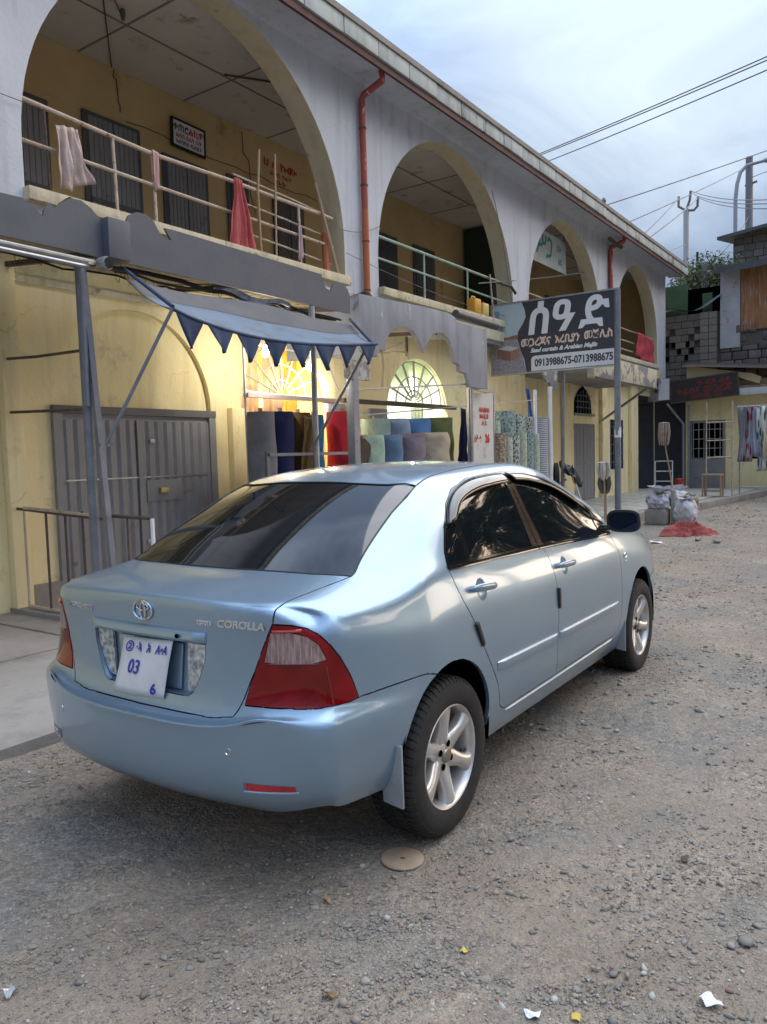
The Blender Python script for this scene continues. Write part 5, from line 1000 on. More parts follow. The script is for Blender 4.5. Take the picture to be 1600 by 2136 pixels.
# yellow far shop
YS = thing('yellow_shop', 'small yellow shop front with a barred door at the far end of the street', 'shop', (24, 2, 0)); YO = Vector((-24, -2, 0))
w3 = MB(); 
def xwall(mb, ya, yb, za, zb, x, holes):
    ys = sorted({ya, yb}|{v for h in holes for v in h[:2]}); zs = sorted({za, zb}|{v for h in holes for v in h[2:]})
    for a, b in zip(ys, ys[1:]):
        for c, d in zip(zs, zs[1:]):
            if any(h[0] <= a and b <= h[1] and h[2] <= c and d <= h[3] for h in holes): continue
            mb.add([(x, a, c), (x, b, c), (x, b, d), (x, a, d)], [(0, 1, 2, 3)])
xwall(w3, -6, 3.95, -.05, 3.5, 23.6, [(2.75, 3.85, .1, 2.3), (1.55, 2.25, 1.05, 2.2)])
cpart(MB().box((26.0, 3.0, 0), (26.1, 8.5, 3.5)).box((23.62, 3.90, 0), (25.98, 3.97, 3.5)), 'passage_wall', M_doordk, YS, YO)
cpart(MB().box((23.35, 4.0, 3.1), (26.2, 8.5, 3.2)), 'passage_ceiling', M_doordk, YS, YO)
cpart(w3, 'front_wall', M_yellow, YS, YO, recalc=False)
dd = cpart(MB().box((23.66, 2.75, .1), (23.70, 3.85, 2.3)), 'shop_door', M_doorg, YS, YO)
MB().box((23.63, 2.85, 1.12), (23.655, 3.75, 2.22)).build('glazing', M_void, dd); gg = MB()
for k in range(6): gg.box((23.60, 2.9+k*.16, 1.12), (23.62, 2.92+k*.16, 2.22))
for z in (1.4, 1.7, 2.0): gg.box((23.58, 2.85, z), (23.60, 3.75, z+.02))
gg.build('window_bars', M_galv, dd)
cpart(MB().box((23.66, 1.5, 1.0), (23.72, 2.3, 2.25)), 'shop_window', M_void, YS, YO)
cpart(MB().tube([(23.3, 3.95, .1), (23.3, 3.95, 2.2), (22.9, 4.35, 2.85)], .04, 8), 'pipe', M_galv, YS, YO, smooth=True); cpart(MB().tube([(23.35, 3.80, .1), (23.35, 3.80, 2.8)], .03, 8), 'pipe', M_galv, YS, YO, smooth=True)
fb = cpart(prism([(3.78, 3.60), (3.78, 4.0), (1.9, 3.62), (1.65, 3.50), (1.7, 3.30), (2.35, 3.56)], 23.0, 23.1, 'x'), 'cream_fascia', mat('cream_board', (.50, .42, .26), (.42, .34, .20), scale=3, rough=.9), YS, YO)
cpart(MB().grid(lambda u, v: (22.8+1.4*v, 3.9-8*u, 3.98-.42*min(1, u*2)+.25*v), 20, 2), 'rusty_roof', M_rust, YS, YO); cpart(MB().box((22.95, -6, 2.98), (23.05, 2.28, 3.2)), 'awning_beam', mat('white_plastic_roll', (.5, .52, .55), (.6, .62, .64), scale=4, rough=.6), YS, YO, bevel=.05)
cpart(MB().box((23.1, -6, 3.2), (23.59, 4.2, 3.28)), 'awning_board', M_wood, YS, YO)
M_redd = mat('faded_red_lettering', (.22, .03, .02), rough=.8)
t = board('far_signboard', 'long dark signboard with red painted lettering over the yellow shop', 22.88, 3.25, 3.27, 1.95, .66, mat('dark_sign', (.025, .022, .024), rough=.6), M_rust, rot=(R(0), R(-4), R(-90)))
text_obj('lettering', 'ት ልዩ ልዩ', .20, M_redd, t, FM(.3, .17), .001, .004, width=.95); text_obj('lettering', 'ትራስና መጋረጃ', .28, M_redd, t, FM(0, -.06), .001, .003, width=1.60); text_obj('lettering', 'መሸጫ ሱቅ', .16, M_redd, t, FM(.1, -.25), .001, .001, width=.9)
t = board('blank_board', 'small blank white board at the left end of the dark signboard', 22.80, 4.42, 3.30, .33, .66, M_white, None, rot=(0, 0, R(-90))); 
MB().box((-.5, .0, -.36), (-.17, .012, -.1)).build('wire_frame', M_galv, t)
# display shelf and stool
SH = thing('display_rack', 'tall empty metal display rack on the pavement before the yellow shop', 'rack', (19, 2.0, .17)); SHO = Vector((-19, -2.0, -.17))
for y in (2.33, 1.70): cpart(MB().tube([(19, y, .18), (19, y, 2.62)], .018, 8), 'upright', M_rail, SH, SHO, smooth=True)
for z in (2.09, 1.62, 1.18): cpart(MB().tube([(19, 2.33, z), (19, 1.70, z)], .016, 8), 'crossbar', M_rail, SH, SHO, smooth=True)
cpart(MB().tube([(19, 2.33, 1.15), (19, 2.1, 1.20), (19, 1.9, 1.19), (19, 1.70, 1.13)], .012, 6), 'crossbar', M_rail, SH, SHO)
ST2 = thing('stool', 'low wooden stool with rails at the foot of the display rack', 'stool', (18.9, 2.15, .17))
MB().box((-.16, -.25, .54), (.16, .25, .58)).build('seat', M_wood, ST2, bevel=.005)
for a in (-.14, .14):
    for b_ in (-.22, .22): MB().box((a-.018, b_-.018, 0), (a+.018, b_+.018, .54)).build('leg', M_wood, ST2)
MB().box((-.14, -.22, .12), (-.10, .22, .15)).build('stretcher', M_wood, ST2); MB().box((.10, -.22, .12), (.14, .22, .15)).build('stretcher', M_wood, ST2)
t = thing('wire_crate', 'pale wire crate on end against the dark passage', 'crate', (21.2, 4.0, .17)); 
for a, b in (((0, -.25, 0), (0, .25, 0)), ((0, -.25, .9), (0, .25, .9)), ((0, -.25, 0), (0, -.25, .9)), ((0, .25, 0), (0, .25, .9)), ((0, -.25, .3), (0, .25, .3)), ((0, -.25, .6), (0, .25, .6))): MB().bar(a, b, .025, .025).build('bar', M_white, t)
t = thing('red_can', 'small red can standing by the pipes of the yellow shop', 'can', (22.6, 3.9, .17)); MB().lathe([(0, 0), (.13, 0), (.13, .30), (.10, .33), (0, .33)], 20, 'z').build('can_body', mat('red_paint', (.45, .03, .03), rough=.4), t, smooth=True); MB().tube([(-.08, 0, .33), (0, 0, .42), (.08, 0, .33)], .01, 6).build('handle', M_rust, t)
# clothes rail
CR = thing('clothes_rail', 'metal rail on legs carrying bright clothes at the right edge', 'rack', (20, .9, .05)); CRO = Vector((-20, -.9, -.05))
cpart(MB().tube([(20, 1.75, 2.50), (20, -.6, 2.50)], .02, 8), 'rail', M_galv, CR, CRO)
for y in (1.70, -.55): cpart(MB().tube([(20, y, .02), (20, y, 2.5)], .02, 8), 'leg', M_galv, CR, CRO)
cpart(MB().tube([(20, 1.7, .35), (20, -.55, .35)], .015, 8), 'rail', M_galv, CR, CRO)
cols = [((.03, .03, .04), (.35, .36, .40), 'black and white striped shirt, leftmost on the clothes rail'), ((.20, .02, .05), (.30, .30, .33), 'maroon scarf with pale stripes, second on the clothes rail'), ((.55, .55, .58), (.10, .12, .30), 'white top with navy pattern, third on the clothes rail'), ((.02, .12, .09), (.60, .58, .55), 'dark green and white striped cloth on the clothes rail'), ((.60, .42, .12), (.62, .6, .58), 'yellow and white striped cloth on the clothes rail'), ((.55, .10, .08), (.65, .55, .5), 'red and cream striped cloth on the clothes rail'), ((.25, .18, .45), (.65, .60, .70), 'lilac patterned dress on the clothes rail'), ((.50, .50, .52), (.30, .22, .15), 'pale checked cloth on the clothes rail'), ((.45, .04, .05), (.55, .2, .2), 'bright red garment at the right end of the clothes rail')]
for i, (a, b_, lb) in enumerate(cols):
    y = 1.62-i*.155; kind_ = carpet_mat('garment_print_%d' % i, a, b_, (9, 16, 3 if i % 2 else 14), 'w' if i % 2 == 0 else 'v')
    mb = MB(); r_ = random.Random(i); p_ = [r_.uniform(0, 6.3) for _ in range(3)]; L_ = r_.uniform(1.25, 2.0)
    mb.grid(lambda u, v: (20-.10+.05*math.sin(u*9+p_[0])*(.4+v)+.05*math.sin(v*6+p_[1]), y-.115+.23*u+.04*math.sin(v*4+p_[2])*v, 2.48-L_*v), 12, 12)
    o = mb.build('garment', kind_, None, True, sharp=180); o.modifiers.new('s', 'SOLIDIFY').thickness = .006; tag(o, lb, 'garment', 'clothes hung on the rail at the right edge')
# extra road edge wall right of the frame and street-opposite buildings, seen only in reflections and from the side
t = thing('stone_building', 'grey stone building with a dark overhanging roof high behind the rusty hut', 'building', (30, 2, 8.5)); TO = Vector((-30, -2, -8.5))
r_ = random.Random(12)
cpart(MB().box((30.12, -4, 5), (36, 3.75, 9.38)), 'wall_core', M_mort, t, TO)
for j in range(9):
    y = 3.75
    while y > .5:
        wd = r_.uniform(.25, .5); cpart(MB().box((30.0+r_.uniform(0, .03), y-.01, 7.0+j*.26+.01), (30.12, y-wd+.01, 7.0+(j+1)*.26-.01)), 'stone', M_block if r_.random() < .6 else M_rubb, t, TO); y -= wd
cpart(MB().add([(29.6, 4.25, 9.30), (29.6, -4, 10.2), (36, -4, 11.2), (36, 4.25, 10.3), (29.6, 4.25, 9.42), (29.6, -4, 10.34), (36, -4, 11.34), (36, 4.25, 10.42)], [(0,1,2,3),(4,5,6,7),(0,1,5,4),(1,2,6,5),(2,3,7,6),(3,0,4,7)]), 'roof', mat('slate_roof', (.07, .075, .09), rough=.7), t, TO)

# poles, lamp, wires
UP = thing('utility_pole', 'pale concrete utility pole with three small insulators beyond the roof', 'pole', (36, 6.9, 0))
MB().tube([(0, 0, 0), (0, 0, 12.5)], .17, 12, r1=.13).build('shaft', mat('pale_concrete_pole', (.42, .44, .46), rough=.9), UP, smooth=True)
arm = MB(); arm.tube([(0, .34, 13.15), (0, .34, 12.7), (0, .0, 12.45), (0, -.34, 12.4), (0, -.50, 12.55), (0, -.52, 12.95)], .06, 8); arm.tube([(0, .0, 12.45), (0, -.16, 12.9), (0, -.20, 13.3)], .06, 8); arm.build('insulator_bracket', M_wire, UP, smooth=True)
WP = thing('wooden_pole', 'dark wooden pole standing behind the street lamp', 'pole', (35.6, 4.12, 0)); MB().tube([(0, 0, 0), (.0, .03, 14.1)], .20, 12, r1=.15).build('shaft', mat('tarred_wood', (.16, .15, .17), (.22, .21, .22), scale=3, rough=.9, stretch=(1, 1, .1)), WP, smooth=True); MB().tube([(0, .2, 12.9), (0, -.3, 13.0)], .05, 8).build('crossarm', M_wire, WP)
LP_ = thing('street_lamp', 'curved grey street lamp rising above the roofs at the top right', 'street lamp', (31.8, 4.0, 0))
MB().tube([(0, 0, 0), (0, 0, 11.3), (.03, -.05, 11.9), (.10, -.15, 12.35), (.2, -.35, 12.60), (.35, -.70, 12.68), (.45, -.95, 12.72)], .09, 12, r1=.06).build('mast', mat('lamp_mast', (.30, .32, .36), rough=.5), LP_, smooth=True)
lh = MB().grid(lambda u, v: (.45+.30*(u)+.10*math.sin(v*6.28)*math.sin(math.pi*min(1, u*.9+.1)), -.85-.85*u, 12.74+.14*math.cos(v*6.28)*math.sin(math.pi*min(1, u*.9+.1))+.08*u), 12, 12).build('lamp_head', M_galv, LP_, smooth=True)
def wire(a, b, sag, r, label, n=16):
    a = Vector(a); b = Vector(b); pts = [a.lerp(b, i/n)-Vector((0, 0, sag*4*(i/n)*(1-i/n))) for i in range(n+1)]
    o = MB().tube(pts, r*.75, 5).build('overhead_wire', M_wire, None, smooth=True); return tag(o, label, 'wire', 'overhead wires')
def ext(a, b, k): a = Vector(a); b = Vector(b); return tuple(a+(b-a)*k)
for a, b, lb in (((12.62, 4.3, 7.46), (10.09, -.39, 7.04), 'uppermost wire crossing the sky from the roof edge to the right'), ((12.69, 4.3, 7.46), (10.09, -.39, 6.99), 'second wire close below the uppermost one'), ((13.13, 4.3, 7.47), (10.08, -.39, 6.85), 'third wire just below the close pair'), ((16.84, 4.3, 7.49), (24.77, 1.81, 10.64), 'lone thin wire rising from the roof towards the top of the street lamp'), ((18.62, 4.3, 7.47), (35.6, 4.12, 13.75), 'wire from the roof to the top of the wooden pole')):
    wire(a, ext(a, b, 1.7) if 'wooden' not in lb else b, .05, .013 if b[0] < 12 else .022, lb)
wire((19.91, 4.3, 7.38), (36, 7.24, 13.1), .05, .03, 'upper wire from the roof to the concrete pole'); wire((20.37, 4.3, 7.38), (36, 6.38, 12.9), .05, .03, 'lower wire from the roof to the concrete pole')
for i, (z1, z2) in enumerate(((13.3, 7.78), (13.1, 7.68), (12.95, 7.55))): wire((36, 6.7-.15*i, z1), (20.1, 1.0, z2), .15, .02, ('upper', 'middle', 'lower')[i]+' of three wires running right from the concrete pole')
wire((35.6, 4.12, 11.6), (26, 4.9, 7.4), .6, .02, 'thin guy wire slanting down from the wooden pole'); wire((10.36, 4.42, 4.57), (29.5, 5.37, 9.32), .25, .014, 'long thin wire rising along the facade past the last arches')
wire((-3, 4.44, 4.86), (1.64, 4.46, 4.77), .03, .006, 'thin dark wire on the blue wall left of the first arch'); wire((6.2, 4.44, 4.66), (7.3, 4.46, 4.93), .08, .007, 'thin cable bridging the pier behind the downpipe'); wire((11.9, 4.46, 4.2), (11.0, 4.44, 6.4), -.25, .010, 'thin cable following the edge of the second arch')
wire((6.4, 4.44, 4.35), (12.6, 4.40, 4.15), .12, .006, 'thin cable strung low across the second arch'); wire((35.6, 4.12, 13.2), (28, -6, 13.6), .3, .02, 'wire leaving the wooden pole towards the right')
cb_ = MB(); r_ = random.Random(4)
for i in range(5): cb_.tube([(6.55+.09*i*.3+.11*math.cos(t_)*(1+.1*i), 4.38-.02*i, 3.72+.06*math.sin(t_)+.01*i) for t_ in np.linspace(0, 6.0, 14)], .009, 5)
tag(cb_.build('cable_coil', M_black2, None, True), 'tangle of coiled black cable at the foot of the red downpipe', 'cable')
mb = MB(); mb.tube([(16.22, 4.1, 7.15), (16.26, 4.1, 7.30), (16.30, 4.1, 7.42)], .02, 6); mb.lathe([(0, -.10), (.05, -.06), (.06, 0), (.03, .06), (0, .08)], 10, 'z', (16.30, 4.1, 7.45))
tag(mb.build('roof_finial', M_wire), 'small insulator standing on the roof edge', 'insulator')
post(29.7, 4.98, 5, 9.0, .05, M_rust, 'thin iron stub rising behind the end of the roof')['group'] = 'stubs behind the roof'
post(27.0, 4.12, 5, 7.9, .11, mat('tarred_wood', (.16, .15, .17)), 'short dark wooden stump in front of the bush')['group'] = 'stubs behind the roof'
# bush beyond the roofs
def bush(x, y, z, rx, ry, rz, n, label, seed):
    t = thing('tree', label, 'tree', (x, y, 0)); rs = np.random.RandomState(seed)
    mb = MB()
    for i in range(10):
        a = rs.uniform(0, 6.28); mb.tube([(0, 0, 0), (.1*math.cos(a), .1*math.sin(a), z*.5), (rx*.5*math.cos(a), ry*.5*math.sin(a), z+rz*rs.uniform(0, .9))], .10, 6, r1=.015)
    mb.build('trunk', M_wood, t)
    c_ = rs.normal(0, 1, (60, 3)); c_ /= np.linalg.norm(c_, axis=1)[:, None]; c_ *= rs.uniform(.35, 1, (60, 1))**.5*np.array([rx, ry, rz])
    k = rs.randint(0, 60, n); p = c_[k]+rs.normal(0, .22, (n, 3))*np.array([1, 1, 1]); p[:, 2] += z
    d1 = rs.normal(0, 1, (n, 3)); d1 /= np.linalg.norm(d1, axis=1)[:, None]; d2 = np.cross(d1, rs.normal(0, 1, (n, 3))); d2 /= np.linalg.norm(d2, axis=1)[:, None]
    L_ = rs.uniform(.035, .09, (n, 1)); V = np.stack([p-d1*L_, p+d2*L_*.35, p+d1*L_, p-d2*L_*.35], 1).reshape(-1, 3); F = np.arange(n*4).reshape(n, 4)
    me = bpy.data.meshes.new('crown'); me.from_pydata(V.tolist(), [], F.tolist()); 
    for m in (mat('leaf_green', (.12, .15, .075), rough=.8), mat('leaf_dark', (.06, .085, .04), rough=.8), mat('leaf_light', (.19, .22, .12), rough=.8)): me.materials.append(m)
    me.polygons.foreach_set('material_index', rs.choice(3, n, p=[.45, .3, .25]).astype(np.int32)); o = link('crown', me, t); o['kind'] = 'stuff'
bush(27.6, 3.95, 7.15, .8, 1.05, .85, 9000, 'loose pale green bush growing behind the dark wooden stump', 3); bush(29.0, 4.8, 7.4, 1.0, .8, .8, 6000, 'smaller twiggy green bush behind the concrete pole', 5)
# the other side of the yard: low buildings that the car and the windows reflect
for i, (xa, xb, h, m) in enumerate(((-9, -1, 3.4, M_ochre), (-.6, 6, 3.0, M_conc), (6.4, 15, 3.6, M_yellow))):
    t = thing('opposite_building', ('low ochre building behind the photographer, left', 'low concrete store across the yard', 'low yellow building across the yard, right')[i], 'building', (xa, -15, 0))
    MB().box((0, -5, 0), (xb-xa, 0, h)).build('walls', m, t); MB().box((-.3, -5.3, h), (xb-xa+.3, .5, h+.15)).build('roof', M_rust, t)
    for k in range(int((xb-xa)//2.2)): panel_door('shop_door', .5+k*2.2, 1.9+k*2.2, .1, 2.2, 0.03, M_doorg, M_doordk, 2, 3, parent=t)

def big_tree(x, y, h, w_, n, label, seed):
    t = thing('tree', label, 'tree', (x, y, 0), group='tall trees across the yard'); rs = np.random.RandomState(seed); mb = MB()
    mb.tube([(0, 0, 0), (.1, .1, h*.35), (.0, .2, h*.6)], .28, 8, r1=.14)
    for i in range(9):
        a = rs.uniform(0, 6.28); z = h*rs.uniform(.3, .6); mb.tube([(0, .1, z), (w_*.3*math.cos(a), w_*.3*math.sin(a), z+h*.12), (w_*.6*math.cos(a), w_*.6*math.sin(a), z+h*.25)], .10, 6, r1=.03)
    mb.build('trunk', M_wood, t)
    c_ = rs.normal(0, 1, (46, 3)); c_ /= np.linalg.norm(c_, axis=1)[:, None]; c_ *= rs.uniform(.45, 1, (46, 1))*np.array([w_, w_, h*.36]); c_[:, 2] += h*.62
    k = rs.randint(0, 46, n); p = c_[k]+rs.normal(0, .50, (n, 3)); d1 = rs.normal(0, 1, (n, 3)); d1 /= np.linalg.norm(d1, axis=1)[:, None]; d2 = np.cross(d1, rs.normal(0, 1, (n, 3))); d2 /= np.linalg.norm(d2, axis=1)[:, None]
    L_ = rs.uniform(.16, .32, (n, 1)); V = np.stack([p-d1*L_, p+d2*L_*.45, p+d1*L_, p-d2*L_*.45], 1).reshape(-1, 3); F = np.arange(n*4).reshape(n, 4)
    me = bpy.data.meshes.new('crown'); me.from_pydata(V.tolist(), [], F.tolist())
    for m in (MATS['leaf_dark'], mat('leaf_deep', (.035, .05, .022), rough=.85), MATS['leaf_green']): me.materials.append(m)
    me.polygons.foreach_set('material_index', rs.choice(3, n, p=[.45, .4, .15]).astype(np.int32)); o = link('crown', me, t); o['kind'] = 'stuff'
for i, (x, y, h, w_) in enumerate(((5, -13.5, 15, 3.6), (12.5, -13, 17, 3.9), (18.5, -12, 17.5, 4.0), (25, -12, 19, 4.2), (32, -12, 20, 4.6), (40, -11, 20, 5))):
    big_tree(x, y, h, w_, 9000, ('first', 'second', 'third', 'fourth', 'fifth', 'sixth')[i]+' tall dark tree across the yard, counted from the photographer', 30+i)
def spl(x, xs, ys):
    """monotone-ish cubic (Catmull-Rom) interpolation through xs, ys"""
    xs = list(xs); ys = list(ys)
    if x <= xs[0]: return ys[0]
    if x >= xs[-1]: return ys[-1]
    i = max(k for k in range(len(xs)) if xs[k] <= x)
    i = min(i, len(xs)-2)
    h = xs[i+1]-xs[i]; t = (x-xs[i])/h
    def m(k):
        if k == 0: return (ys[1]-ys[0])/(xs[1]-xs[0])
        if k == len(xs)-1: return (ys[-1]-ys[-2])/(xs[-1]-xs[-2])
        return .5*((ys[k+1]-ys[k])/(xs[k+1]-xs[k]) + (ys[k]-ys[k-1])/(xs[k]-xs[k-1]))
    return ((2*t**3-3*t*t+1)*ys[i] + (t**3-2*t*t+t)*h*m(i) + (3*t*t-2*t**3)*ys[i+1] + (t**3-t*t)*h*m(i+1))

# rows j0..j9 of the flank, bottom to belt
def side_pt(x, j):
    ymax = spl(x, [-.58,-.40,-.20,0,.5,1.5,2.2,2.6,2.95,3.2], [.786,.822,.838,.845,.850,.850,.846,.840,.818,.765])
    off = [-.075,-.045,-.014,-.004,0,0,-.004,-.012,-.030,-.062][j]
    zb = spl(x, [-.58,-.3,0,.5,2.1,2.6,3.2], [.31,.27,.235,.235,.215,.21,.22])
    zt = spl(x, [-.58,-.42,-.24,-.04,.2,.45,.96,1.86,2.12,2.45,2.8,3.05,3.2], [.962,.972,.992,1.028,1.036,1.030,1.014,.996,.982,.950,.895,.835,.785])
    fr = [0,.085,.225,.37,.46,.55,.68,.80,.90,1.0][j]
    z = zb+(zt-zb)*fr
    # bumper shelf fades in towards the rear corner
    w = min(1, max(0, (-x-.15)/.43))
    zr = [.315,.385,.49,.578,.632,.668,.76,.86,.925,.962][j]
    z = z*(1-w)+zr*w
    o2 = [-.055,-.022,-.006,0,-.010,-.030,-.036,-.042,-.056,-.082][j]
    off = off*(1-w)+o2*w
    return (x, ymax+off, z)

SX = [None,-.58,-.40,-.24,-.14,-.02,.20,.45,.72,1.02,1.40,1.78,2.12,2.45,2.80,3.05,3.2,None]
CORNER_R = [(-.625,.70,.325),(-.665,.725,.39),(-.69,.735,.485),(-.70,.735,.578),(-.692,.728,.63),(-.668,.705,.668),(-.655,.692,.76),(-.648,.683,.855),(-.64,.675,.92),(-.615,.655,.960)]
CORNER_F = [(3.27,.66,.22),(3.31,.675,.28),(3.335,.685,.36),(3.34,.685,.45),(3.335,.68,.51),(3.33,.675,.56),(3.325,.67,.61),(3.31,.66,.66),(3.295,.65,.70),(3.27,.63,.735)]
# top rows k0..k5 (belt -> centre) for stations 0..16
T = [
 [(-.615,.655,.960),(-.680,.585,.987),(-.722,.48,.996),(-.748,.34,.999),(-.762,.18,1.001),(-.768,0,1.002)],
 [None,(-.625,.616,.997),(-.680,.495,1.006),(-.708,.348,1.0105),(-.721,.18,1.013),(-.727,0,1.014)],
 [None,(-.47,.655,1.006),(-.52,.53,1.026),(-.56,.36,1.036),(-.575,.18,1.041),(-.58,0,1.042)],
 [None,(-.27,.672,1.030),(-.34,.56,1.050),(-.41,.38,1.056),(-.435,.19,1.060),(-.443,0,1.061)],
 [None,(-.19,.678,1.054),(-.27,.565,1.084),(-.335,.385,1.094),(-.362,.195,1.099),(-.372,0,1.101)],
 [None,(-.07,.690,1.100),(-.13,.568,1.150),(-.18,.395,1.171),(-.215,.20,1.177),(-.225,0,1.179)],
 [None,(.13,.690,1.182),(.07,.550,1.243),(.03,.39,1.269),(.0,.195,1.284),(-.005,0,1.288)],
 [None,(.40,.690,1.235),(.33,.530,1.345),(.29,.38,1.364),(.265,.19,1.378),(.26,0,1.382)],
 [None,(.72,.682,1.26),(.68,.570,1.382),(.66,.40,1.412),(.65,.2,1.425),(.65,0,1.429)],
 [None,(1.04,.680,1.25),(1.05,.575,1.398),(1.05,.40,1.425),(1.05,.2,1.438),(1.05,0,1.442)],
 [None,(1.42,.688,1.21),(1.43,.583,1.372),(1.42,.41,1.402),(1.42,.2,1.417),(1.42,0,1.421)],
 [None,(1.80,.715,1.12),(1.78,.625,1.255),(1.70,.43,1.315),(1.68,.2,1.338),(1.67,0,1.343)],
 [None,(2.12,.748,1.025),(2.08,.70,1.098),(2.02,.48,1.170),(1.99,.24,1.195),(1.98,0,1.20)],
 [None,(2.43,.715,.965),(2.38,.63,.985),(2.34,.48,1.02),(2.33,.24,1.032),(2.33,0,1.036)],
 [None,(2.80,.700,.915),(2.78,.60,.930),(2.76,.45,.952),(2.75,.24,.965),(2.75,0,.97)],
 [None,(3.04,.680,.855),(3.03,.58,.870),(3.03,.44,.892),(3.03,.23,.905),(3.03,0,.91)],
 [None,(3.19,.655,.800),(3.2,.56,.812),(3.22,.43,.830),(3.235,.22,.842),(3.24,0,.845)],
 [(3.27,.63,.735),(3.31,.54,.740),(3.345,.43,.745),(3.375,.28,.75),(3.39,.14,.752),(3.395,0,.753)],
]
# rear face columns k1..k5: (y, x per row j0..j8, z per row)
RZ = [.305,.37,.48,.576,.598,.618,.76,.88,.972]
def rear_pt(k, j):
    y = [None,.585,.47,.33,.17,0][k]
    xc_b = [None,-.778,-.818,-.842,-.858,-.862][k]     # bumper face
    xc_t = [None,-.712,-.742,-.760,-.770,-.774][k]     # lid face
    dz = [None,.045,.022,.004,0,0][k]
    z = RZ[j] + (dz if 3 <= j <= 5 else dz*.4 if j==6 else 0)
    x = {0:xc_b+.085,1:xc_b+.022,2:xc_b+.003,3:xc_b,4:xc_b+.007,5:xc_t-.020,6:xc_t+.002,7:xc_t+.003,8:xc_t+.001}[j]
    if k==1 and j==8: z=.965
    return (x, y, z)
FZ = [.22,.28,.36,.45,.51,.56,.61,.66,.70]
def front_pt(k, j):
    y = [None,.56,.43,.29,.14,0][k]
    xb = [None,3.40,3.435,3.455,3.465,3.47][k]
    x = xb - [.05,.02,.005,0,.005,.015,.03,.045,.06][j]
    return (x, y, FZ[j])

def body_cage():
    NI = len(SX)
    verts = []; idx = {}
    def add(key, p):
        if key not in idx:
            idx[key] = len(verts); verts.append(tuple(p))
        return idx[key]
    def S(i, j):      # flank / corner, also k0 of the top
        if i == 0: p = CORNER_R[j]
        elif i == NI-1: p = CORNER_F[j]
        else: p = side_pt(SX[i], j)
        return ('S', i, j), p
    def Tp(i, k):
        if k == 0: return S(i, 9)
        return ('T', i, k), T[i][k]
    def Rp(k, j):
        if k == 0: return S(0, j)
        if j == 9: return Tp(0, k)
        return ('R', k, j), rear_pt(k, j)
    def Fp(k, j):
        if k == 0: return S(NI-1, j)
        if j == 9: return Tp(NI-1, k)
        return ('F', k, j), front_pt(k, j)
    faces = []
    def V(kp, s):
        key, p = kp
        if abs(p[1]) < 1e-9: return add(key, p)
        return add(key+(s,), (p[0], p[1]*s, p[2]))
    for s in (1, -1):
        def quad(a, b, c, d):
            f = [V(a, s), V(b, s), V(c, s), V(d, s)]
            faces.append(f if s == 1 else f[::-1])
        for i in range(NI-1):
            for j in range(9):   # outward = +y for s=1
                quad(S(i, j), S(i, j+1), S(i+1, j+1), S(i+1, j))
            for k in range(5):
                quad(Tp(i, k), Tp(i, k+1), Tp(i+1, k+1), Tp(i+1, k))
        for k in range(5):
            for j in range(9):
                quad(Rp(k, j), Rp(k+1, j), Rp(k+1, j+1), Rp(k, j+1))
                quad(Fp(k, j), Fp(k, j+1), Fp(k+1, j+1), Fp(k+1, j))
    return np.array(verts, float), faces

def limit_cage(target, faces, it=25):
    n = len(target)
    nb = [dict() for _ in range(n)]; fc = [[] for _ in range(n)]; ec = {}
    for f in faces:
        for a in range(4):
            u, v = f[a], f[(a+1) % 4]
            e = (min(u, v), max(u, v)); ec[e] = ec.get(e, 0)+1
            fc[u].append(f[(a+2) % 4])
    M = np.zeros((n, n))
    bnd = {}
    for (u, v), c in ec.items():
        if c == 1: bnd.setdefault(u, []).append(v); bnd.setdefault(v, []).append(u)
    edges = {}
    for (u, v) in ec: edges.setdefault(u, []).append(v); edges.setdefault(v, []).append(u)
    for i in range(n):
        if i in bnd:
            M[i, i] = 4/6
            for b in bnd[i]: M[i, b] += 1/6
        else:
            k = len(edges[i]); w = k*(k+5)
            M[i, i] = k*k/w
            for b in edges[i]: M[i, b] += 4/w
            for d in fc[i]: M[i, d] += 1/w
    P = target.copy()
    for _ in range(it): P += (target - M @ P)*.9
    return P

def dense_body(level=3):
    tgt, faces = body_cage()
    P = limit_cage(tgt, faces)
    me = bpy.data.meshes.new('tmp_body'); me.from_pydata([tuple(p) for p in P], [], faces); me.update()
    ob = bpy.data.objects.new('tmp_body', me); bpy.context.scene.collection.objects.link(ob)
    md = ob.modifiers.new('s', 'SUBSURF'); md.levels = level; md.render_levels = level
    dg = bpy.context.evaluated_depsgraph_get()
    m2 = bpy.data.meshes.new_from_object(ob.evaluated_get(dg))
    bpy.data.objects.remove(ob); bpy.data.meshes.remove(me)
    return m2

# ------------------------------------------------------------------ car
CAR = thing('sedan', 'pale metallic blue four-door sedan with tinted windows parked on the gravel', 'car', (0, 0, 0), (0, 0, R(1)))
_m0 = dense_body(3)
_bvh = BVHTree.FromPolygons([v.co for v in _m0.vertices], [tuple(p.vertices) for p in _m0.polygons])
_vn = [v.normal.copy() for v in _m0.vertices]; _pv = [tuple(p.vertices) for p in _m0.polygons]; _vc = [v.co.copy() for v in _m0.vertices]
def surf_normal(p):
    loc, nn, idx, d = _bvh.find_nearest(p)
    vs = _pv[idx]; ws = [1/((_vc[v]-loc).length_squared+1e-5) for v in vs]
    n = Vector((0, 0, 0))
    for v, w in zip(vs, ws): n += _vn[v]*w
    return n.normalized()
def side_at(x, z, s=-1):
    h = _bvh.ray_cast(Vector((x, s*2, z)), Vector((0, -s, 0))); return h[0], surf_normal(h[0])
def rear_at(y, z):
    h = _bvh.ray_cast(Vector((-3, y, z)), Vector((1, 0, 0))); return h[0], surf_normal(h[0])
bm = bmesh.new(); bm.from_mesh(_m0)
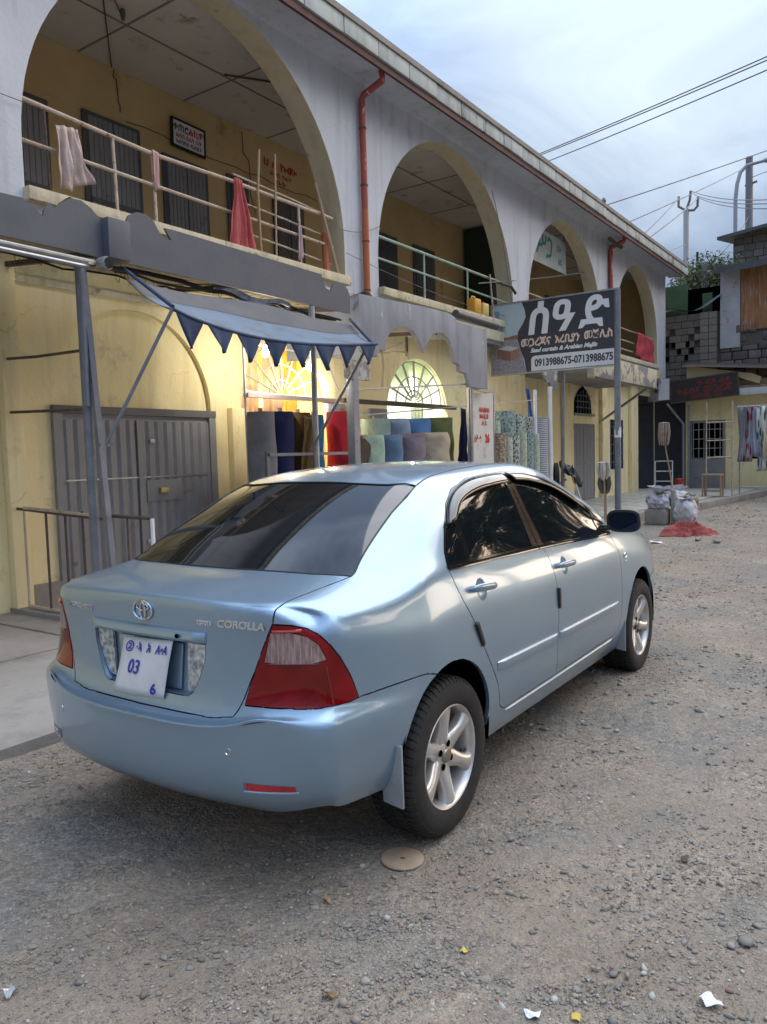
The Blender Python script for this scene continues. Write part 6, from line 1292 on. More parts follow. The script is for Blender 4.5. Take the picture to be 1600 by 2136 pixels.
def pj(kind):
    s2 = 1/math.sqrt(2)
    return {'side': (Vector((1,0,0)), Vector((0,0,1))), 'top': (Vector((1,0,0)), Vector((0,1,0))),
            'lid': (Vector((0,1,0)), Vector((s2,0,s2))), 'tailR': (Vector((s2,-s2,0)), Vector((0,0,1))), 'tailL': (Vector((s2,s2,0)), Vector((0,0,1))),
            'rear': (Vector((0,1,0)), Vector((0,0,1)))}[kind]
def cut(pts, kind, cond, closed=True):
    A, B = pj(kind)
    n = len(pts)
    for i in range(n if closed else n-1):
        a0, b0 = pts[i]; a1, b1 = pts[(i+1) % n]
        L = math.hypot(a1-a0, b1-b0)
        if L < 1e-6: continue
        ux, uy = (a1-a0)/L, (b1-b0)/L
        fs = []
        for f in bm.faces:
            c = f.calc_center_median()
            if not cond(c): continue
            ca, cb = c.dot(A)-a0, c.dot(B)-b0
            if abs(ca*-uy+cb*ux) > .06: continue
            t = ca*ux+cb*uy
            if t < -.05 or t > L+.05: continue
            va = [(v.co.dot(A)-a0, v.co.dot(B)-b0) for v in f.verts]
            dd = [x*-uy+y*ux for x, y in va]
            if min(dd) > 1e-6 or max(dd) < -1e-6: continue
            tt = [x*ux+y*uy for x, y in va]
            if max(tt) < -1e-4 or min(tt) > L+1e-4: continue
            fs.append(f)
        if not fs: continue
        nrm = A*(-uy)+B*ux
        co = A*a0/A.length_squared+B*b0/B.length_squared
        geom = list({v for f in fs for v in f.verts})+list({e for f in fs for e in f.edges})+fs
        bmesh.ops.bisect_plane(bm, geom=geom, dist=1e-5, plane_co=co, plane_no=nrm)
def inside(p, poly):
    x, y = p; c = False; j = len(poly)-1
    for i in range(len(poly)):
        xi, yi = poly[i]; xj, yj = poly[j]
        if (yi > y) != (yj > y) and x < (xj-xi)*(y-yi)/(yj-yi)+xi: c = not c
        j = i
    return c
def smooth_poly(pts, n=3, closed=True):
    P = [Vector((*p, 0)) for p in pts]; o = []; m = len(P)
    for i in range(m if closed else m-1):
        p0, p1, p2, p3 = P[(i-1) % m], P[i], P[(i+1) % m], P[(i+2) % m]
        if not closed:
            if i == 0: p0 = p1
            if i == m-2: p3 = p2
        for k in range(n):
            t = k/n
            q = .5*((2*p1)+(p2-p0)*t+(2*p0-5*p1+4*p2-p3)*t*t+(3*p1-p0-3*p2+p3)*t**3)
            o.append((q.x, q.y))
    if not closed: o.append(pts[-1])
    return o
DLO = [(.062,1.026),(.10,1.085),(.19,1.181),(.30,1.262),(.426,1.320),(.595,1.360),(.788,1.376),(.975,1.380),(1.224,1.368),(1.459,1.327),(1.687,1.252),(1.90,1.140),(2.075,1.02),(2.075,.962),(1.846,.968),(1.025,.998),(.465,1.014)]
Q_RQ = [(.088,1.046),(.118,1.092),(.2,1.178),(.268,1.230),(.243,1.041)]
Q_RD = [(.272,1.040),(.305,1.243),(.37,1.276),(.46,1.312),(.60,1.345),(.79,1.359),(.912,1.361),(.908,1.20),(.895,1.020)]
Q_B1 = [(.902,1.020),(.915,1.2),(.920,1.363),(.957,1.364),(.955,1.2),(.955,1.015)]
Q_B2 = [(.968,1.015),(.967,1.2),(.966,1.363),(1.000,1.362),(1.011,1.2),(1.032,1.012)]
Q_FD = [(1.040,1.012),(1.018,1.2),(1.007,1.361),(1.22,1.351),(1.45,1.310),(1.67,1.236),(1.84,1.150),(1.92,1.095),(1.90,.99)]
E_RR = [(.060,1.03),(.074,.97),(.112,.887),(.177,.799),(.247,.68),(.325,.572),(.38,.492),(.405,.425),(.43,.378),(.48,.352)]
E_FR = [(1.085,.350),(1.070,.45),(1.064,.555),(1.074,.65),(1.078,.738),(1.066,.839),(1.045,.917),(1.02,.985),(.985,1.05)]
E_FF = [(2.03,1.04),(2.04,.96),(2.085,.915),(2.12,.85),(2.139,.75),(2.140,.63),(2.142,.5),(2.133,.42),(2.09,.366),(2.03,.349)]
P_RDOOR = E_RR+[(.8,.352)]+E_FR+[(.5,1.10)]
P_FDOOR = E_FR[::-1]+[(1.6,.351)]+E_FF[::-1]+[(1.5,1.10)]
GLASS_R = [(.183,0),(.186,.12),(.20,.25),(.238,.40),(.29,.512),(.061,.536),(-.115,.564),(-.271,.593),(-.318,.603),(-.335,.590),(-.392,.475),(-.43,.292),(-.450,.12),(-.453,0)]
_g = [(x, y) for x, y in GLASS_R]; GLASS_R = _g+[(x, -y) for x, y in _g[::-1] if y > 0]
_g = [(1.50,0),(1.50,.3),(1.535,.50),(1.80,.575),(2.05,.645),(2.14,.65),(2.24,.45),(2.30,.2),(2.31,0)]; WSHIELD = _g+[(x, -y) for x, y in _g[::-1] if y > 0]
_g = [(2.36,0),(2.36,.25),(2.36,.50),(2.42,.60),(2.80,.585),(3.05,.565),(3.235,.52),(3.29,.40),(3.33,.2),(3.34,0)]; HOOD = _g+[(x, -y) for x, y in _g[::-1] if y > 0]
_l3 = [(-.10,.56,1.12),(-.324,.606,1.042),(-.46,.590,1.025),(-.582,.580,1.012),(-.672,.576,.997),(-.690,.573,.988),(-.707,.577,.964),(-.72,.574,.94),(-.729,.557,.895),(-.732,.526,.831),(-.735,.488,.748),(-.742,.458,.665),(-.752,.449,.650),(-.776,.430,.627),(-.789,.34,.614),(-.795,.20,.612),(-.80,0,.611)]
_g = [(y, (x+z)/math.sqrt(2)) for x, y, z in _l3]; LID = [(0, .74)]+_g+[(-y, b) for y, b in _g[::-1] if y > 0]
_t3 = [(-.72,.574,.940),(-.684,.622,.935),(-.653,.661,.922),(-.634,.694,.902),(-.613,.724,.866),(-.587,.744,.821),(-.555,.759,.756),(-.528,.770,.677),(-.569,.759,.669),(-.631,.735,.669),(-.679,.689,.667),(-.718,.598,.667),(-.734,.521,.667),(-.742,.458,.665),(-.735,.488,.748),(-.732,.526,.831),(-.729,.557,.895)]
TAIL = [((x+y)/math.sqrt(2), z) for x, y, z in _t3]
_c3 = [(-.725,.570,.911),(-.692,.625,.911),(-.66,.665,.896),(-.640,.696,.870),(-.626,.716,.820),(-.656,.679,.808),(-.698,.613,.806),(-.728,.542,.812)]
CLEAR = [((x+y)/math.sqrt(2), z) for x, y, z in _c3]
RECESS = [(.300,.856),(.296,.80),(.262,.715),(.238,.678),(.215,.664),(-.215,.664),(-.238,.678),(-.262,.715),(-.296,.80),(-.300,.856)]
ARCH = {0: (-.015, .352, .330), 1: (2.60, .352, .338)}
def arch_poly(k):
    cx, cz, r = ARCH[k]
    p = [(cx+r*1.03, .12), (cx+r*1.01, .26)]+[(cx+r*math.cos(a), cz+r*math.sin(a)) for a in np.linspace(0, math.pi, 25)]+[(cx-r*1.01, .26), (cx-r*1.03, .12)]
    return p
BLINE = [(-.545,.675),(-.45,.680),(-.376,.682),(-.25,.681),(-.19,.678),(-.165,.672),(-.10,.655)]
def zline(x):
    if x < BLINE[0][0]: return .72
    return float(np.interp(x, [p[0] for p in BLINE], [p[1] for p in BLINE]))
sd = lambda s: (lambda c: c.y*s > .42)
cR = lambda c: c.x < -.05
def ellipse(cx, cz, a, b, n=28): return [(cx+a*math.cos(t), cz+b*math.sin(t)) for t in np.linspace(0, 2*math.pi, n+1)[:-1]]
CUPS = {'r': ellipse(.272, .915, .042, .043), 'f': ellipse(1.205, .889, .042, .043)}
for s in (-1, 1):
    for q_ in CUPS.values(): cut(q_, 'side', lambda c, s=s: c.y*s > .6 and .8 < c.z < .98 and 0 < c.x < 1.5)
    for poly in (DLO, Q_RQ, Q_RD, Q_B1, Q_B2, Q_FD): cut(poly, 'side', lambda c, s=s: c.y*s > .42 and c.z > .9 and .0 < c.x < 2.2)
    for pl in (E_RR, E_FR, E_FF): cut(smooth_poly(pl, 2, False), 'side', lambda c, s=s: c.y*s > .6 and c.z < 1.06, False)
    cut([(.48,.352),(.8,.351),(1.085,.350),(1.6,.350),(2.03,.349)], 'side', lambda c, s=s: c.y*s > .6, False)
    for k in ARCH: cut(arch_poly(k), 'side', lambda c, s=s: c.y*s > .55 and c.z < .8, False)
    cut(BLINE, 'side', lambda c, s=s: c.y*s > .6 and c.x < 0, False)
    cut([(2.80,.60),(3.1,.60),(3.5,.60)], 'side', lambda c, s=s: c.y*s > 0 and c.x > 2.7, False)
    kd = 'tailR' if s < 0 else 'tailL'
    cut(TAIL, kd, lambda c, s=s: c.y*s > .3 and c.x < -.45 and .6 < c.z < 1)
    cut(CLEAR, kd, lambda c, s=s: c.y*s > .3 and c.x < -.45 and .6 < c.z < 1)
cut(GLASS_R, 'top', lambda c: c.z > 1.0 and c.x < .5)
cut(WSHIELD, 'top', lambda c: c.z > .95 and c.x > 1.3)
cut(HOOD, 'top', lambda c: c.z > .7 and c.x > 2.2)
cut(LID[1:], 'lid', lambda c: c.x < -.2 and abs(c.y) < .66 and c.z > .58, False)
cut(RECESS, 'rear', lambda c: c.x < -.5 and abs(c.y) < .4 and .6 < c.z < .9)
reg = {}
for f in bm.faces:
    c = f.calc_center_median(); ay = abs(c.y); s = 'L' if c.y > 0 else 'R'; xz = (c.x, c.z); key = None
    if ay > .42 and c.z > .9 and 0 < c.x < 2.2 and inside(xz, DLO):
        key = 'frame'
        for q, nme in ((Q_RQ, 'quarter_glass'), (Q_RD, 'rear_door_glass'), (Q_FD, 'front_door_glass'), (Q_B1, 'b1'), (Q_B2, 'b2')):
            if inside(xz, q): key = nme
        key += s
    if key is None and ay > .6 and c.z < .8:
        for k in ARCH:
            cx, cz, r = ARCH[k]
            if abs(c.x-cx) < r*1.02 and (c.z < cz or math.hypot(c.x-cx, c.z-cz) < r): key = 'hole'
    if key is None and ay > .6 and c.z < 1.1:
        if inside(xz, CUPS['r']) or inside(xz, CUPS['f']): key = 'hole'
        elif inside(xz, P_RDOOR): key = 'rdoor'+s
        elif inside(xz, P_FDOOR): key = 'fdoor'+s
    if key is None and c.x < -.45 and ay > .3:
        t = ((c.x+ay)/math.sqrt(2), c.z)
        if inside(t, CLEAR): key = 'clear'+s
        elif inside(t, TAIL): key = 'tail'+s
    if key is None and c.z > 1.0 and c.x < .5 and inside((c.x, c.y), GLASS_R): key = 'rglass'
    if key is None and c.z > .95 and c.x > 1.3 and inside((c.x, c.y), WSHIELD): key = 'wshield'
    if key is None and c.z > .7 and c.x > 2.2 and inside((c.x, c.y), HOOD): key = 'hood'
    if key is None and c.x < -.2 and ay < .66 and c.z > .58 and inside((c.y, (c.x+c.z)/math.sqrt(2)), LID):
        key = 'lid'
        if c.x < -.5 and inside((c.y, c.z), RECESS): key = 'hole'
    if key is None and c.x < -.1 and c.z < zline(c.x): key = 'bumper'
    if key is None and c.x > 2.75 and c.z < .60: key = 'fbumper'
    if key is None and c.x > 3.0 and .60 < c.z < .76 and ay > .36: key = 'head'+s
    reg.setdefault(key or 'body', []).append(f)
def panel(name, keys, m, off=0.0, gap=.0026, flange=.016, parent=CAR, fit=False):
    fs = [f for k in keys for f in reg.get(k, [])]
    vid = {}; vs = []; faces = []
    for f in fs:
        idx = []
        for v in f.verts:
            if v not in vid: vid[v] = len(vs); vs.append(v.co.copy())
            idx.append(vid[v])
        faces.append(idx)
    b = bmesh.new(); bv = [b.verts.new(v) for v in vs]; b.verts.ensure_lookup_table()
    for idx in faces:
        try: b.faces.new([bv[i] for i in idx])
        except ValueError: pass
    bmesh.ops.remove_doubles(b, verts=b.verts, dist=2e-5)
    b.normal_update()
    nrm = {v: surf_normal(v.co) for v in b.verts}
    bed = [e for e in b.edges if len(e.link_faces) == 1]
    sh = {}
    for e in bed:
        f = e.link_faces[0]; c = f.calc_center_median(); d = (e.verts[1].co-e.verts[0].co)
        if d.length < 1e-7: continue
        d.normalize(); w = c-e.verts[0].co; w -= d*w.dot(d)
        n = nrm[e.verts[0]]; w -= n*w.dot(n)
        if w.length > 1e-7:
            w.normalize()
            for v in e.verts: sh.setdefault(v, []).append(w)
    for v, l in sh.items():
        w = sum(l, Vector()); 
        if w.length > .2: v.co += w.normalized()*gap
    for v in b.verts: v.co += nrm[v]*off
    nf0 = len(b.faces)
    outer = set(b.faces)
    g = bmesh.ops.extrude_edge_only(b, edges=bed)
    for v in [x for x in g['geom'] if isinstance(x, bmesh.types.BMVert)]:
        loc = v.co; n = surf_normal(loc); v.co = v.co-n*flange
    b.faces.index_update(); b.verts.index_update()
    me = bpy.data.meshes.new(name)
    isout = [f in outer for f in b.faces]
    b.to_mesh(me)
    me.polygons.foreach_set('use_smooth', [True]*len(me.polygons))
    nl = [None]*len(me.loops)
    cache = {}
    if fit:      # a windscreen is one even curve: take its normals from a smooth surface fitted through the pane
        P_ = np.array([v.co[:] for v in me.vertices]); x, y = P_[:, 0], P_[:, 1]
        A_ = np.stack([np.ones_like(x), x, x*x, y*y, x*y*y], 1); k_ = np.linalg.lstsq(A_, P_[:, 2], rcond=None)[0]
        for i_, (xx_, yy_) in enumerate(zip(x, y)): cache[i_] = Vector((-(k_[1]+2*k_[2]*xx_+k_[4]*yy_*yy_), -(2*k_[3]*yy_+2*k_[4]*xx_*yy_), 1)).normalized()
    for p in me.polygons:
        for li in p.loop_indices:
            vi = me.loops[li].vertex_index
            if isout[p.index]:
                if vi not in cache: cache[vi] = surf_normal(me.vertices[vi].co)
                nl[li] = cache[vi]
            else: nl[li] = p.normal.copy()
    me.normals_split_custom_set(nl)
    me.materials.append(m); b.free()
    return link(name, me, parent)
panel('body_shell', ['body'], M_paint)
panel('trunk_lid', ['lid'], M_paint)
LIDO = [o for o in CAR.children if o.name.startswith('trunk_lid')][0]
BUMP = panel('rear_bumper', ['bumper'], M_paint)
FB = panel('front_bumper', ['fbumper'], M_paint)
panel('hood', ['hood'], M_paint)
panel('rear_windscreen', ['rglass'], M_tint, off=-.002, gap=.001, fit=True)
panel('windscreen', ['wshield'], M_tint, off=-.002, fit=True)
DOORS = {}
for s in 'RL':
    DOORS['r'+s] = panel('rear_door', ['rdoor'+s], M_paint); DOORS['f'+s] = panel('front_door', ['fdoor'+s], M_paint)
    wf = panel('window_frame', ['frame'+s], M_gloss, off=.001, gap=0)
    panel('door_pillar_trim', ['b1'+s], M_pillar_refl, off=.001, gap=.0005, parent=wf); panel('door_pillar_trim', ['b2'+s], M_pillar_refl, off=.001, gap=.0005, parent=wf)
    panel('quarter_glass', ['quarter_glass'+s], M_tint, off=-.003, gap=0)
    panel('door_glass', ['rear_door_glass'+s], M_tint, off=-.003, gap=0); panel('door_glass', ['front_door_glass'+s], M_tint, off=-.003, gap=0)
    tl = panel('tail_light', ['tail'+s], M_redlens, off=.002, gap=.002)
    panel('reversing_lens', ['clear'+s], M_clearlens, off=.0025, gap=0, parent=tl)
    panel('headlight', ['head'+s], M_clearlens, off=0)
for s in (-1, 1):      # lamp details: bright upper band, ribs in the clear part and the seam between stop and side lamp
    tl = [o for o in CAR.children if o.name.startswith('tail_light')][0 if s < 0 else 1]
    def lp(a, z, o_):
        d = Vector((1, -s, 0)).normalized() if False else Vector((.7071, -s*.7071, 0)); e = Vector((.7071, s*.7071, 0))
        h = _bvh.ray_cast(e*a-d*1.5+Vector((0, 0, z)), d); return h[0]+surf_normal(h[0])*o_
    for k in range(7):
        a = -.088+k*.0175; zt = .897-.0016*k*k*.5; MB().tube([lp(a, z, .0028) for z in np.linspace(.820, zt-.004, 6)], .0018, 5).build('lens_rib', mat('lens_rib', (.40, .28, .26), rough=.15, coat=1), tl, smooth=True)
    MB().tube([lp(a, .8065-.02*(a-.0)**2, .003) for a in np.linspace(-.118, .040, 14)], .0026, 6).build('lens_seam', mat('lens_seam', (.10, .002, .003), rough=.2, coat=1), tl, smooth=True)
    MB().tube([lp(a, .9165-1.0*max(0, a+.02)**2, .003) for a in np.linspace(-.104, -.012, 12)], .0055, 8).build('lens_band', M_redbright, tl, smooth=True)
    MB().tube([lp(.062+.4*(.80-z)*.35, z, .002) for z in np.linspace(.80, .672, 8)], .0022, 6).build('lens_seam', MATS['lens_seam'], tl, smooth=True)
# black shell right behind the panels, so that the gaps between them are dark
b = bmesh.new(); b.from_mesh(_m0)
for v in b.verts: v.co -= _vn[v.index]*.011
kill = []
for f in b.faces:
    c = f.calc_center_median()
    for k in ARCH:
        cx, cz, r = ARCH[k]
        if abs(c.y) > .55 and abs(c.x-cx) < r+.02 and (c.z < cz or math.hypot(c.x-cx, c.z-cz) < r+.02): kill.append(f)
    if c.x < -.6 and abs(c.y) < .30 and .655 < c.z < .87: kill.append(f)
bmesh.ops.delete(b, geom=list(set(kill)), context='FACES')
me = bpy.data.meshes.new('inner_shell'); b.to_mesh(me); b.free(); me.materials.append(M_void); link('inner_shell', me, CAR)
mb = MB().box((-.30, -.50, .34), (3.0, .50, .40))
mb.box((.36, -.72, .255), (2.2, .72, .33))
mb.build('underbody', M_void, CAR)
for s in (-1, 1):
    for k in ARCH:
        cx, cz, r = ARCH[k]; w = MB()
        aa = np.linspace(-.25, math.pi+.25, 22)
        vs = []
        for yy in (s*.835, s*.50): vs += [(cx+(r+.012)*math.cos(a), yy if yy != s*.835 else s*.825, cz+(r+.012)*math.sin(a)) for a in aa]
        n = len(aa); w.add(vs, [(i, i+1, n+i+1, n+i) for i in range(n-1)])
        w.add([(cx-.33, s*.50, .30), (cx+.36, s*.50, .30), (cx+.36, s*.50, .75), (cx-.33, s*.50, .75)], [(0, 1, 2, 3)])
        w.build('wheel_arch_liner', M_void, CAR)
# dark tint borders and rear window seal
def ribbon(name, pts, w, m, parent, h=.004, closed=False):
    mbx = MB(); mbx.tube(pts, w, 6); return mbx.build(name, m, parent, smooth=True)
def top_at(x, y):
    h = _bvh.ray_cast(Vector((x, y, 3)), Vector((0, 0, -1))); return h[0], surf_normal(h[0])
pts = [top_at(x, y)[0]+top_at(x, y)[1]*.001 for x, y in smooth_poly(GLASS_R, 2)]
ribbon('window_seal', pts+[pts[0]], .0035, M_black, CAR)
for s in (-1, 1):
    dit = [(.30,.512),(.42,.500),(.60,.502),(.80,.507),(1.05,.512),(1.30,.512),(1.45,.520)]
    ribbon('roof_drip_rail', [top_at(x, y*s)[0]-top_at(x, y*s)[1]*.001 for x, y in smooth_poly(dit, 3, False)], .0045, M_black, CAR)

# plate recess, garnish and plate
w = MB(); dep = .030
prof = RECESS; n = len(prof)
outp = [rear_at(y, z)[0] for y, z in prof]
vs = [p+Vector((.001, 0, 0)) for p in outp]+[Vector((-.738, y*.985, .76+(z-.76)*.985)) for y, z in prof]
w.add(vs, [(i, (i+1) % n, n+(i+1) % n, n+i) for i in range(n)]+[tuple(range(n, 2*n))])
rc = w.build('plate_recess', M_paint, LIDO, smooth=True, sharp=30)
ga = MB(); rows = []
for y in np.linspace(-.305, .305, 25):
    x0 = rear_at(y, .875)[0].x; t = abs(y)/.305; e = 1-max(0, (t-.93)/.07)**2*.8
    rows.append([(x0+.004, y, .897), (x0-.012*e, y, .892), (x0-.020*e, y, .880), (x0-.021*e, y, .866), (x0-.014*e, y, .856), (x0+.012, y, .853)])
m_ = 6
ga.add([p for r_ in rows for p in r_], [(i*m_+j, i*m_+j+1, (i+1)*m_+j+1, (i+1)*m_+j) for i in range(24) for j in range(m_-1)]+[tuple(range(m_)), tuple(range(24*m_, 25*m_))])
gar = ga.build('trunk_garnish', M_paint, LIDO, smooth=True)
MB().lathe([(0, -.002), (.008, -.002), (.008, .002)], 16, 'y').build('lid_lock', M_void, gar, loc=(-.792, -.195, .876), rot=(0, 0, R(-90)))
for s in (-1, 1):
    q = [(s*.292, .846), (s*.205, .846), (s*.196, .675), (s*.232, .681), (s*.258, .718), (s*.290, .80)]
    prism([(y, z) for y, z in q], -.752, -.742, 'x').build('clear_reflector', M_prism, LIDO)
prism([(-.175, .838), (.175, .838), (.155, .672), (-.155, .672)], -.747, -.741, 'x').build('plate_mount', M_paint, LIDO, bevel=.003)
# number plate, hanging askew
pl = MB(); c4 = [(.118, .835), (-.156, .852), (-.108, .640), (.172, .632)]
xx = [-.768, -.770, -.794, -.790]
vs = []
for (y, z), x in zip(c4, xx): vs += [(x, y, z), (x+.002, y, z)]
nn = 7
def plp(u, v):
    a = Vector((xx[0], *c4[0])); b_ = Vector((xx[1], *c4[1])); c_ = Vector((xx[2], *c4[2])); d_ = Vector((xx[3], *c4[3]))
    p = (a*(1-u)+b_*u)*(1-v)+(d_*(1-u)+c_*u)*v
    p.x += -.006*math.sin(v*3.1)*math.sin(u*2.5)+.004*math.sin(u*5+v*3); return p
pl.grid(plp, 10, 8)
PLT = pl.build('number_plate', M_plate, LIDO, smooth=True)
sol = PLT.modifiers.new('s', 'SOLIDIFY'); sol.thickness = .0015
def on_plate(u, v, s, size, mm, width=None):
    p = plp(u, v); du = (plp(min(u+.05, 1), v)-plp(max(u-.05, 0), v)); dv = plp(u, max(v-.05, 0))-plp(u, min(v+.05, 1))
    n = du.cross(dv).normalized(); 
    if n.x > 0: n = -n
    text_obj('plate_lettering', s, size, mm, PLT, plane_M(p+n*.0035, du, dv), extrude=.0004, bold=.0009, width=width)
on_plate(.16, .17, '②', .050, M_blueink); on_plate(.36, .17, '·ኣ', .046, M_blueink); on_plate(.58, .17, 'አ', .046, M_blueink); on_plate(.84, .18, 'A•A', .046, M_blueink, .062)
on_plate(.36, .52, '03', .075, M_blueink); on_plate(.80, .86, '6', .06, M_blueink)

# lettering and emblem on the lid
def on_rear(y, z, s, size, width, name='badge_lettering'):
    p, n = rear_at(y, z); right = Vector((0, -1, 0)); right = (right-n*right.dot(n)).normalized(); up = n.cross(right)
    text_obj(name, s, size, M_chrome, LIDO, plane_M(p+n*.001, right, up), extrude=.0016, bold=.0012, width=width, shear=.12)
on_rear(-.302, .926, 'TOYOTA', .022, .066); on_rear(-.455, .929, 'COROLLA', .036, .190); on_rear(.405, .925, 'XTRA-REMOTE', .026, .205)
p, n = rear_at(-.004, .947)
em = MB()
def ell(cy, cz, a, b_, r_, k=28): em.tube([(p.x-.004, p.y+cy+a*math.cos(t), p.z+cz+b_*math.sin(t)) for t in np.linspace(0, 2*math.pi, k)], r_, 6, cap=False)
ell(0, 0, .050, .0345, .0042); ell(0, .012, .031, .0125, .0034); ell(0, -.002, .013, .032, .0034)
em.build('badge', M_chrome, LIDO, smooth=True)

# side mouldings, handles, guards, mirrors, visors
def strip(name, x0, x1, z0a, z1a, z0b, z1b, out_, m, parent, s, n=14, taper=True):
    vs = []; k = 5
    for i in range(n+1):
        t = i/n; x = x0+(x1-x0)*t; zl = z0a+(z0b-z0a)*t; zh = z1a+(z1b-z1a)*t
        for j, (fz, fo) in enumerate(((0, -.002), (.12, .8), (.5, 1), (.88, .8), (1, -.002))):
            z = zl+(zh-zl)*fz; q, nn_ = side_at(x, z, s); e = 1
            if taper and i in (0, n): e = .2
            vs.append(q+nn_*(out_*fo*e if fo > 0 else -.002))
    fs = [(i*k+j, i*k+j+1, (i+1)*k+j+1, (i+1)*k+j) for i in range(n) for j in range(k-1)]+[tuple(range(k)), tuple(range(n*k, n*k+k))]
    return MB().add(vs, fs).build(name, m, parent, smooth=True)
for s, S_ in ((-1, 'R'), (1, 'L')):
    strip('side_moulding', .37, 1.056, .548, .590, .535, .572, .015, M_paint, DOORS['r'+S_], s)
    strip('side_moulding', 1.086, 2.07, .535, .572, .527, .556, .015, M_paint, DOORS['f'+S_], s)
    strip('belt_moulding', .07, .955, 1.016, 1.034, .998, 1.014, .006, M_gloss, DOORS['r'+S_], s, taper=False)
    strip('belt_moulding', .968, 1.99, .998, 1.014, .966, .982, .006, M_gloss, DOORS['f'+S_], s, taper=False)
    strip('sill_lip', .50, 2.03, .326, .338, .318, .330, .006, M_paint, CAR, s, n=24)
    for (hx, hz, dk, hw) in ((.272, .921, 'r', .108), (1.205, .893, 'f', .118)):
        q, nn_ = side_at(hx, hz, s)
        cup = MB()
        def cp(u, v):
            a = u*2*math.pi; r_ = v; x = hx+.038*r_*math.cos(a); z = hz+.042*r_*math.sin(a)
            q2, n2 = side_at(x, z, s); return q2+n2*(.0012 if v > .99 else .0012-.0*v)
        # scooped cup: a shallow dish standing in a raised rim
        def cp2(u, v):
            a = u*2*math.pi; cz_ = {'r': .915, 'f': .889}[dk]; x = hx+.0425*v*math.cos(a); z = cz_+.0435*v*math.sin(a); q2, n2 = side_at(x, z, s)
            return q2-n2*(.0095*(1-v**2.5)-.0004)
        cup.grid(cp2, 28, 6); cup.build('handle_cup', M_gloss if False else M_paint, DOORS[dk+S_], smooth=True)
        hb = MB(); rings = []
        for i in range(13):
            t = -1+i/6; x = hx+t*hw; q2, n2 = side_at(x, hz-t*.008*(1 if dk=='r' else .6), s)
            lift = .012+.020*(1-t**4); hh = .0165*(1-.25*t*t)*(math.sqrt(max(0, 1-t**8))*.9+.1); th_ = .008
            rings.append([q2+n2*(lift+th_*math.cos(a_))+Vector((0, 0, hh*math.sin(a_))) if abs(t) < .999 else q2+n2*(.006+.006*math.cos(a_))+Vector((0, 0, hh*.8*math.sin(a_))) for a_ in np.linspace(0, 2*math.pi, 9)[:-1]])
        hb.add([v for g_ in rings for v in g_], [(i*8+j, i*8+(j+1) % 8, (i+1)*8+(j+1) % 8, (i+1)*8+j) for i in range(12) for j in range(8)]+[tuple(range(8)), tuple(range(96, 104))])
        hb.build('door_handle', M_paint, DOORS[dk+S_], smooth=True, sharp=60)
    for gx, gz, dk in ((.212, .742, 'r'), (1.082, .742, 'f')):
        q, nn_ = side_at(gx, gz, s)
        g_ = MB().bar(q+Vector((-.028 if dk == 'r' else 0, 0, .052)), q+Vector((.028 if dk == 'r' else 0, 0, -.052)), .022, .024, up=(0, 1, 0))
        g_.build('edge_guard', M_black, DOORS[dk+S_], bevel=.006)
    q, nn_ = side_at(2.235, .80, s)
    em = MB(); em.tube([(q.x+.024*math.cos(t), q.y+s*.003, q.z+.016*math.sin(t)+.015) for t in np.linspace(0, 2*math.pi, 18)], .0035, 6, cap=False); em.tube([q+Vector((-.018, s*.003, -.022)), q+Vector((.018, s*.003, -.022))], .004, 6)
    em.build('fender_badge', M_chrome, CAR, smooth=True)
    # rain visors
    def visor(top, low, out_):
        v = MB(); T_ = smooth_poly(top, 4, False); L_ = smooth_poly(low, 4, False); n_ = len(T_); k = 5; vs = []
        for (x1, z1), (x2, z2) in zip(T_, L_):
            for j in range(k):
                f = j/(k-1); x = x1+(x2-x1)*f; z = z1+(z2-z1)*f; q2, n2 = side_at(x, z, s); vs.append(q2+n2*(.006+out_*math.sin(f*1.9)))
        v.add(vs, [(i*k+j, i*k+j+1, (i+1)*k+j+1, (i+1)*k+j) for i in range(n_-1) for j in range(k-1)])
        o = v.build('rain_visor', M_gloss, CAR, smooth=True); sm = o.modifiers.new('s', 'SOLIDIFY'); sm.thickness = .003
    visor([(.20,1.180),(.30,1.256),(.43,1.314),(.60,1.353),(.79,1.368),(.93,1.371)], [(.262,1.190),(.36,1.246),(.47,1.278),(.61,1.300),(.78,1.313),(.915,1.318)], .020)
    visor([(.975,1.371),(1.10,1.368),(1.23,1.358),(1.46,1.317),(1.68,1.243),(1.86,1.150)], [(.99,1.325),(1.10,1.320),(1.21,1.308),(1.42,1.270),(1.63,1.203),(1.80,1.125)], .020)
    # wing mirror
    mr_ = MB(); cxm, cym, czm = 1.985, s*.905, 1.052
    def hous(u, v):
        a = u*2*math.pi; ph = v*math.pi/2
        def se(t, p): return math.copysign(abs(t)**p, t)
        wy, hz_ = .098, .066
        return (cxm+.085*math.sin(ph)**1.2-.0, cym+wy*se(math.cos(a), .62)*math.cos(ph)**.55, czm+hz_*se(math.sin(a), .62)*math.cos(ph)**.55)
    mr_.grid(hous, 40, 12)
    MH = mr_.build('wing_mirror', M_paint, CAR, smooth=True)
    def se(t, p_): return math.copysign(abs(t)**p_, t)
    rim_ = MB(); k = 40
    o1 = [(cxm-.012, cym+.098*se(math.cos(a), .62), czm+.066*se(math.sin(a), .62)) for a in np.linspace(0, 2*math.pi, k+1)[:-1]]
    o2 = [(cxm-.014, cym+.084*se(math.cos(a), .62), czm+.053*se(math.sin(a), .62)) for a in np.linspace(0, 2*math.pi, k+1)[:-1]]
    o3 = [(cxm+.004, cym+.099*se(math.cos(a), .62), czm+.067*se(math.sin(a), .62)) for a in np.linspace(0, 2*math.pi, k+1)[:-1]]
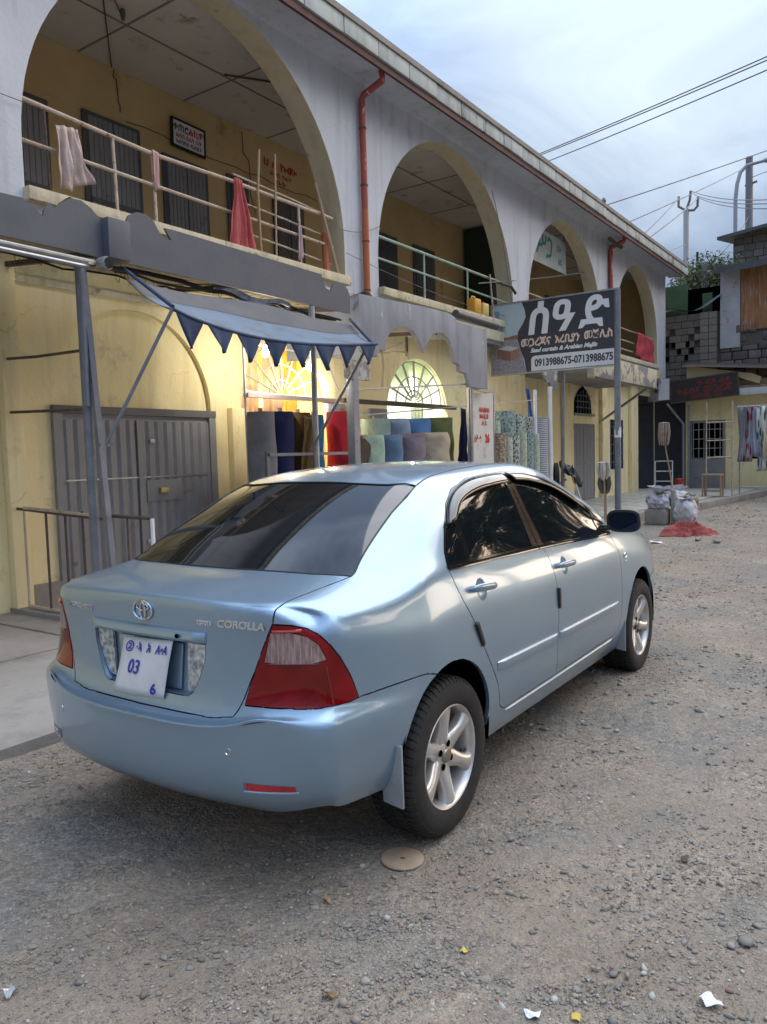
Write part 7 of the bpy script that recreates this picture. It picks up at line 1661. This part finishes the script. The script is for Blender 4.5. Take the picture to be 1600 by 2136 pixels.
    o4 = [(cxm-.004, cym+.082*se(math.cos(a), .62), czm+.051*se(math.sin(a), .62)) for a in np.linspace(0, 2*math.pi, k+1)[:-1]]
    rim_.add(o3+o1+o2+o4, [(r0*k+i, r0*k+(i+1) % k, (r0+1)*k+(i+1) % k, (r0+1)*k+i) for r0 in range(3) for i in range(k)])
    rim_.build('mirror_rim', M_black, MH, smooth=True)
    MB().add(o4, [tuple(range(k))]).build('mirror_glass', mat('mirror_glass', (.045, .055, .085), rough=.02, metal=1), MH)
    arm = MB(); arm.bar((cxm+.01, s*.83, 1.010), (cxm+.01, s*.77, 1.012), .07, .030); arm.bar((cxm+.0, s*.83, 1.008), (cxm+.02, s*.755, .992), .13, .018)
    arm.build('mirror_arm', M_black, MH, bevel=.004)
    # bumper fittings
    pr, n_ = rear_at(s*.451, .527)
    rg = MB(); e1 = n_.cross(Vector((0, 0, 1))).normalized(); e2 = n_.cross(e1)
    rg.tube([pr+n_*.001+e1*.011*math.cos(t)+e2*.011*math.sin(t) for t in np.linspace(0, 2*math.pi, 16)], .0018, 5, cap=False)
    rg.build('parking_sensor', M_chrome, BUMP, smooth=True)
    if True:
        def rp(u, v, o_):
            y = .505+.150*u; z = (.428-.008*u)-.028*v*(1-.25*u)
            q2, n2 = rear_at(s*y, z); return q2+n2*o_
        fr = MB().grid(lambda u, v: rp(u, v, .002), 8, 3); fr.build('reflector', M_redbright, BUMP, smooth=True)
        MB().tube([rp(u, 1.08, .002) for u in np.linspace(-.06, 1.04, 9)], .0045, 6).build('reflector_trim', M_chrome if False else M_paint, BUMP, smooth=True)
        MB().tube([rp(-.06, v, .002) for v in np.linspace(-.1, 1.08, 5)]+[], .003, 6).build('reflector_trim', M_paint, BUMP, smooth=True)
    # mud flaps
    prism([(s*.834,.470),(s*.836,.240),(s*.752,.252),(s*.742,.40),(s*.80,.462)], -.376, -.364, 'x').build('mud_flap', M_flap, CAR, bevel=.006)
    prism([(s*.838,.43),(s*.838,.205),(s*.775,.215),(s*.79,.31),(s*.815,.40)], 2.232, 2.246, 'x').build('mud_flap', M_flap, CAR, bevel=.006)

# wheels
def make_wheel():
    W = link('wheel', None, CAR)
    ty = MB().lathe([(.192,-.082),(.200,-.092),(.212,-.099),(.235,-.103),(.262,-.103),(.283,-.098),(.296,-.088),(.3015,-.076),(.3025,-.04),(.3025,.04),(.3015,.076),(.296,.088),(.262,.103),(.215,.1),(.192,.082)], 96)
    TY = ty.build('tyre', M_rubber, W, smooth=True, sharp=60)
    tr = MB(); n = 64
    def blk(a0, a1, hr):
        vs = []
        for a, sk in ((a0, 0), (a1, 0)):
            for (h, r_, k) in hr: vs.append(((r_)*math.cos(a+k), h, r_*math.sin(a+k)))
        m = len(hr)
        vs += [(v[0]*.975, v[1], v[2]*.975) for v in vs]
        tr.add(vs, [(i, i+1, m+i+1, m+i) for i in range(m-1)]+[(i, i+1, 2*m+i+1, 2*m+i) for i in range(m-1)]+[(m+i, m+i+1, 3*m+i+1, 3*m+i) for i in range(m-1)]+[(0, m, 3*m, 2*m), (m-1, 2*m-1, 4*m-1, 3*m-1)])
    for i in range(n):
        a = 2*math.pi*i/n; d = 2*math.pi/n
        for sg in (-1, 1):
            blk(a, a+d*.66, [(sg*.097, .2885, .02), (sg*.0905, .2965, .012), (sg*.080, .3045, .0), (sg*.066, .3078, -.012), (sg*.052, .3082, -.03)])
            blk(a+d*.3, a+d*.92, [(sg*.046, .3082, .01), (sg*.030, .3084, -.03), (sg*.010, .3084, .015)])
    TR = tr.build('tread', M_rubber, TY); TR['kind'] = 'stuff'
    rm = MB().lathe([(.194,-.084),(.2005,-.090),(.2015,-.094),(.1985,-.0965),(.1945,-.094),(.190,-.086),(.184,-.066),(.180,-.03),(.174,.03),(.176,.08)], 72)
    RM = rm.build('rim', M_alloy, W, smooth=True, sharp=50)
    MB().lathe([(0, .03), (.172, .03)], 40).build('brake_shield', M_void, W)
    MB().lathe([(.055, -.012), (.122, -.012), (.125, -.004), (.055, -.004)], 48).build('brake_disc', mat('worn_steel', (.10, .09, .085), (.16, .15, .14), scale=20, rough=.4, metal=.8), W, smooth=True)
    sp0 = None
    rs = [.022, .048, .066, .085, .105, .128, .152, .172, .186, .1925]
    bw = [.022, .036, .038, .034, .0295, .027, .029, .034, .041, .045]
    cw = [.015, .023, .023, .0195, .0165, .015, .016, .018, .021, .022]
    hf = [-.064, -.066, -.069, -.073, -.078, -.083, -.087, -.089, -.089, -.089]
    for i in range(6):
        sp = MB(); vs = []
        for r_, b_, c_, h in zip(rs, bw, cw, hf):
            vs += [(r_, h+.046, -b_*.92), (r_, h+.016, -b_), (r_, h+.003, -(b_+c_)/2), (r_, h, -c_*.55), (r_, h-.0012, 0), (r_, h, c_*.55), (r_, h+.003, (b_+c_)/2), (r_, h+.016, b_), (r_, h+.046, b_*.92)]
        k = 9; m = len(rs)
        sp.add(vs, [(a*k+j, a*k+j+1, (a+1)*k+j+1, (a+1)*k+j) for a in range(m-1) for j in range(k-1)])
        if sp0 is None:
            o = sp.build('spoke', M_alloy, RM, smooth=True, sharp=80); sp0 = o
        else:
            o = sp0.copy(); C.objects.link(o); o.parent = RM
        o.rotation_euler = (0, -R(34+60*i), 0)
    hub = MB().lathe([(0, -.0685), (.020, -.0685), (.036, -.0675), (.052, -.066), (.060, -.060), (.066, -.045)], 40)
    hub.build('hub', M_alloy, RM, smooth=True)
    cap = MB().lathe([(0, -.083), (.018, -.082), (.026, -.080), (.0285, -.0765), (.0295, -.066)], 36); CP = cap.build('centre_cap', mat('cap_grey', (.30, .27, .22), rough=.35, metal=.8), RM, smooth=True)
    for i in range(4):
        a = R(45+90*i+18)
        MB().lathe([(0, -.0705), (.0115, -.0708), (.0125, -.0722), (.0135, -.0705)], 18, c=(.046*math.cos(a), 0, .046*math.sin(a))).build('lug_hole', M_void, RM)
    vv = R(-12); MB().tube([(.150*math.cos(vv), -.055, .150*math.sin(vv)), (.183*math.cos(vv), -.062, .183*math.sin(vv))], .0055, 8).build('tyre_valve', M_black, RM)
    return W
W0 = make_wheel()
def dup_tree(o, parent):
    c = o.copy(); C.objects.link(c); c.parent = parent
    for ch in list(o.children): dup_tree(ch, c)
    return c
spots = [(0, -.727, .300, 0, R(0)), (2.60, -.737, .300, 0, R(47)), (0, .727, .300, math.pi, R(20)), (2.60, .737, .300, math.pi, R(70))]
for i, (x, y, z, rz, sp) in enumerate(spots):
    Wn = W0 if i == 0 else dup_tree(W0, CAR)
    Wn.location = (x, y, z); Wn.rotation_euler = (0, sp if rz == 0 else -sp, rz)
bm.free(); bpy.data.meshes.remove(_m0)
